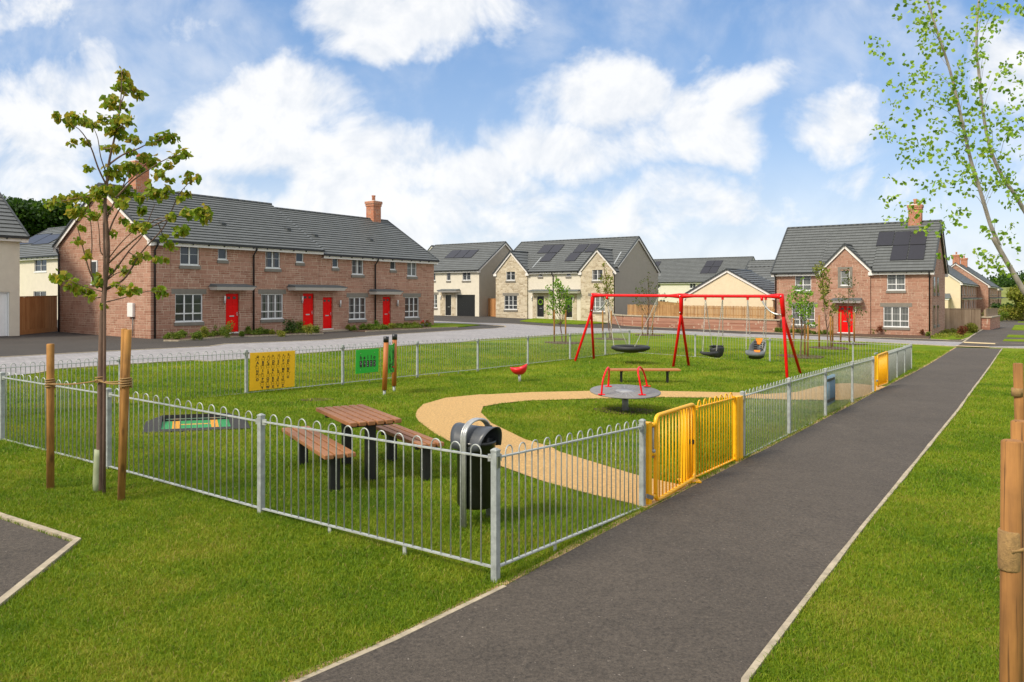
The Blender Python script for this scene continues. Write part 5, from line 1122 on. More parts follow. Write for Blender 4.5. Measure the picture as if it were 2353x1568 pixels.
# ================================================================ PLAY BOARDS
def text_mb(txt, size, ext=.004):
    cu = bpy.data.curves.new('t', 'FONT'); cu.body = txt; cu.size = size; cu.extrude = ext; cu.offset = size * .035; cu.align_x = 'CENTER'; cu.resolution_u = 3
    o = bpy.data.objects.new('t', cu); COL.objects.link(o); dg = bpy.context.evaluated_depsgraph_get()
    me = bpy.data.meshes.new_from_object(o.evaluated_get(dg)); mb = MB(); mb.v = [tuple(v.co) for v in me.vertices]; mb.f = [list(p.vertices) for p in me.polygons]; mb.sm = [False] * len(mb.f)
    bpy.data.objects.remove(o); bpy.data.curves.remove(cu); bpy.data.meshes.remove(me); return mb
class Board:                                           # local x along, z up, -y towards viewer
    def __init__(s, name, label, cat, O, d, pos):
        s.d = Vector(d).normalized(); s.n = Vector((-s.d.y, s.d.x, 0)); s.root = thing(name, label, cat, pos, math.atan2(s.d.y, s.d.x)); s.O = Vector(pos)
    def L(s, p): q_ = Vector(p) - s.O; return Vector((q_.dot(s.d), q_.dot(s.n), q_.z))
def quad_board(bd, c, th):                             # c: BL BR TR TL world points on the front plane
    P = [bd.L(p) for p in c]; B_ = [p + Vector((0, th, 0)) for p in P]
    return MB().hexa([P[0], P[1], B_[1], B_[0], P[3], P[2], B_[2], B_[3]])
pl = lambda x, y: vpl(SA0, U, *Z('G', x, y), -.06)
c = [pl(390, 693), pl(858, 645), pl(865, 270), pl(397, 295)]; pos = (c[0] + c[1]) / 2
bd = Board('sign_board', 'yellow finger spelling alphabet board fixed to the road side railing', 'sign board', SA0, U, pos)
quad_board(bd, c, .02).build('board', M['yboard'], bd.root, local=True, bevel=.004)
rows = [('ABCDEFG', [(471, 397), (527, 391), (582, 387), (637, 383), (689, 379), (740, 375), (792, 371)]), ('HIJKLMN', [(469, 484), (525, 479), (580, 474), (633, 470), (686, 466), (739, 461), (790, 457)]),
        ('OPQRSTU', [(468, 573), (523, 567), (578, 562), (632, 556), (686, 552), (738, 546), (789, 542)]), ('VWXYZ', [(519, 655), (577, 650), (631, 645), (683, 639), (735, 632)])]
lt = MB(); hd = MB(); rnd = random.Random(5)
for ch, ps in rows:
    for cc_, (x, y) in zip(ch, ps):
        p = bd.L(pl(x, y)); g = text_mb(cc_, .085, .0015); lt.v and None
        g.v = [(p.x + a, p.y - .004 - c_, p.z - .03 + b) for a, b, c_ in g.v]; lt.add(g)
        q_ = bd.L(pl(x, y - 42)); W_ = .05
        def ln(pts): hd.tube([(q_.x + a * W_, q_.y - .003, q_.z + b * W_) for a, b in pts], .0019, 4)
        s_ = rnd.choice((-1, 1)); ln([(-1.0 * s_, -1.1), (-.7 * s_, -.3), (-.6 * s_, .3), (-.2 * s_, .5), (.3 * s_, .3), (.6 * s_, -.2), (.5 * s_, -.9)])
        for k in range(rnd.choice((2, 3, 4))):
            x0 = -.5 + k * .34; h_ = rnd.uniform(.5, 1.2); b_ = rnd.uniform(-.3, .3)
            ln([(x0 * s_, .35), ((x0 + b_ * .5) * s_, .35 + h_ * .6), ((x0 + b_) * s_, .35 + h_), ((x0 + b_ + .16) * s_, .35 + h_ * .9), ((x0 + .2 + b_ * .4) * s_, .3)])
        ln([(-.7 * s_, -.2), (-1.2 * s_, .3), (-1.25 * s_, .5), (-1.0 * s_, .4)]); ln([(-.9 * s_, -.7), (0, -.5), (.9 * s_, -.8)])
lt.build('lettering', M['ink'], bd.root, local=True); hd.build('hand_drawings', M['ink'], bd.root, local=True)
c = [pl(1500, 515), pl(1735, 490), pl(1740, 248), pl(1505, 264)]; pos = (c[0] + c[1]) / 2
bd = Board('sign_board', 'green board reading hello above black braille blocks, fixed to the road side railing', 'sign board', SA0, U, pos)
quad_board(bd, c, .02).build('board', M['gboard'], bd.root, local=True, bevel=.004); lt = MB(); bl_ = MB(); dt = MB(); sc_ = MB()
br = {'h': [0, 1, 4], 'e': [0, 4], 'l': [0, 1, 2], 'o': [0, 2, 4]}
for k, (cc_, x, y) in enumerate(zip('hello', (1551, 1588, 1625, 1660, 1693), (362, 359, 357, 354, 352))):
    p = bd.L(pl(x, y)); g = text_mb(cc_, .135, .0015); g.v = [(p.x + a, p.y - .003 - c_, p.z + b) for a, b, c_ in g.v]; lt.add(g)
    p = bd.L(pl(x, y + 48)); bl_.box(p.x - .038, p.x + .038, p.y - .006, p.y, p.z - .085, p.z + .085)
    for i in br[cc_]: cx_, cz_ = (i // 3) * .032 - .016, (1 - i % 3) * .045; dt.box(p.x + cx_ - .007, p.x + cx_ + .007, p.y - .009, p.y - .0061, p.z + cz_ - .007, p.z + cz_ + .007)
lt.build('lettering', M['ink'], bd.root, local=True); b1 = bl_.build('braille_block', M['ink'], bd.root, local=True); dt.build('braille_dots', M['upvc'], b1, local=True)
for x, y in ((1549, 301), (1694, 287), (1546, 471), (1692, 455)): p = bd.L(pl(x, y)); sc_.box(p.x - .009, p.x + .009, p.y - .006, p.y, p.z - .009, p.z + .009)
sc_.build('screws', M['metal'], bd.root, local=True)
# maze panel on two timber posts
pA, pB = at(883.1, 912, 17.1), at(905.4, 904.2, 17.9); 
gA = G(pA.x, pA.y); t = thing('play_panel', 'two black capped timber posts holding a curved green maze panel', 'play panel', (*((pA + pB) / 2).xy, gA))
for p, xt, yt, yw in ((pA, 720, 430, 1060), (pB, 820, 403, 1012)):
    tp = at(*Z('W', xt, yt), p.y); zw = EYE - (Z('W', 0, yw)[1] - HY) / F * p.y; g = G(p.x, p.y); bx = p.x; tx = tp.x
    ln = lambda z: bx + (tx - bx) * (z - g) / (tp.z - g); r = .055
    q = lambda z, r_: [(ln(z) + r_ * math.cos(a), p.y + r_ * math.sin(a), z) for a in np.linspace(0, 2 * math.pi, 13)[:-1]]
    po = MB().tube([(ln(zw), p.y, zw), (tx, p.y, tp.z - .11)], r, 12).build('post', M['postwood'], t)
    MB().tube([(ln(tp.z - .13), p.y, tp.z - .13), (tx, p.y, tp.z - .005), (tx, p.y, tp.z)], [r + .006, r + .006, r - .01], 12).build('cap', M['blackpl'], po)
    MB().tube([(ln(g), p.y, g - .1), (ln(zw), p.y, zw)], .032, 8).build('steel_foot', M['galvpost'], po)
qa = [at(*Z('W', 742, 868), 17.15), at(*Z('W', 814, 848), 17.85), at(*Z('W', 818, 505), 17.85), at(*Z('W', 750, 525), 17.15)]
pm = MB(); N_ = 8; tp_ = []; bt_ = []
for k in range(N_ + 1):
    u = k / N_; b_ = qa[0].lerp(qa[1], u); tt = qa[3].lerp(qa[2], u) - Vector((0, 0, .03 * math.sin(u * math.pi))); bt_.append(b_); tp_.append(tt)
for k in range(N_):
    o_ = Vector((-.014, .014, 0)); pm.hexa([bt_[k], bt_[k + 1], bt_[k + 1] + o_, bt_[k] + o_, tp_[k], tp_[k + 1], tp_[k + 1] + o_, tp_[k] + o_])
pn = pm.build('maze_panel', M['gboard'], t); mz = MB(); cc = (bt_[0] + tp_[8]) / 2; dx = (qa[1] - qa[0]).xy.to_3d()
wd = dx.length; dx.normalize(); nn = Vector((dx.y, -dx.x, 0)) * .006
for j, r in enumerate((.13, .19, .25, .31)):
    for s0_ in np.arange(.3 + j * .7, .3 + j * .7 + 6.0, 1.9):
        P_ = []
        for a in np.linspace(s0_, s0_ + 1.4, 9):
            P_.append(cc + dx * (r * .95 * math.cos(a)) + Vector((0, 0, r * 1.2 * math.sin(a))) + nn)
        if all(abs((p - cc).dot(dx)) < wd * .46 for p in P_): mz.tube(P_, .006, 4)
for s_ in (-1, 1): mz.tube([cc + dx * (wd * .40 * s_) + Vector((0, 0, .3 + .04 * k)) + nn for k in range(3)], .006, 4)
mz.build('maze_groove', M['ink'], pn); p = at(*Z('W', 796, 790), 17.6) + nn * 2; MB().lathe(tuple(p), [(0, -.02), (.02, -.01), (.02, .01), (0, .02)], 8).build('maze_marker', M['red'], pn)
# blue rung panel on the path side railing
a = vpl(P0, U, *Z('K', 1582, 632), .05); b = vpl(P0, U, *Z('K', 1634, 600), .05); ta = vpl(P0, U, *Z('K', 1582, 408), .05); tb = vpl(P0, U, *Z('K', 1634, 388), .05)
t = thing('play_panel', 'small blue panel of upright pipes with two black straps on the path side railing', 'play panel', a)
pp = MB()
for k in range(7): u = k / 6; pp.tube([a.lerp(b, u), ta.lerp(tb, u) - Vector((0, 0, .02 * (k % 2)))], (b - a).length / 15, 8)
pp.build('pipes', M['blue'], t); n_ = Vector((U.y, -U.x, 0)) * .05
for y0_, y1_ in ((440, 418), (605, 577)):
    p, q = vpl(P0, U, *Z('K', 1578, y0_), .0), vpl(P0, U, *Z('K', 1642, y1_), .0); MB().beam(p, q, .02, .05).build('strap', M['blackpl'], t)
# ================================================================ PICNIC TABLE AND BENCHES
def plank_top(root, name, A, B, Cc, D, z, n, th, m, gap=.022):   # A-B long edge near, D-C far; planks run A->B
    for k in range(n):
        u0, u1 = k / n, (k + 1) / n; g = gap / 2 / max((D - A).xy.length, .1)
        a0, a1, b0, b1 = A.lerp(D, u0 + g), A.lerp(D, u1 - g), B.lerp(Cc, u0 + g), B.lerp(Cc, u1 - g)
        MB().hexa([(*p.xy, z - th) for p in (a0, b0, b1, a1)] + [(*p.xy, z) for p in (a0, b0, b1, a1)]).build(name, m, root, bevel=.008)
def table(name, label, cat, px, zt, n, th, legs, group=None, D_=None):
    P = []
    for (x, y) in px: Dp = (EYE - zt) * F / (y - HY); P.append(at(x, y, Dp))
    # make it a true rectangle: long axis from corner 0/3 towards 1/2
    c = sum(P, Vector()) / 4; lx = ((P[1] - P[0]) + (P[2] - P[3])) / 2; sx = ((P[3] - P[0]) + (P[2] - P[1])) / 2
    lx.z = sx.z = 0; e = lx.normalized(); f = Vector((-e.y, e.x, 0)); hw = abs(sx.dot(f)) / 2; f = f if sx.dot(f) > 0 else -f
    A, B, Cc, D = c - lx / 2 - f * hw, c + lx / 2 - f * hw, c + lx / 2 + f * hw, c - lx / 2 + f * hw
    g = G(c.x, c.y); t = thing(name, label, cat, (c.x, c.y, g), 0, group)
    plank_top(t, 'plank', A, B, Cc, D, zt, n, th, M['plank'])
    for u in legs:
        p = (A.lerp(B, u) + D.lerp(Cc, u)) / 2; gg = G(p.x, p.y)
        MB().beam((*p.xy, gg - .1), (*p.xy, zt - th - .03), .11, .11, Vector((e.x, e.y, 0))).build('leg', M['blackleg'], t, bevel=.008)
        MB().beam((*(p - f * hw * .85).xy, zt - th - .02), (*(p + f * hw * .85).xy, zt - th - .02), .06, .04).build('bracket', M['blackleg'], t)
    return t
G_, I_ = lambda x, y: Z('G', x, y), lambda x, y: Z('I', x, y)
table('picnic_table', 'brown slatted picnic table on black legs between its two benches', 'table', [G_(1430, 1022), G_(1065, 868), G_(1580, 825), G_(1990, 985)], .85, 6, .05, (.15, .78))
table('bench', 'brown slatted picnic bench on the left side of the picnic table', 'bench', [I_(450, 505), I_(135, 298), I_(345, 283), I_(698, 478)], .57, 3, .05, (.12, .80), 'benches at the picnic table')
table('bench', 'brown slatted picnic bench on the right side of the table near the litter bin', 'bench', [I_(1182, 428), I_(822, 288), I_(985, 262), I_(1327, 400)], .56, 3, .05, (.12, .84), 'benches at the picnic table')
Db = 20.8; a, b = at(1401.5, 848, Db), at(1561, 850, Db); g = G(1.5, Db); t = thing('bench', 'long backless bench with orange brown slats behind the disc roundabout', 'bench', (*((a + b) / 2).xy, g))
zs = a.z
for k in range(3): MB().box(a.x, b.x, Db - .19 + k * .13, Db - .07 + k * .13, zs - .045, zs).build('plank', M['benchwood'], t, bevel=.006)
for x in (1427.4, 1533.5): 
    p = at(x, 880, Db); MB().box(p.x - .03, p.x + .03, Db - .04, Db + .04, G(p.x, Db) - .1, zs - .045).box(p.x - .03, p.x + .03, Db - .17, Db + .17, zs - .07, zs - .046).build('leg', M['blackleg'], t)
# ================================================================ LITTER BIN
Dn = 7.6; k_ = Dn / F; cb = at(Z('V', 585, 0)[0], HY, Dn); v = lambda x, y, D=Dn: at(*Z('V', x, y), D)
g = G(cb.x, Dn); R_ = .19; zb_, zr_ = v(585, 1225).z + .02, v(585, 455).z
t = thing('litter_bin', 'black cylindrical litter bin with grey hood and arched metal frame behind the railing', 'bin', (cb.x, Dn, g))
MB().lathe((cb.x, Dn, 0), [(0, zb_), (R_ - .02, zb_), (R_, zb_ + .03), (R_, zr_ - .04), (R_ + .008, zr_ - .035), (R_ + .008, zr_), (R_ - .008, zr_ + .004), (R_ - .014, zr_ - .2), (0, zr_ - .2)], 40).build('body', M['binblk'], t)
lin = MB(); rnd = random.Random(2); base = len(lin.v); prof = []
for i in range(4):
    for k in range(48):
        a = 2 * math.pi * k / 48; rr2 = R_ - .012 - i * .028 + rnd.uniform(-.008, .008); lin.v.append((cb.x + rr2 * math.cos(a), Dn + rr2 * math.sin(a), zr_ + .0 - i * .05 + rnd.uniform(-.012, .012)))
for i in range(3):
    for k in range(48): a = i * 48 + k; b = i * 48 + (k + 1) % 48; lin.f.append([a, b, b + 48, a + 48]); lin.sm.append(True)
lin.build('liner', M['binblk'], t)
fx = v(440, 1455).x; dfr = Vector((.86, .36, 0)).normalized()   # the arch runs from near left to far right over the bin
p1 = Vector((v(440, 0, Dn - .13).x, Dn - .18, 0)); p2 = Vector((cb.x * 2 - p1.x, Dn + .18, 0)); ztop = v(610, 240).z - .015
arch = [(*p1.xy, g - .1), (*p1.xy, zr_ + .0)] + [(*(p1.lerp(p2, (1 - math.cos(a)) / 2)).xy, zr_ + .0 + (ztop - zr_) * math.sin(a) ** .8) for a in np.linspace(.15, math.pi - .15, 18)] + [(*p2.xy, zr_), (*p2.xy, g - .1)]
fm = MB()
for off_ in (-.02, 0, .02): fm.tube([(x - off_ * .9, y + off_ * .5, z + .03 * (z > zr_ + .02)) for x, y, z in arch], .0135 if off_ else .011, 8)
fm.build('frame', M['alu'], t)
he = (p2 - p1).normalized(); hw2 = Vector((he.y, -he.x, 0)); hm = MB(); Nu, Nv = 16, 8; hb = len(hm.v); ca_ = Vector((.93, .36, 0)).normalized(); cb2 = Vector((-ca_.y, ca_.x, 0))
for i in range(Nu + 1):                                # saddle shaped hood, curling down on the two long sides
    a = -1.0 + 2.0 * i / Nu
    for j in range(Nv + 1):
        b_ = -1 + 2 * j / Nv; ee = .195 * math.sin(a * 1.45) / math.sin(1.45); ww = .235 * b_ * (1 - .30 * abs(a) ** 1.6); z_ = ztop - .035 - .215 * abs(a) ** 2.1 + .012 * b_ * b_
        hm.v.append((cb.x + he.x * ee + hw2.x * ww, Dn + he.y * ee + hw2.y * ww, z_))
for i in range(Nu):
    for j in range(Nv): a = hb + i * (Nv + 1) + j; hm.f.append([a, a + 1, a + Nv + 2, a + Nv + 1]); hm.sm.append(True)
ho = hm.build('hood', M['binhood'], t); so_ = ho.modifiers.new('thick', 'SOLIDIFY'); so_.thickness = .006
br_ = MB()
for s_ in (1,): br_.beam((cb.x + ca_.x * .17 * s_, Dn + .06 + ca_.y * .19 * s_, zr_ - .02), (cb.x + ca_.x * .15 * s_, Dn + .06 + ca_.y * .21 * s_, zr_ + .12), .07, .006, ca_)
br_.build('hood_bracket', M['binhood'], t)
# ================================================================ DISC ROUNDABOUT
Dc = 15.3; c = at(1436.6, 898.2, Dc); g = G(c.x, Dc); R_ = .70; t = thing('roundabout', 'grey disc roundabout with two red arched handles on a single steel post', 'roundabout', (c.x, Dc, g))
tilt = Matrix.Rotation(math.radians(4.0), 3, 'X') @ Matrix.Rotation(math.radians(.8), 3, 'Y')
dk = MB().lathe(tuple(c), [(0, .0), (R_ - .01, .0), (R_, -.008), (R_, -.022), (R_ - .02, -.03), (0, -.03)], 64, tilt).build('disc', M['disc'], t); ry = MB()
for k in range(30):
    a = 2 * math.pi * k / 30; r0 = .22 if k % 2 else .3; r1 = .62 if k % 3 else .5
    p, q = c + tilt @ Vector((r0 * math.cos(a), r0 * math.sin(a), .0025)), c + tilt @ Vector((r1 * math.cos(a), r1 * math.sin(a), .0025)); ry.beam(p, q, .012, .003)
ry.lathe(tuple(c), [(0, .004), (.19, .003), (.19, .0)], 40, tilt); ry.build('ray_pattern', pmat('disc_pattern', (.30, .30, .31), .6), dk)
MB().tube([(c.x, Dc, g - .1), (c.x, Dc, c.z - .03)], .065, 16).build('post', M['steelpost'], t)
jj_ = lambda x, y, D=Dc: at(*Z('J', x, y), D)
for pts in ([(795, 833, -.42), (803, 745, -.42), (818, 690, -.30), (835, 655, -.1), (845, 648, .1), (848, 680, .3), (845, 730, .42), (842, 776, .42)], [(1078, 834, -.42), (1062, 745, -.42), (1050, 680, -.35), (1052, 652, -.15), (1066, 645, .05), (1085, 670, .25), (1102, 720, .4), (1113, 774, .42)]):
    P_ = [jj_(x, y, Dc + dd) for x, y, dd in pts]; S_ = []
    for i in range(len(P_) - 1):
        p0, p1, p2, p3 = P_[max(i - 1, 0)], P_[i], P_[i + 1], P_[min(i + 2, len(P_) - 1)]
        for k in range(4):
            u = k / 4; S_.append(.5 * ((2 * p1) + (p2 - p0) * u + (2 * p0 - 5 * p1 + 4 * p2 - p3) * u * u + (3 * p1 - p0 - 3 * p2 + p3) * u ** 3))
    S_.append(P_[-1]); h = MB().tube(S_, .019, 10).build('handle', M['red'], t); f_ = MB()
    for p in (P_[0], P_[-1]): f_.box(p.x - .065, p.x + .065, p.y - .05, p.y + .05, p.z - .008, p.z + .006)
    f_.build('foot_plate', M['red'], h)
sdisc = [(c.x + .62 * math.cos(a) * (1 + .12 * math.sin(3 * a)), Dc + .5 * math.sin(a), 0) for a in np.linspace(0, 2 * math.pi, 15)[:-1]]
overlay('soil_patch', [(x * 1, y) for x, y, _ in sdisc], .010, M['soil'], nog=False)
# ================================================================ RED BOWL SPINNER
Ds = 20.7; c = at(*Z('J', 220, 660), Ds); g = G(c.x, Ds); t = thing('spinner_seat', 'red bowl spinner seat on a short steel post in the grass', 'spinner', (c.x, Ds, g))
MB().tube([(c.x + .03, Ds, g - .1), (c.x + .0, Ds, c.z - .1)], .038, 10).build('post', M['alu'], t)
bw = MB(); nR, nS = 7, 28; b0 = len(bw.v)
for i in range(nR + 1):
    u = i / nR
    for k in range(nS):
        a = 2 * math.pi * k / nS; r = .05 + .155 * math.sin(u * math.pi / 2) * (1 + .1 * math.cos(a) * 0 + .12 * max(0, -math.cos(a)) * u)
        z = -.12 + .20 * u ** 1.8 + u ** 3 * (.045 * math.cos(a) + .03 * math.cos(2 * a)); bw.v.append((c.x + r * math.cos(a), Ds + r * math.sin(a) * .95, c.z + z))
for i in range(nR):
    for k in range(nS): a = b0 + i * nS + k; b = b0 + i * nS + (k + 1) % nS; bw.f.append([a, b, b + nS, a + nS]); bw.sm.append(True)
bw.f.append([b0 + k for k in range(nS)][::-1]); bw.sm.append(True)
bo = bw.build('bowl', M['redpl'], t); sm_ = bo.modifiers.new('thick', 'SOLIDIFY'); sm_.thickness = .018; sm_.offset = 1
MB().box(c.x + .015, c.x + .05, Ds - .045, Ds - .038, g + .12, g + .30).build('sticker', M['upvc'], t)
# ================================================================ TRAMPOLINE
ou = [gz('H', *p) for p in ((180, 487), (190, 395), (222, 345), (1215, 298), (1262, 365), (1310, 438))]; inn = [gz('H', *p) for p in ((370, 482), (373, 372), (1072, 340), (1112, 440))]
g = G(ou[0].x, ou[0].y); cc = sum(ou, Vector()) / 6; t = thing('trampoline', 'sunken trampoline with black rubber surround and green and yellow bed', 'trampoline', (cc.x, cc.y, G(cc.x, cc.y)))
A_, B_ = ou[0], ou[-1]; e = (B_ - A_); e.z = 0; Lx = e.length; e.normalize(); f = Vector((-e.y, e.x, 0)); Wd = (ou[2] - A_).dot(f); Wd2 = (ou[3] - A_).dot(f); Wd = (Wd + Wd2) / 2
i0, i1 = (inn[0] - A_).dot(e), (inn[3] - A_).dot(e); w0, w1 = .18, Wd - .30; H_ = .085
def TP(s_, w_, h): p = A_ + e * s_ + f * w_; return (p.x, p.y, G(p.x, p.y) + h)
rb = MB(); HH = lambda c_: .028 if c_[1] < Wd / 2 else .11
oc = [(0, 0), (Lx, 0), (Lx, Wd * .75), (Lx - .18, Wd), (.18, Wd), (0, Wd * .75)]; ic = [(i0, w0), (i1, w0), (i1, w1), (i1, w1), (i0, w1), (i0, w1)]
for k in range(6):
    a, b = oc[k], oc[(k + 1) % 6]; c_, d_ = ic[(k + 1) % 6], ic[k]; rb.poly([TP(*a, .0), TP(*b, .0), TP(*b, .02), TP(*a, .02)]); 
    if c_ == d_: rb.poly([TP(*a, .02), TP(*b, .02), TP(*c_, HH(c_))])
    else: rb.poly([TP(*a, .02), TP(*b, .02), TP(*c_, HH(c_)), TP(*d_, HH(d_))]); rb.poly([TP(*d_, HH(d_)), TP(*c_, HH(c_)), TP(*c_, .0), TP(*d_, .0)])
rb.build('rubber_surround', M['rubtile'], t)
bed_ = MB(); yl = MB(); nS = 46; nW = 9
for i in range(nS):
    for j in range(nW):
        s0_, s1_ = i0 + (i1 - i0) * (i + .06) / nS, i0 + (i1 - i0) * (i + .94) / nS; q0, q1 = w0 + .03 + (w1 - w0 - .16) * (j + .06) / nW, w0 + .03 + (w1 - w0 - .16) * (j + .94) / nW
        yel = (7 <= i < 12 or 33 <= i < 38) or (12 <= i < 33 and 4 <= j < 5)
        (yl if yel else bed_).poly([TP(s0_, q0, .022), TP(s1_, q0, .022), TP(s1_, q1, .022), TP(s0_, q1, .022)])
MB().poly([TP(i0, w0, .014), TP(i1, w0, .014), TP(i1, w1, .014), TP(i0, w1, .014)]).build('pit_floor', M['rubber'], t)
bd_ = bed_.build('bed', M['trgreen'], t); yl.build('bed_marking', M['troran'], bd_)
MB().beam(TP(i0 + .05, w1 - .09, .05), TP(i1 - .05, w1 - .09, .05), .012, .012).build('edge_rod', M['metal'], t)
NOGRASS.append([tuple((A_ + e * s_ + f * w_).xy) for s_, w_ in ((-.02, -.02), (Lx + .02, -.02), (Lx + .02, Wd), (-.02, Wd))])
# ================================================================ SWINGS
ft_ = [[gp(1320.3, 830.6), gp(1364.8, 825.4)], [gp(1546.4, 843.5), gp(1583.3, 841.9)], [gp(1809, 870), gp(1840.3, 858.4)]]
bx = [(1362.4, 679), (1565.2, 680.4), (1795.9, 681.3)]; tops = []
Dl = (ft_[0][0].y + ft_[0][1].y) / 2; Dr = (ft_[2][0].y + ft_[2][1].y) / 2
TL, TR = at(*bx[0], Dl), at(*bx[2], Dr); dS_ = (TR - TL).normalized(); TM = vpl(TL, dS_, *bx[1])
g = G(TM.x, TM.y); t = thing('swing_frame', 'tall red steel swing frame with three pairs of splayed legs', 'swing frame', (TM.x, TM.y, g)); nS_ = Vector((-dS_.y, dS_.x, 0))
for a, b in ((TL, TM), (TM, TR)):
    L_ = (b - a).length; d = (b - a) / L_
    MB().tube([a, a + d * .12, a + d * .30, a + d * .45, b - d * .45, b - d * .30, b - d * .12, b], [.085, .082, .062, .05, .05, .062, .082, .085], 14).build('beam', M['red'], t)
for k, (T_, fs) in enumerate(zip((TL, TM, TR), ft_)):
    kn = T_ + Vector((0, 0, -.62)); kn = Vector((kn.x + (-.06 if k == 0 else (.06 if k == 2 else 0)), kn.y, kn.z))
    MB().tube([T_ + Vector((0, 0, .075)), T_, kn], [.06, .075, .06], 12).build('head', M['red'], t)
    for q in fs: MB().tube([kn + Vector((0, 0, .05)), kn, Vector((q.x, q.y, q.z - .05))], [.05, .048, .045], 12).build('leg', M['red'], t)
    bt = MB()
    for zz in (0, -.55): p = T_ + Vector((0, 0, zz)) - nS_ * .085; bt.lathe(tuple(p), [(0, -.02), (.022, -.02), (.022, .02), (0, .02)], 8, Matrix.Rotation(math.radians(90), 3, 'X'))
    bt.build('bolt', M['metal'], t)
    if k != 1:
        s_ = 1 if k == 0 else -1; p = T_ + dS_ * s_ * .62 + Vector((0, 0, -.10)); q = T_ + Vector((0, 0, -.56)) + dS_ * .05 * s_
        mid1 = p + Vector((0, 0, -.2)) - dS_ * s_ * .08; mid2 = q + dS_ * s_ * .32 + Vector((0, 0, .0))
        cv = [((1 - u) ** 3) * p + 3 * u * (1 - u) ** 2 * mid1 + 3 * u * u * (1 - u) * mid2 + u ** 3 * q for u in np.linspace(0, 1, 12)]
        MB().tube(cv, .026, 10).build('brace', M['alu'], t); MB().lathe(tuple(p + Vector((0, 0, .02))), [(0, -.06), (.04, -.06), (.05, .05), (0, .05)], 10).build('brace_bracket', M['red'], t)
def chain(mb, p, q, link=.05):
    p, q = Vector(p), Vector(q); d = q - p; L = d.length; d.normalize(); u = d.orthogonal().normalized(); v_ = d.cross(u); n = int(L / (link * .72)); s_ = L / n
    for k in range(n):
        c = p + d * (k + .5) * s_; w_ = u if k % 2 else v_; h = link / 2
        mb.tube([c - d * h + w_ * 0, c - d * h * .6 + w_ * .014, c + d * h * .6 + w_ * .014, c + d * h, c + d * h * .6 - w_ * .014, c - d * h * .6 - w_ * .014, c - d * h], .0065, 4, cap=False)
rz = lambda x, y, off=0.0: vpl(TL, dS_, *Z('R', x, y), off)
sz = lambda x, y, off=0.0: vpl(TL, dS_, *Z('S', x, y), off)
def hang(root, pairs):
    ch = MB(); hk = MB()
    for a, b in pairs: chain(ch, a, b); hk.box(a.x - .03, a.x + .03, a.y - .03, a.y + .03, a.z - .0, a.z + .07)
    ch.build('chain', M['chain'], root); hk.build('hanger', M['redpl'], root)
# basket swing
cS = sz(1711, 1415, -.0); gS = G(cS.x, cS.y); t = thing('basket_swing', 'round black rubber basket swing hanging at the left end of the red frame', 'swing', (cS.x, cS.y, gS)); Rb = .60
MB().lathe(tuple(cS), [(Rb * (1 - .0), .03), (Rb + .03, .0), (Rb + .02, -.06), (Rb * .86, -.12), (Rb * .4, -.17), (0, -.18)], 48).build('basket', M['rubber'], t)
MB().lathe(tuple(cS), [(Rb - .10, .02), (Rb - .07, .055), (Rb, .07), (Rb + .06, .045), (Rb + .075, 0), (Rb + .06, -.05), (Rb, -.08), (Rb - .1, -.06)], 48).build('rim', M['rubber'], t)
MB().lathe(tuple(cS), [(0, -.05), (Rb - .09, -.0)], 32).build('mat', M['rubber'], t)
hp = [vpl(TL, dS_, *Z('S', 1362, 680)), vpl(TL, dS_, *Z('S', 2110, 685))]; 
hang(t, [(hp[0], cS - dS_ * .42 - nS_ * .42 + Vector((0, 0, .06))), (hp[0], cS - dS_ * .42 + nS_ * .42 + Vector((0, 0, .06))), (hp[1], cS + dS_ * .42 - nS_ * .42 + Vector((0, 0, .06))), (hp[1], cS + dS_ * .42 + nS_ * .42 + Vector((0, 0, .06)))])
# parent and child swing: curved front seat and bucket back
cT = rz(1260, 945); gT = G(cT.x, cT.y); t = thing('toddler_swing', 'black moulded swing with a front seat bar and bucket back, middle of the frame', 'swing', (cT.x, cT.y, gT)); k1 = .01565 * 0 + (cT.y / F) * .15869
Rm = lambda x, y, dd=0.0: at(*Z('R', x, y), cT.y + dd)
MB().tube([Rm(1090, 936, -.3), Rm(1130, 955, -.34), Rm(1210, 965, -.36), Rm(1290, 960, -.3), Rm(1340, 945, -.2)], [.03, .055, .065, .06, .04], 12).build('front_seat', M['rubber'], t)
MB().tube([Rm(1215, 975, -.3), Rm(1260, 985, -.1), Rm(1310, 985, .05)], [.05, .06, .05], 10).build('link_arm', M['rubber'], t)
bk_ = MB(); cbk = Rm(1330, 940, .1); nn_ = 20
rings = [(.10, -.17, .10), (.19, -.10, .15), (.225, .02, .17), (.235, .12, .18), (.235, .17, .18), (.20, .175, .15), (.19, .1, .14), (.14, -.08, .10), (.0, -.12, .0)]
b0 = len(bk_.v)
for (rx, z, ry_) in rings:
    for k in range(nn_): a = 2 * math.pi * k / nn_; bk_.v.append((cbk.x + rx * math.cos(a), cbk.y + ry_ * math.sin(a), cbk.z + z - (.05 * max(0, -math.cos(a)) if z > .1 else 0)))
for i in range(len(rings) - 1):
    for k in range(nn_): a = b0 + i * nn_ + k; b = b0 + i * nn_ + (k + 1) % nn_; bk_.f.append([a, b, b + nn_, a + nn_]); bk_.sm.append(True)
bk_.build('bucket', M['rubber'], t)
MB().tube([Rm(1230, 862, .2), Rm(1260, 850, .25), Rm(1340, 856, .28), Rm(1425, 852, .2)], [.03, .04, .04, .03], 10).build('back_rim', M['rubber'], t)
hang(t, [(rz(1163, 178), Rm(1124, 925, -.3)), (rz(1165, 178), Rm(1262, 845, .2)), (rz(1412, 178), Rm(1322, 925, -.2)), (rz(1414, 178), Rm(1416, 850, .2))])
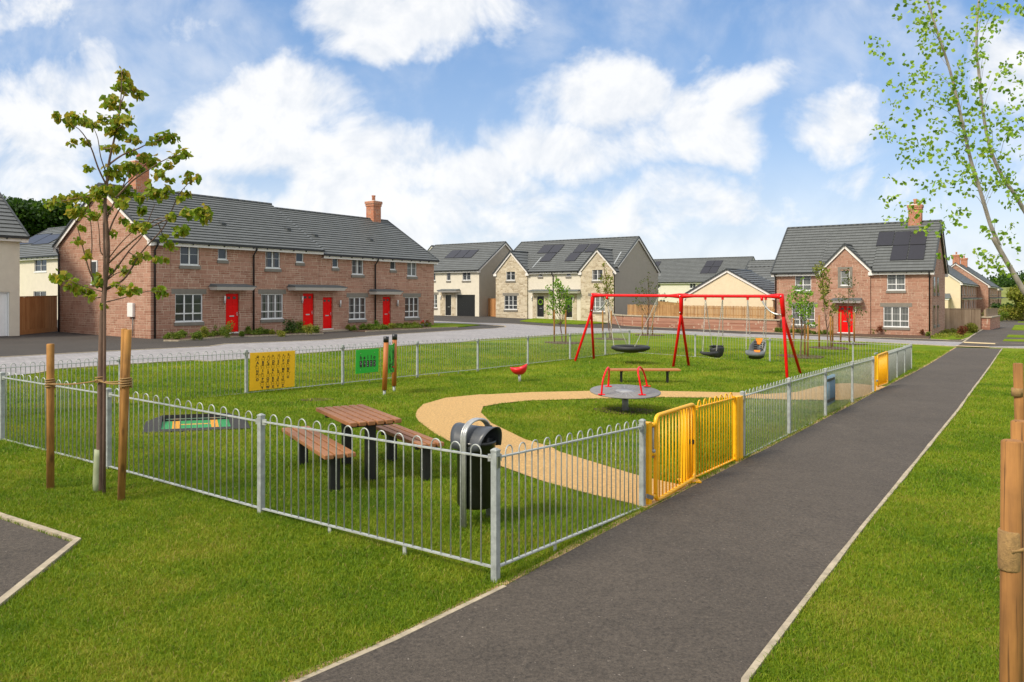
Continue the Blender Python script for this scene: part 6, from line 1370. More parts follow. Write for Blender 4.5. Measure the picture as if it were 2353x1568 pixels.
# grey and orange moulded seat
cU = rz(1895, 900); gU = G(cU.x, cU.y); t = thing('support_swing', 'grey and orange high backed support seat swing near the right end of the frame', 'swing', (cU.x, cU.y, gU))
Rn = lambda x, y, dd=0.0: at(*Z('R', x, y), cU.y + dd)
def shell(name, rowsp, m, parent, th=.03):
    mb = MB(); n = len(rowsp[0]); b0 = len(mb.v)
    for r in rowsp: mb.v += [tuple(p) for p in r]
    for i in range(len(rowsp) - 1):
        for k in range(n - 1): a = b0 + i * n + k; mb.f.append([a, a + 1, a + n + 1, a + n]); mb.sm.append(True)
    o = mb.build(name, m, parent); s_ = o.modifiers.new('thick', 'SOLIDIFY'); s_.thickness = th; s_.offset = 0; sb = o.modifiers.new('sub', 'SUBSURF'); sb.levels = sb.render_levels = 1; return o
shell('backrest', [[Rn(1885, 738, .28), Rn(1930, 735, .31), Rn(1985, 738, .31), Rn(2020, 745, .27)], [Rn(1845, 790, .16), Rn(1900, 790, .25), Rn(1985, 790, .25), Rn(2050, 790, .14)], [Rn(1800, 815, .02), Rn(1880, 850, .18), Rn(1985, 850, .18), Rn(2055, 820, .02)],
    [Rn(1785, 900, -.06), Rn(1868, 905, .10), Rn(1970, 905, .10), Rn(2040, 940, -.04)], [Rn(1790, 925, -.1), Rn(1860, 940, .02), Rn(1965, 945, .02), Rn(2020, 985, -.08)]], M['greypl'], t)
shell('seat', [[Rn(1790, 925, -.1), Rn(1860, 930, .05), Rn(1965, 935, .05), Rn(2025, 960, -.06)], [Rn(1735, 895, -.26), Rn(1850, 935, -.26), Rn(1975, 940, -.26), Rn(2015, 915, -.22)], [Rn(1733, 945, -.34), Rn(1850, 970, -.38), Rn(1985, 975, -.36), Rn(2030, 950, -.25)],
    [Rn(1745, 985, -.3), Rn(1850, 1005, -.33), Rn(1985, 1005, -.3), Rn(2035, 980, -.2)]], M['greypl'], t, .05)
shell('seat_base', [[Rn(1765, 985, -.28), Rn(1860, 1000, -.30), Rn(1980, 1000, -.28), Rn(2035, 975, -.15)], [Rn(1790, 1025, -.2), Rn(1870, 1037, -.2), Rn(1975, 1037, -.18), Rn(2010, 1010, -.1)], [Rn(1800, 1030, .0), Rn(1870, 1040, .05), Rn(1975, 1035, .05), Rn(2010, 1000, .05)], [Rn(1800, 960, .1), Rn(1870, 970, .15), Rn(1975, 970, .15), Rn(2030, 950, .1)]], M['rubber'], t, .04)
op = MB().hexa([Rn(1915, 828, .17), Rn(1955, 828, .17), Rn(1955, 828, .15), Rn(1915, 828, .15), Rn(1888, 738, .27), Rn(2005, 738, .27), Rn(2005, 738, .25), Rn(1888, 738, .25)]); op.build('orange_pad', M['orange'], t)
MB().hexa([Rn(1862, 938, -.30), Rn(1953, 940, -.30), Rn(1953, 940, .08), Rn(1862, 938, .08), Rn(1870, 908, -.06), Rn(1960, 910, -.06), Rn(1960, 908, .04), Rn(1870, 906, .04)]).build('orange_pad', M['orange'], t)
sl_ = MB()
for (x, y) in ((1868, 790), (1868, 824), (1868, 858), (1868, 888), (1975, 796), (1970, 828), (1962, 860), (1950, 888)):
    p = Rn(x + 16, y, .0 + .14 - (y - 790) * .0009); sl_.box(p.x - .045, p.x + .045, p.y - .06, p.y - .02, p.z - .017, p.z + .017)
sl_.build('slots', M['blackpl'], t)
hang(t, [(rz(1775, 180), Rn(1750, 890, -.26)), (rz(1777, 180), Rn(1815, 800, .12)), (rz(2038, 180), Rn(1990, 885, -.24)), (rz(2040, 180), Rn(2040, 800, .12))])
# ================================================================ FOLIAGE
def leaf_mesh(name, cen, rad, cnt, size, m, parent=None, droop=.3, flat=1.0, sv=.35, tagd=None):
    """cen (k,3), rad (k,), cnt (k,) leaves spread through each clump"""
    cen = np.asarray(cen, float); idx = np.repeat(np.arange(len(cen)), cnt); n = len(idx)
    d = RNG.normal(size=(n, 3)); d /= np.linalg.norm(d, axis=1)[:, None] + 1e-9; r = RNG.random(n) ** .5
    p = cen[idx] + d * (r * np.asarray(rad)[idx])[:, None] * np.array([1, 1, flat])
    t = RNG.normal(size=(n, 3)); t[:, 2] -= droop * 3; t /= np.linalg.norm(t, axis=1)[:, None]
    s = RNG.normal(size=(n, 3)); s -= (s * t).sum(1)[:, None] * t; s /= np.linalg.norm(s, axis=1)[:, None]; nn = np.cross(t, s)
    L = (size * (1 - sv + 2 * sv * RNG.random(n)))[:, None]; f = .18 * L
    v0 = p; v1 = p + t * L * .35 - s * L * .42 + nn * f; v2 = p + t * L * .78 - s * L * .25 + nn * f * .6; v3 = p + t * L; v4 = p + t * L * .78 + s * L * .25 + nn * f * .6; v5 = p + t * L * .35 + s * L * .42 + nn * f
    Vt = np.stack([v0, v1, v2, v3, v4, v5], 1).reshape(-1, 3); b = np.arange(n)[:, None] * 6
    Fc = np.concatenate([b + [0, 3, 2], b + [0, 2, 1], b + [0, 4, 3], b + [0, 5, 4]], 0)
    return arr_mesh(name, Vt, Fc, m, parent)
def spl(P, k=4):
    S = []
    for i in range(len(P) - 1):
        p0, p1, p2, p3 = P[max(i - 1, 0)], P[i], P[i + 1], P[min(i + 2, len(P) - 1)]
        for j in range(k):
            u = j / k; S.append(.5 * ((2 * p1) + (p2 - p0) * u + (2 * p0 - 5 * p1 + 4 * p2 - p3) * u * u + (3 * p1 - p0 - 3 * p2 + p3) * u ** 3))
    return S + [P[-1]]
def taper(P, r0, r1): n = len(P); return [r0 + (r1 - r0) * i / (n - 1) for i in range(n)]
def stake(label, x, yb, yt, D, r=.038, group='wooden stakes holding up the young trees', lean=0.0, m='stake', gnd=None):
    g = G((x - CX) / F * D, D) if gnd is None else gnd; b = at(x, HY, D); tp = at(x + lean, yt, D)
    mb = MB().tube([(b.x, D, g - .05), (tp.x, D, tp.z - .006), (tp.x, D, tp.z)], [r, r, r * .82], 14)
    return top(mb, 'tree_stake', M[m], label, 'stake', (b.x, D, g), group)
# ---- the small lime tree, front left
DT = 8.3; nz = lambda x, y, dd=0.0: at(*Z('N', x, y), DT + dd); fz = lambda x, y, D=DT: at(*Z('F', x, y), D)
bt = gp(233, 1136); g = G(fz(740, 0).x, DT)
t = thing('small_tree', 'slender young lime tree with sparse drooping leaves, roped between two stakes at the left', 'tree', (fz(735, 0).x, DT, g))
trk = [Vector((fz(735, 1340).x, DT, g - .05)), fz(738, 1000), fz(745, 500), fz(752, 100), nz(478, 1560), nz(492, 1400), nz(510, 1200), nz(503, 1050), nz(492, 900), nz(503, 780), nz(518, 640), nz(545, 520), nz(572, 400), nz(590, 250), nz(596, 75)]
rr_t = [.044, .038, .034, .030, .028, .026, .023, .020, .018, .016, .013, .011, .009, .006, .004]
S_ = spl(trk, 4); R__ = np.interp(np.linspace(0, 14, len(S_)), range(15), rr_t)
MB().tube(S_, list(R__), 10).build('trunk', M['bark'], t)
BR = [[(490, 1425), (440, 1395), (405, 1335), (380, 1260), (345, 1130), (312, 1010), (290, 965)], [(492, 1400), (430, 1365), (405, 1290), (412, 1150), (402, 1000), (385, 960)], [(500, 1222), (465, 1195), (455, 1060), (440, 960)],
      [(498, 1430), (600, 1372), (660, 1290), (700, 1222), (750, 1160), (850, 1050), (908, 930), (942, 850), (1000, 780), (1050, 742)], [(506, 1360), (560, 1300), (640, 1190), (720, 1100), (760, 1000), (800, 900)],
      [(518, 1262), (600, 1185), (700, 1100), (820, 1020), (980, 965), (1110, 960)], [(518, 1232), (600, 1130), (690, 1050), (740, 1035)], [(500, 1000), (545, 900), (600, 800), (690, 715), (760, 640)], [(503, 790), (450, 680), (400, 540), (330, 440), (240, 392)],
      [(495, 700), (465, 610), (448, 500), (420, 430)], [(515, 660), (600, 600), (700, 560), (770, 525), (890, 490)], [(545, 880), (660, 760), (770, 685), (870, 625), (980, 590)], [(498, 1505), (600, 1480), (750, 1440), (860, 1442)], [(492, 1445), (350, 1405), (270, 1370), (180, 1342)],
      [(490, 1470), (400, 1482), (340, 1440)], [(500, 1420), (560, 1395), (660, 1432)], [(500, 1375), (560, 1330), (640, 1305)], [(498, 900), (400, 858), (250, 880), (130, 905)], [(508, 1100), (545, 1000), (620, 880), (700, 850), (830, 835)], [(560, 430), (600, 500), (650, 505)],
      [(500, 850), (520, 730), (600, 690)], [(505, 960), (540, 930), (590, 900)], [(585, 300), (630, 200), (700, 232)], [(575, 380), (500, 370), (430, 400)], [(560, 450), (640, 385)], [(700, 1080), (800, 1000), (880, 985)], [(540, 560), (480, 560)], [(640, 1200), (690, 1230)], [(600, 800), (640, 690)], [(820, 1020), (850, 1100), (890, 1160)]]
rb_ = random.Random(3); bz = {}
lm = MB()
for k, b in enumerate(BR):
    dz = rb_.uniform(-.55, .55); n = len(b); P_ = [nz(x, y, dz * (i / (n - 1)) ** .8) for i, (x, y) in enumerate(b)]; bz[k] = (b, dz)
    S_ = spl(P_, 3); lm.tube(S_, taper(S_, .011 if n > 4 else .007, .0028), 6)
lm.build('branches', M['bark'], t)
CLN = [(600,90,35),(610,140,45),(590,190,50),(640,180,40),(700,230,45),(530,280,60),(600,300,40),(500,290,30),(200,370,42),(290,370,48),(290,410,45),(360,385,40),(430,420,45),(480,380,42),(560,400,60),(530,450,50),(600,380,50),(640,385,42),(570,470,45),(650,500,48),(690,510,28),(300,505,15),(275,530,15),(375,515,28),(500,560,30),(570,560,30),(640,580,35),(390,680,32),(830,500,48),(880,490,45),(920,500,32),(780,520,28),(920,620,45),(980,590,42),(750,630,58),(790,650,45),(640,680,60),(690,690,50),(540,700,58),(580,730,40),(820,720,50),(870,660,38),(760,770,20),(880,750,22),(1010,745,50),(1060,740,20),(990,830,32),(960,860,25),(430,810,45),(500,810,40),(320,860,58),(230,880,55),(150,900,40),(380,860,50),(450,850,50),(620,830,58),(560,830,50),(700,860,40),(790,850,58),(860,830,50),(330,950,50),(290,960,42),(420,970,45),(500,930,45),(600,900,45),(720,940,38),(900,980,40),(1000,960,42),(1090,950,52),(1110,990,42),(340,1040,20),(680,1050,58),(740,1040,38),(545,1080,28),(600,1000,28),(960,1065,50),(330,1135,28),(855,1100,28),(890,1160,42),(380,1220,25),(700,1230,38),(740,1210,25),(660,1260,20),(800,1235,28),(860,1240,20),(180,1350,36),(230,1350,48),(290,1400,38),(250,1410,28),(450,1370,48),(620,1310,38),(540,1300,22),(560,1390,25),(590,1410,20),(330,1430,48),(380,1440,38),(400,1480,20),(650,1430,42),(590,1440,20),(830,1440,45),(860,1455,25),(480,1520,22)]
cen, rad, cnt = [], [], []; kk = .65041 * .574463 * DT / F
for (x, y, r) in CLN:
    bd_, dd = 1e9, 0
    for b, dz in bz.values():
        for i, (bx_, by_) in enumerate(b):
            q_ = (bx_ - x) ** 2 + (by_ - y) ** 2
            if q_ < bd_: bd_ = q_; dd = dz * (i / (len(b) - 1)) ** .8
    cen.append(nz(x, y - r * .2, dd + rb_.uniform(-.1, .1))); rad.append(r * kk * .92); cnt.append(int(4 + (r / 13) ** 2 * 2.4))
leaf_mesh('crown', cen, rad, cnt, .060, M['leaf_lime'], t, droop=.45, flat=.8)
MB().tube([fz(722, 1335), fz(722, 1250), fz(724, 1150), fz(728, 1060), fz(728, 1010)], [.048, .050, .048, .046, .044], 14).build('trunk_guard', pmat('trunk_guard_plastic', (.30, .33, .20), .6, var=.15), t)
sl1 = stake('left stake of the front left tree, with rope wound round it', 214 * .5422 * 0 + Z('F', 372, 0)[0], 0, Z('F', 0, 232)[1], 8.35, .039); 
sl2 = stake('tall round stake just right of the front left tree trunk', Z('F', 893, 0)[0], 0, Z('F', 0, 128)[1], 8.0, .036, lean=Z('F', 945, 0)[0] - Z('F', 893, 0)[0])
sl3 = stake('thinner split stake behind the tall round stake by the front left tree', Z('F', 888, 0)[0], 0, Z('F', 0, 120)[1], 8.12, .030, lean=9)
cn = MB().tube([fz(768, 1345, 8.2), fz(770, 700, 8.2), fz(772, 0, 8.2), nz(488, 1200, -.1), nz(484, 960, -.1)], [.018, .017, .016, .013, .010], 8)
top(cn, 'tree_pole', M['bark'], 'slim brown support pole standing against the trunk of the front left tree', 'pole', (fz(768, 0, 8.2).x, 8.2, g))
rp = MB()
def wrap(c, r, n=3, h=.012, rr=.0085):
    rp.tube([(c.x + r * math.cos(a), c.y + r * math.sin(a), c.z + h * a / 3 - h * n) for a in np.linspace(0, n * 2 * math.pi, n * 14)], rr, 6)
ca, cb_, cc_ = fz(372, 525, 8.35), fz(744, 500, 8.3), fz(930, 520, 8.0)
wrap(ca, .046, 4); wrap(cb_, .05, 3); wrap(cc_, .055, 4)
for a, b, s_ in ((ca, cb_, 0), (ca, cb_, .02), (cb_, cc_, 0), (cb_, cc_ + Vector((0, 0, .03)), .02)): rp.tube([a.lerp(b, u) + Vector((0, -.05 + s_, -.02 * math.sin(u * math.pi))) for u in np.linspace(0, 1, 8)], .0075, 6)
top(rp, 'rope', M['rope'], 'tan rope tying the front left tree to its stakes', 'rope', ca)
# ---- young trees behind the railings
def young_tree(name, label, zk, base, D, trunkx, ytop, clusters, m, dens, size, r0=.035, group='young staked trees on the grass behind the swings', forks=6, seed=1, trunkm='bark', depth=.5):
    g = G((base - CX) / F * D, D); bx_ = at(base, HY, D); t = thing(name, label, 'tree', (bx_.x, D, g), 0, group); rnd = random.Random(seed)
    k = ZM[zk][2] * .574463 * D / F; tp = at(*Z(zk, trunkx, ytop), D); n = 9
    P_ = [Vector((bx_.x + (tp.x - bx_.x) * u ** 1.3 + .03 * math.sin(u * 9 + seed), D + .03 * math.sin(u * 7), g - .05 + (tp.z - g + .05) * u)) for u in np.linspace(0, 1, n)]
    S_ = spl(P_, 2); MB().tube(S_, taper(S_, r0, .006), 8).build('trunk', M[trunkm], t)
    cen, rad, cnt = [], [], []; bm_ = MB()
    for (x, y, r) in clusters:
        dd = rnd.uniform(-depth, depth); c = at(*Z(zk, x, y), D + dd); cen.append(c); rad.append(max(.06, r * k)); cnt.append(max(6, int(2.8 * dens * (r * k / .2) ** 2)))
        hd_ = abs(c.x - P_[4].x) + abs(dd); za = max(g + .9, c.z - .35 - hd_ * .9); u = min(.97, (za - g) / (tp.z - g)); i = u * (n - 1); i0 = int(i); s = P_[i0].lerp(P_[min(i0 + 1, n - 1)], i - i0)
        md = s.lerp(c, .55) + Vector((0, 0, -.06)); S2 = spl([s, md, c], 3); bm_.tube(S2, taper(S2, r0 * .28, .003), 5)
    bm_.build('branches', M[trunkm], t); leaf_mesh('crown', cen, rad, cnt, size, M[m], t, droop=.15); return t
T4 = [(540,230,25),(535,300,35),(460,360,50),(420,430,60),(380,500,60),(470,450,60),(540,400,60),(620,430,70),(660,430,40),(600,520,70),(530,520,60),(380,560,50),(430,600,60),(520,600,70),(620,600,80),(700,590,50),(740,600,20),(560,700,80),(640,720,60),(680,680,50),(350,660,45),(390,750,40),(590,790,45),(700,860,42),(740,870,20),(650,850,35),(250,560,20)]
T5 = [(810,30,50),(760,70,50),(730,100,40),(830,110,70),(900,130,40),(790,180,60),(860,200,80),(920,260,40),(820,300,60),(900,330,50),(840,380,70),(920,400,40),(860,440,50),(830,500,50),(880,560,50),(900,600,40),(850,660,30),(980,600,40),(960,700,40),(1020,680,40),(990,650,40),(940,540,30)]
T6 = [(1180,130,55),(1200,220,60),(1160,260,50),(1290,230,30),(1280,300,45),(1210,300,40),(1230,400,55),(1260,460,40),(1080,470,55),(1020,460,28),(1150,500,45),(1100,540,45),(1060,610,28),(1250,550,50),(1160,690,45),(1300,680,55),(1380,690,48),(1440,680,30),(1230,740,45),(1340,610,40)]
S1 = [(630,380,20),(640,430,35),(660,480,60),(620,500,50),(700,540,60),(650,580,60),(720,600,50),(800,550,30),(780,600,50),(500,540,30),(530,580,30),(560,640,50),(600,680,60),(680,680,70),(760,680,60),(840,680,40),(500,720,30),(540,750,40),(620,780,70),(700,790,60),(790,750,70),(840,760,40),(850,820,30),(520,830,40),(570,850,40),(640,870,50),(760,840,60),(820,850,40),(740,900,45),(470,900,25),(530,920,35)]
S2 = [(1330,190,40),(1310,230,30),(1340,290,30),(1350,340,30),(1370,390,60),(1430,400,50),(1300,400,40),(1270,430,40),(1340,460,60),(1420,480,50),(1390,530,70),(1210,520,40),(1240,560,50),(1250,600,30),(1330,570,40),(1420,580,50),(1380,620,50),(1440,620,25),(1360,700,50),(1440,720,30),(1380,780,45),(1420,800,28)]
S3 = [(1975,330,25),(1970,390,25),(1960,430,30),(1900,440,40),(1860,470,40),(1990,480,40),(2030,470,30),(1860,540,40),(1800,560,30),(1810,600,50),(1900,580,50),(1990,560,50),(2060,560,40),(2110,510,40),(2100,600,30),(1940,640,60),(2000,640,50),(2080,650,50),(2200,640,30),(2210,690,30),(1800,700,40),(1840,760,50),(1750,740,30),(1830,810,30),(1950,780,50),(2050,740,50),(2090,800,30),(1880,840,40)]
young_tree('young_tree', 'bright green young tree nearest the road corner, left of the swing frame', 'S', 1291.5, 37.6, 640, 380, S1, 'leaf_fresh', 17, .085, seed=2)
young_tree('young_tree', 'tall yellow green young tree just right of the left swing legs', 'S', 1401.3, 42, 1330, 190, S2, 'leaf_olive', 12, .09, seed=3)
young_tree('young_tree', 'thin dark leaved young tree before the plain shaded side wall', 'S', 1488.6, 47, 1975, 330, S3, 'leaf_dull', 7, .085, seed=4, depth=.8)
young_tree('young_tree', 'round bushy green young tree beside the right legs of the swing frame', 'T', 1841.1, 32.2, 535, 230, T4, 'leaf_fresh', 15, .085, seed=5)
young_tree('young_tree', 'tall narrow olive green young tree in front of the red stone house', 'T', 1902.5, 37.4, 800, 20, T5, 'leaf_olive', 17, .085, seed=6)
young_tree('young_tree', 'sparse young tree in front of the red door of the detached house', 'T', 1949.9, 41, 1190, 120, T6, 'leaf_dull', 7, .085, seed=7)
for (zk, x, yt, D, dd, lab) in (('S', 605, 868, 37.6, -.1, 'left stake of the bright green tree by the road corner'), ('S', 770, 872, 37.6, -.3, 'right stake of the bright green tree by the road corner'),
    ('S', 1307, 880, 42, 0, 'left stake of the tall yellow green tree near the left swing legs'), ('S', 1430, 880, 42, -.2, 'right stake of the tall yellow green tree near the left swing legs'),
    ('S', 1880, 945, 47, 0, 'left stake of the thin dark leaved tree'), ('S', 1962, 850, 47, .3, 'middle stake of the thin dark leaved tree'), ('S', 2028, 945, 47, 0, 'right stake of the thin dark leaved tree'),
    ('T', 432, 780, 32.2, .2, 'left stake of the bushy tree beside the right swing legs'), ('T', 590, 860, 32.2, .5, 'middle stake of the bushy tree beside the right swing legs'), ('T', 635, 798, 32.2, -.3, 'right stake of the bushy tree beside the right swing legs'),
    ('T', 790, 738, 37.4, 0, 'left stake of the tall narrow olive tree'), ('T', 948, 750, 37.4, -.3, 'middle stake of the tall narrow olive tree'), ('T', 978, 752, 37.4, .4, 'right stake of the tall narrow olive tree'),
    ('T', 1090, 695, 41, 0, 'left stake of the sparse tree before the red door'), ('T', 1213, 700, 41, .4, 'middle stake of the sparse tree before the red door'), ('T', 1278, 705, 41, -.2, 'right stake of the sparse tree before the red door')):
    stake(lab, Z(zk, x, 0)[0], 0, Z(zk, 0, yt)[1], D + dd, .04)
for (x, D, r) in ((1294, 37.4, .9), (1404, 41.8, .9), (1490, 46.8, .9), (1841, 32, .95), (1908, 37.2, .9), (1949, 40.8, .85)):
    c = at(x, HY, D); overlay('soil_patch', [(c.x + r * .95 * math.cos(a) * (1 + .15 * math.sin(3 * a + D)), c.y + r * math.sin(a) * 1.1) for a in np.linspace(0, 2 * math.pi, 15)[:-1]], .03, M['soil'], skirt=.1, nog=False)
# ---- birches top right and their stakes
DB = 3.6; lz = lambda x, y, dd=0.0: at(*Z('L', x, y), DB + dd); oz = lambda x, y, dd=0.0: at(*Z('O', x, y), DB + dd)
st1 = [oz(1560, 900), oz(1414, 620), oz(1300, 420), oz(1200, 250), oz(1060, 0), lz(850, 1400), lz(800, 1280), lz(740, 1080), lz(690, 920), lz(640, 700), lz(600, 520), lz(560, 370), lz(500, 190), lz(440, 0), lz(405, -140)]
st2 = [oz(1900, 700, .3), lz(1160, 1450, .3), lz(1060, 1300, .3), lz(990, 1195, .3), lz(940, 1110, .3), lz(870, 1010, .3), lz(800, 850, .3), lz(760, 650, .3), lz(737, 450, .3), lz(720, 230, .3), lz(735, 0, .3), lz(745, -150, .3)]
bs = Vector((2.72, 3.75, G(2.7, 3.7)))
t = thing('birch_tree', 'leaning young birch at the top right with bright little leaves on thin stems', 'tree', bs)
S_ = spl([bs, Vector((2.70, 3.68, bs.z + .9)), Vector((2.64, 3.62, bs.z + 1.5))] + st1[0:], 4); MB().tube(S_, taper(S_, .0145, .004), 10).build('trunk', M['birch'], t)
S_ = spl([bs + Vector((.05, .1, 0)), Vector((2.9, 3.85, bs.z + 1.2))] + st2, 4); MB().tube(S_, taper(S_, .014, .004), 10).build('trunk', M['birch'], t)
rnd = random.Random(21); tw = MB(); cen, rad, cnt = [], [], []
def stem_at(y):                                        # stem columns at crop row y
    a = np.interp(y, [0, 190, 370, 520, 700, 920, 1080, 1280, 1568], [440, 500, 560, 600, 640, 690, 740, 800, 930]); b = np.interp(y, [0, 220, 450, 650, 850, 1010, 1110, 1195, 1400], [735, 720, 735, 760, 800, 870, 940, 992, 1100]); return a, b
cl = [(300,15,1),(270,93,0),(290,108,0),(345,58,0),(395,20,1),(388,65,0),(375,125,1),(340,152,0),(417,172,1),(423,135,0),(445,90,0),(116,232,1),(190,236,1),(137,276,0),(157,302,1),(195,337,0),(236,350,0),(340,355,1),(422,275,2),(475,275,1),(413,380,0),(318,448,2),(370,468,0),(400,418,2),(453,410,2),(208,480,1),(300,505,2),(345,530,1),(428,540,1),(415,462,0),(495,455,0),(484,497,1),(515,530,2),(237,597,2),(308,630,0),(237,657,0),(265,685,0),(302,695,0),(395,647,1),(460,600,2),(452,690,1),(362,710,0),(165,715,1),(190,748,2),(222,770,1),(255,787,1),(300,808,1),(312,845,1),(365,820,2),(380,800,0),(290,895,1),(333,918,1),(367,912,0),(412,860,2),(460,890,2),(450,800,1),(470,830,0),(415,915,0),(510,700,1),(485,760,1),(527,740,0),(545,832,1),(515,875,0),(575,882,2),(608,895,0),(558,950,1),(218,1007,0),(256,1015,0),(295,1038,0),(352,1030,0),(385,1042,0),(490,1030,2),(448,1070,2),(512,1063,0),(590,1040,2),(645,1008,1),(553,1103,0),(640,1100,0),(665,1105,0),(215,1150,2),(275,1178,0),(305,1185,0),(365,1170,2),(433,1140,1),(457,1198,0),(505,1185,0),(205,1235,1),(260,1248,0),(315,1265,1),(370,1212,1),(412,1300,2),(450,1308,1),(600,1210,2),(575,1240,1),(665,1190,0),(650,1215,1),(523,1265,0),(600,1275,0),(645,1288,0),(535,1320,1),(510,1458,1),(567,1465,0),(642,1452,0),(722,1425,0),(780,1430,0),(766,1305,1),(800,1345,1),(848,1340,0),(830,1250,0),(895,1315,1),(905,1355,1),(940,1275,0),(940,1410,1),(965,1438,0)]
for (x, y, s_) in cl: cen.append(lz(x, y, rnd.uniform(-.3, .3))); rad.append(.016 + .018 * s_); cnt.append(4 + 6 * s_)
for _ in range(125):
    y = rnd.uniform(0, 1150); a, b = stem_at(y); x = rnd.choice((rnd.gauss(a, 50), rnd.gauss(b, 60), rnd.uniform(a - 60, b + 40), rnd.uniform(b, 1010) if y < 950 else b)); s_ = rnd.choice((0, 1, 1, 2, 2)); cen.append(lz(x, y, rnd.uniform(-.3, .4))); rad.append(.016 + .018 * s_); cnt.append(4 + 6 * s_)
for (x, y) in ((760,1500),(790,1515),(830,1540),(800,1495),(860,1510),(840,1465),(905,1530),(770,1480)): cen.append(lz(x, y, 0)); rad.append(.05); cnt.append(11)
for c in cen[::3]:
    if c is None: continue
    yl = None
    xs0 = (c.x / c.y * F + CX) / .574463; ys0 = (HY - (c.z - EYE) / c.y * F) / .574463; lx, ly = (xs0 - 3400) / .70161, ys0 / .70161
    if abs(lx - stem_at(ly)[0]) > 170 and abs(lx - stem_at(ly)[1]) > 150: continue
    yb = min(1500, ly + abs(lx - stem_at(ly)[0]) * .55 + 60); a, b = stem_at(yb); s_ = lz(a, yb) if abs(a - lx) < abs(b - lx) or yb > 1150 else lz(b, yb, .3)
    S2 = spl([s_, s_.lerp(c, .5) + Vector((0, 0, .03)), c], 3); tw.tube(S2, taper(S2, .0011, .0005), 4)
tw.build('twigs', M['birch'], t); leaf_mesh('crown', cen, rad, cnt, .019, M['leaf_birch'], t, droop=.2, sv=.3)
mz_ = lambda x, y, D: at(*Z('M', x, y), D)
stake('thick pale stake with hessian tie at the right edge, the nearest one', Z('M', 375, 0)[0] - 2, 0, Z('M', 0, 506)[1], 3.1, .040, 'stakes at the right edge', lean=6, m='stake2')
stake('second stake at the right edge, behind the nearest one', Z('M', 425, 0)[0], 0, Z('M', 0, 420)[1], 3.55, .040, 'stakes at the right edge', lean=-3, m='stake2')
stake('slim leaning stake farthest back at the right edge', Z('M', 440, 0)[0], 0, Z('M', 0, 168)[1], 5.6, .032, 'stakes at the right edge', lean=-17, m='stake2')
hs = MB(); a = mz_(372, 980, 3.1)
hs.tube([(a.x, 3.1, a.z - .085), (a.x, 3.1, a.z - .08), (a.x, 3.1, a.z), (a.x, 3.1, a.z + .07), (a.x, 3.1, a.z + .075)], [.040, .0422, .0425, .0422, .040], 18)
hs.tube([(a.x - .02, 3.06, a.z), (a.x + .12, 3.07, a.z + .02), (a.x + .25, 3.2, a.z - .03)], .007, 6)
top(hs, 'hessian_tie', M['rope'], 'hessian band wrapped round the nearest stake at the right edge', 'tree tie', a)
a = mz_(412, 295, 5.6); hs = MB(); hs.tube([(a.x - .012 + .0, 5.6, a.z - .03), (a.x - .012, 5.6, a.z + .03)], .038, 10); top(hs, 'hessian_tie', M['rope'], 'small tie round the slim leaning stake at the right edge', 'tree tie', a)
# ---- shrubs along the terrace
def shrub(label, zk, x, y, r, m='leaf_hedge', D=None, tall=1.0, dens=1.0, cat='shrub', grp='small shrubs in the beds along the terrace', size=.055, name='shrub'):
    p = gz(zk, x, y + r) if D is None else at(*Z(zk, x, y), D); D = p.y; k = ZM[zk][2] * .574463 * D / F; R_ = max(.15, r * k * 1.45); g = G(p.x, p.y) + .04
    n = 7; cen = [(p.x + rnd.uniform(-.55, .55) * R_, p.y + rnd.uniform(-.4, .4) * R_, g + R_ * tall * rnd.uniform(.25, 1.25)) for _ in range(n)]
    Vv = leaf_mesh(name, cen, [R_ * .55] * n, [int(95 * dens * max(1, R_ / .3))] * n, size, M[m], None, droop=-.25)
    Vv.data.transform(Matrix.Translation((-p.x, -p.y, -g))); Vv.location = (p.x, p.y, g); tag(Vv, label, cat, grp); return Vv
rnd = random.Random(9)
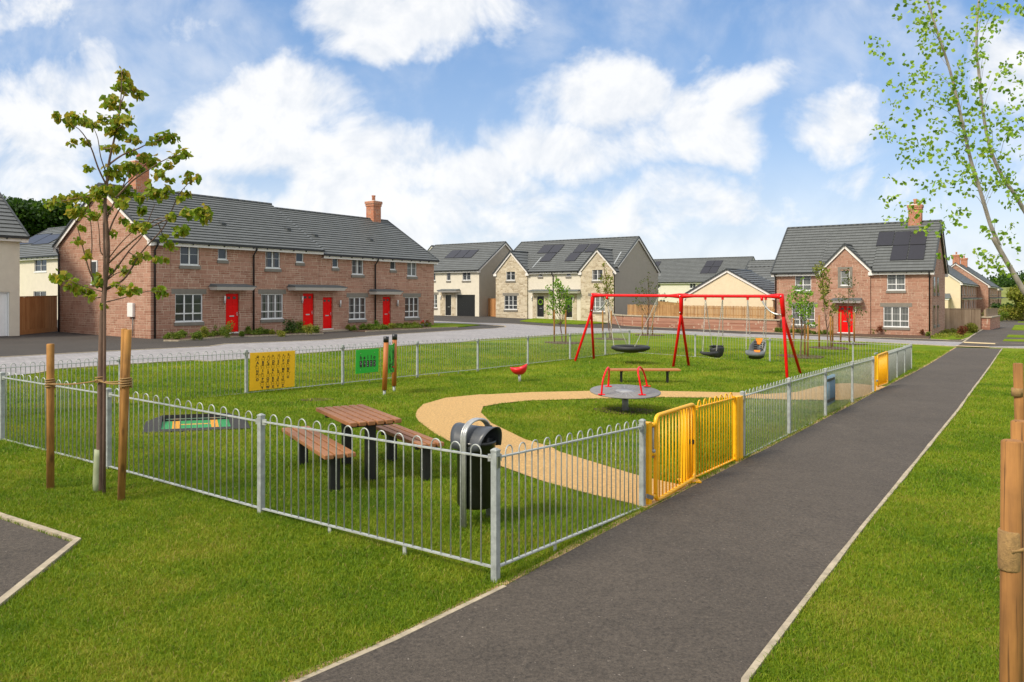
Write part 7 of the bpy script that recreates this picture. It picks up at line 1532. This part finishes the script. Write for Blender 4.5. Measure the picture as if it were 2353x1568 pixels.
for (zk, x, y, r, m, tl, lab) in (('U', 375, 405, 36, 'leaf_hedge', 1, 'first low shrub at the left end of the bed before the terrace'), ('U', 495, 405, 42, 'leaf_hedge', 1, 'low green shrub under the left side of the first ground floor window'), ('U', 580, 390, 38, 'leaf_hedge', 1.2, 'feathery shrub under the middle of the first ground floor window'),
    ('U', 660, 360, 30, 'leaf_fresh', 2.2, 'upright spiky plant under the first ground floor window'), ('U', 745, 395, 52, 'leaf_hedge', 1, 'spreading shrub right of the first ground floor window'), ('U', 850, 375, 50, 'leaf_olive', 1.2, 'dull green shrub between the first window and first red door'), ('U', 945, 350, 44, 'leaf_fresh', 1.5, 'bright bushy plant left of the first red door'),
    ('U', 1130, 345, 70, 'leaf_hedge', 1.2, 'wide shrub standing before the first red door'), ('U', 1300, 375, 34, 'leaf_hedge', 1, 'small round shrub right of the first red door'), ('U', 1375, 335, 40, 'leaf_hedge', 1.2, 'small shrub left of the dark bush by the downpipe'), ('U', 1460, 285, 62, 'leaf_dark', 1.4, 'dark leafy bush at the foot of the downpipe left of the second window'),
    ('U', 1515, 345, 42, 'leaf_hedge', 1.1, 'green shrub right of the dark bush by the downpipe'), ('U', 1600, 355, 26, 'leaf_hedge', 1, 'tiny shrub under the left of the second ground floor window'), ('U', 1690, 360, 28, 'leaf_olive', 1, 'tiny shrub under the second ground floor window'), ('U', 1800, 362, 40, 'leaf_olive', .8, 'low shrub under the right of the second ground floor window'),
    ('U', 1915, 300, 72, 'leaf_dark', 1.3, 'big dark green bush left of the second red door'), ('U', 2045, 300, 55, 'leaf_hedge', 1.3, 'yellow green bush touching the second red door'), ('U', 2130, 335, 55, 'leaf_olive', 1, 'mixed low bush before the second red door'), ('U', 2250, 330, 40, 'leaf_hedge', 1, 'round shrub between the two middle red doors'),
    ('W', 270, 340, 26, 'leaf_olive', 1, 'low shrub at the left end of the second bed'), ('W', 340, 345, 26, 'leaf_hedge', 1, 'low shrub beneath the pink flowers'), ('W', 440, 335, 30, 'leaf_hedge', 1.1, 'shrub just right of the pink flowers'), ('W', 530, 335, 30, 'leaf_hedge', 1.1, 'shrub left of the second downpipe'), ('W', 610, 315, 34, 'leaf_fresh', 1.3, 'bright shrub at the second downpipe'),
    ('W', 635, 275, 26, 'leaf_fresh', 2.0, 'tall stems rising beside the fourth red door'), ('W', 700, 330, 32, 'leaf_hedge', 1, 'yellow green shrub at the left foot of the fourth red door'), ('W', 790, 330, 34, 'leaf_olive', 1, 'yellow green shrub at the right foot of the fourth red door'), ('W', 950, 310, 24, 'leaf_olive', 1.1, 'thin plant between the fourth door and last window'),
    ('W', 1060, 305, 32, 'leaf_olive', 1, 'dry looking shrub under the last ground floor window'), ('W', 1200, 310, 18, 'leaf_hedge', 1, 'little plant beside the grey flower pot')):
    shrub(lab, zk, x, y, r, m, tall=tl)
ORD = 'first second third fourth fifth sixth seventh eighth ninth tenth eleventh twelfth thirteenth'.split()
for i, (x, y) in enumerate(((200, 950), (260, 955), (340, 958), (420, 962), (490, 965), (560, 970), (640, 975), (720, 980), (800, 985), (880, 985), (950, 990))):
    shrub(ORD[i] + ' low green plant from the left in the clipped row before the detached house', 'T', x, y, 27, 'leaf_hedge', grp='low green plants under the left window', tall=.9)
for i, (x, y, r) in enumerate(((860, 1185, 14), (900, 1185, 16), (940, 1180, 20), (1000, 1200, 14), (1050, 1195, 22), (1110, 1205, 12), (1210, 1200, 16), (1230, 1205, 14), (1282, 1200, 20), (1332, 1200, 20), (1385, 1212, 12), (1430, 1212, 16), (1490, 1222, 14))):
    shrub(ORD[i] + (' red leaved plant' if r > 15 else ' green twiggy plant') + ' from the left in the bed right of the single red door', 'E', x, y, r, 'leaf_red' if r > 15 else 'leaf_hedge', grp='small plants below the right window', tall=1.7, dens=.55, size=.06)
shrub('round dark green bush in front of the weathered fence', 'O', 815, 1040, 58, 'leaf_olive', grp=None, size=.07, dens=1.6)
shrub('red leaved bush in front of the weathered fence', 'O', 715, 1085, 48, 'leaf_red', grp=None, size=.07, dens=1.4, tall=.9)
shrub('leggy red sapling leaning in front of the tan stone gable', 'S', 1040, 850, 30, 'leaf_red', D=71.5, grp=None, tall=5.5, dens=.5, size=.06, name='sapling')
shrub('low green bush on the verge beyond the stone pier', 'O', 1150, 900, 50, 'leaf_hedge', D=90, grp=None, dens=1.6, size=.09)
def cover(name, polys, n, size, m, hgt):
    C_ = []
    for P_ in polys:
        pp = [gz(*q).xy for q in P_]; x0, x1 = min(p.x for p in pp), max(p.x for p in pp); y0, y1 = min(p.y for p in pp), max(p.y for p in pp)
        x = RNG.uniform(x0, x1, n * 6); y = RNG.uniform(y0, y1, n * 6); k = inpoly(x, y, [tuple(p) for p in pp]) & (np.sin(x * 2.3 + y * 1.1) + np.sin(x * 5.1 - y) * .6 + RNG.normal(size=len(x)) * .5 > 0); x, y = x[k][:n], y[k][:n]
        C_ += list(zip(x, y, Gn(x, y) + .06 + hgt * RNG.random(len(x))))
    o = leaf_mesh(name, C_, [.12] * len(C_), [14] * len(C_), size, M[m], None, droop=-.3); return tag(o, kind='stuff')
cover('ground_cover', [[('U', 350, 445), ('U', 500, 395), ('U', 1340, 355), ('U', 2300, 335), ('U', 2310, 362), ('U', 1000, 412), ('U', 510, 450)], [('W', 210, 345), ('W', 850, 322), ('W', 1240, 305), ('W', 1240, 338), ('W', 480, 374)]], 420, .06, 'leaf_hedge', .14)
cover('ground_cover', [[('O', 360, 1162), ('O', 480, 1072), ('O', 860, 1080), ('O', 720, 1160)]], 160, .08, 'leaf_olive', .12)
def potted(label, zk, x, y, r, potm, leafm, D=None, ball=False):
    p = gz(zk, x, y) if D is None else at(*Z(zk, x, y), D); D = p.y; k = ZM[zk][2] * .574463 * D / F; R_ = r * k; g = G(p.x, p.y) + .05
    t = thing('potted_plant', label, 'potted plant', (p.x, p.y, g))
    MB().lathe((p.x, p.y, g), [(0, 0), (R_ * .6, 0), (R_ * .85, R_ * 1.5), (R_ * .95, R_ * 1.5), (R_ * .95, R_ * 1.7), (R_ * .75, R_ * 1.7), (R_ * .7, R_ * 1.5), (0, R_ * 1.5)], 16).build('pot', M[potm], t)
    cs = [(p.x, p.y, g + R_ * 2.9)] if ball else [(p.x + rnd.uniform(-.6, .6) * R_, p.y + rnd.uniform(-.4, .4) * R_, g + R_ * rnd.uniform(2.0, 3.4)) for _ in range(5)]
    leaf_mesh('foliage', cs, [R_ * (.95 if ball else .6)] * len(cs), [260 if ball else 35] * len(cs), .05, M[leafm], t, droop=-.1)
    if not ball: leaf_mesh('stems', [(p.x, p.y, g + R_ * 2.1)] * 2, [R_ * .7] * 2, [45, 45], .06, M['leaf_hedge'], t, droop=-.2)
potted('teal pot of pink flowers under the third ground floor window', 'W', 385, 330, 27, 'greypot', 'flower_pink'); potted('grey pot with a red flower under the last terrace window', 'W', 1142, 332, 22, 'greypot', 'flower_red'); potted('grey pot with dry stems at the end of the terrace', 'W', 1200, 328, 22, 'greypot', 'leaf_red')
potted('terracotta pot of red leaves left of the door with the wreath', 'S', 216, 975, 22, 'pot', 'flower_red', 76.0); potted('pale pot of red flowers beside the terracotta pots', 'S', 260, 970, 17, 'greypot', 'leaf_red', 75.9); potted('terracotta pot with a clipped green ball left of the wreath door', 'S', 299, 972, 17, 'pot', 'leaf_hedge', 75.7, True)
potted('clipped green ball in a pot right of the wreath door', 'S', 455, 968, 17, 'pot', 'leaf_fresh', 74.6, True); potted('clipped brown ball tree by the second black door', 'S', 843, 975, 19, 'pot', 'leaf_dull', 72.3, True); potted('wide pot of red flowers between the two black doors', 'S', 540, 975, 26, 'greypot', 'flower_red', 74.0)
# ---- big trees behind the left houses, trees and woodland at the right
def big_tree(label, x, ytop, D, hw, h, m, n=26, group=None, seed=1, size=.42, name='tree', dens=150):
    rn = random.Random(seed); c = at(x, ytop, D); g = -.5; t = thing(name, label, 'tree', (c.x, D, g), 0, group); zt = c.z
    MB().tube([(c.x, D, g), (c.x + .2, D, g + (zt - g) * .5), (c.x, D, zt - h * .2)], [h * .045, h * .03, h * .01], 8).build('trunk', M['bark'], t)
    cen, rad = [], []
    for k in range(n):
        a = rn.uniform(0, 6.28); u = rn.random(); rr_ = hw * math.sqrt(rn.random()) * (1 - .55 * u ** 2); cen.append((c.x + rr_ * math.cos(a), D + rr_ * math.sin(a) * .8, zt - h * (1 - u) * .8 - hw * .12)); rad.append(hw * rn.uniform(.24, .42))
    leaf_mesh('crown', cen, rad, [dens] * n, size, M[m], t, droop=.1, flat=.8); return t
big_tree('dark green tree behind the roofs at the far left edge', 0, 452, 88, 5.5, 8, 'leaf_dark', 30, 'dark trees behind the left houses', 1, dens=330); big_tree('dark green tree rising between the two left roofs', 62, 468, 92, 6, 8, 'leaf_dark', 34, 'dark trees behind the left houses', 2, dens=330)
big_tree('dark green tree just left of the red terrace roof', 128, 476, 90, 5.5, 7, 'leaf_dark', 30, 'dark trees behind the left houses', 3, dens=330); big_tree('dark green tree hidden partly behind the terrace gable', 190, 478, 95, 5.5, 7, 'leaf_dark', 26, 'dark trees behind the left houses', 4, dens=300)
big_tree('leafy green tree at the right edge above the far path', 2362, 652, 92, 2.6, 4.6, 'leaf_olive', 26, None, 8, .22, dens=420)
big_tree('low dark green bush left of the right edge tree by the field', 2296, 693, 112, 1.9, 3.6, 'leaf_dark', 14, None, 9, .25, name='bush', dens=200)
big_tree('low dark green bush beside the far end of the path', 2328, 696, 104, 2.2, 3.6, 'leaf_dark', 14, None, 10, .25, name='bush', dens=200)
cen, rad = [], []; rn = random.Random(4)
for k in range(420):
    D = rn.uniform(300, 345); x = rn.uniform(2150, 2600); c = at(x, 668 - rn.random() * (26 + 6 * math.sin(x * .03) + 5 * math.sin(x * .11)), D); cen.append(c); rad.append(rn.uniform(1.6, 3.4))
wd = leaf_mesh('woodland', cen, rad, [60] * len(cen), .9, M['leaf_dark'], None, droop=.1); tag(wd, kind='stuff')
cen = []
for k in range(1500):
    x = rn.uniform(2262, 2353) + rn.uniform(0, 60); D = rn.uniform(96, 120); p = at(x, HY, D); cen.append((p.x, D, G(p.x, D) + rn.uniform(0, .7)))
rf = leaf_mesh('rough_grass', cen, [.7] * len(cen), [16] * len(cen), .28, leafmat('rough_grass', [(.12, .13, .03), (.22, .2, .06), (.34, .29, .12)]), None, droop=-.5); tag(rf, kind='stuff')
# railing at the end of the far path
a, b = at(*Z('O', 1240, 870), 108), at(*Z('O', 1560, 880), 108); g = G(a.x, 108); t = thing('metal_fence', 'distant thin railing with tall posts at the end of the far path', 'fence', (a.x, 108, g))
for x in (1258, 1400, 1412): p = at(*Z('O', x, 0), 108); MB().tube([(p.x, 108, g), (p.x, 108, zt_at(Vector((0, 108, 0)), Z('O', 0, 762)[1]))], .09, 8).build('post', M['galvpost'], t)
r_ = MB().beam((a.x, 108, g + 1.0), (b.x, 108, g + 1.0), .06, .06)
for k in range(30): x = a.x + (b.x - a.x) * k / 29; r_.tube([(x, 108, g), (x, 108, g + 1.0)], .035, 5)
r_.build('rails', M['galvpost'], t)
# ================================================================ GRASS BLADES
def in_any(x, y):
    r = np.zeros(len(x), bool)
    for P_ in NOGRASS:
        xs = [p[0] for p in P_]; ys = [p[1] for p in P_]; k = (x > min(xs)) & (x < max(xs)) & (y > min(ys)) & (y < max(ys))
        if k.any(): i = np.where(k)[0]; r[i] |= inpoly(x[i], y[i], P_)
    return r
X_, Y_, S_ = [], [], []
for d0, d1, n, sc_ in ((3.9, 6, 190000, .85), (6, 9, 270000, 1.0), (9, 14, 280000, 1.35), (14, 22, 240000, 1.9), (22, 36, 170000, 2.7)):
    y = np.sqrt(RNG.uniform(d0 ** 2, d1 ** 2, n)); x = RNG.uniform(-.90, .90, n) * y; X_.append(x); Y_.append(y); S_.append(np.full(n, sc_))
x, y, s_ = np.concatenate(X_), np.concatenate(Y_), np.concatenate(S_); k = ~in_any(x, y); x, y, s_ = x[k], y[k], s_[k]; n = len(x)
z = np.concatenate([Gn(x[i:i + 50000], y[i:i + 50000]) for i in range(0, n, 50000)])
tuft = .5 + .5 * np.sin(x * 5.1 + 1.7 * np.sin(y * 3.3)) * np.sin(y * 4.3 + 1.3 * np.sin(x * 2.9))
h = (.020 + .022 * RNG.random(n) + .012 * tuft) * (.75 + .35 * s_); wd_ = .0022 * s_ * (.8 + .5 * RNG.random(n)) * 1.25; a = RNG.uniform(0, 2 * np.pi, n); ln_ = RNG.normal(size=(n, 2)) * .55 * h[:, None]
b = np.c_[x, y, z - .004]; sd = np.c_[np.cos(a), np.sin(a), np.zeros(n)] * wd_[:, None]; mid = b + np.c_[ln_ * .35, h * .6]; tip = b + np.c_[ln_, h * .98 - .25 * np.hypot(ln_[:, 0], ln_[:, 1])]
Vt = np.stack([b - sd, b + sd, mid + sd * .75, mid - sd * .75, tip], 1).reshape(-1, 3); i = np.arange(n)[:, None] * 5
gr = arr_mesh('grass', Vt, np.concatenate([i + [0, 1, 2], i + [0, 2, 3], i + [3, 2, 4]], 0), M['blade']); tag(gr, 'short mown green lawn grass around the play area and path', 'grass', kind='stuff')
for o in bpy.data.objects:
    if '_w' in o: del o['_w']
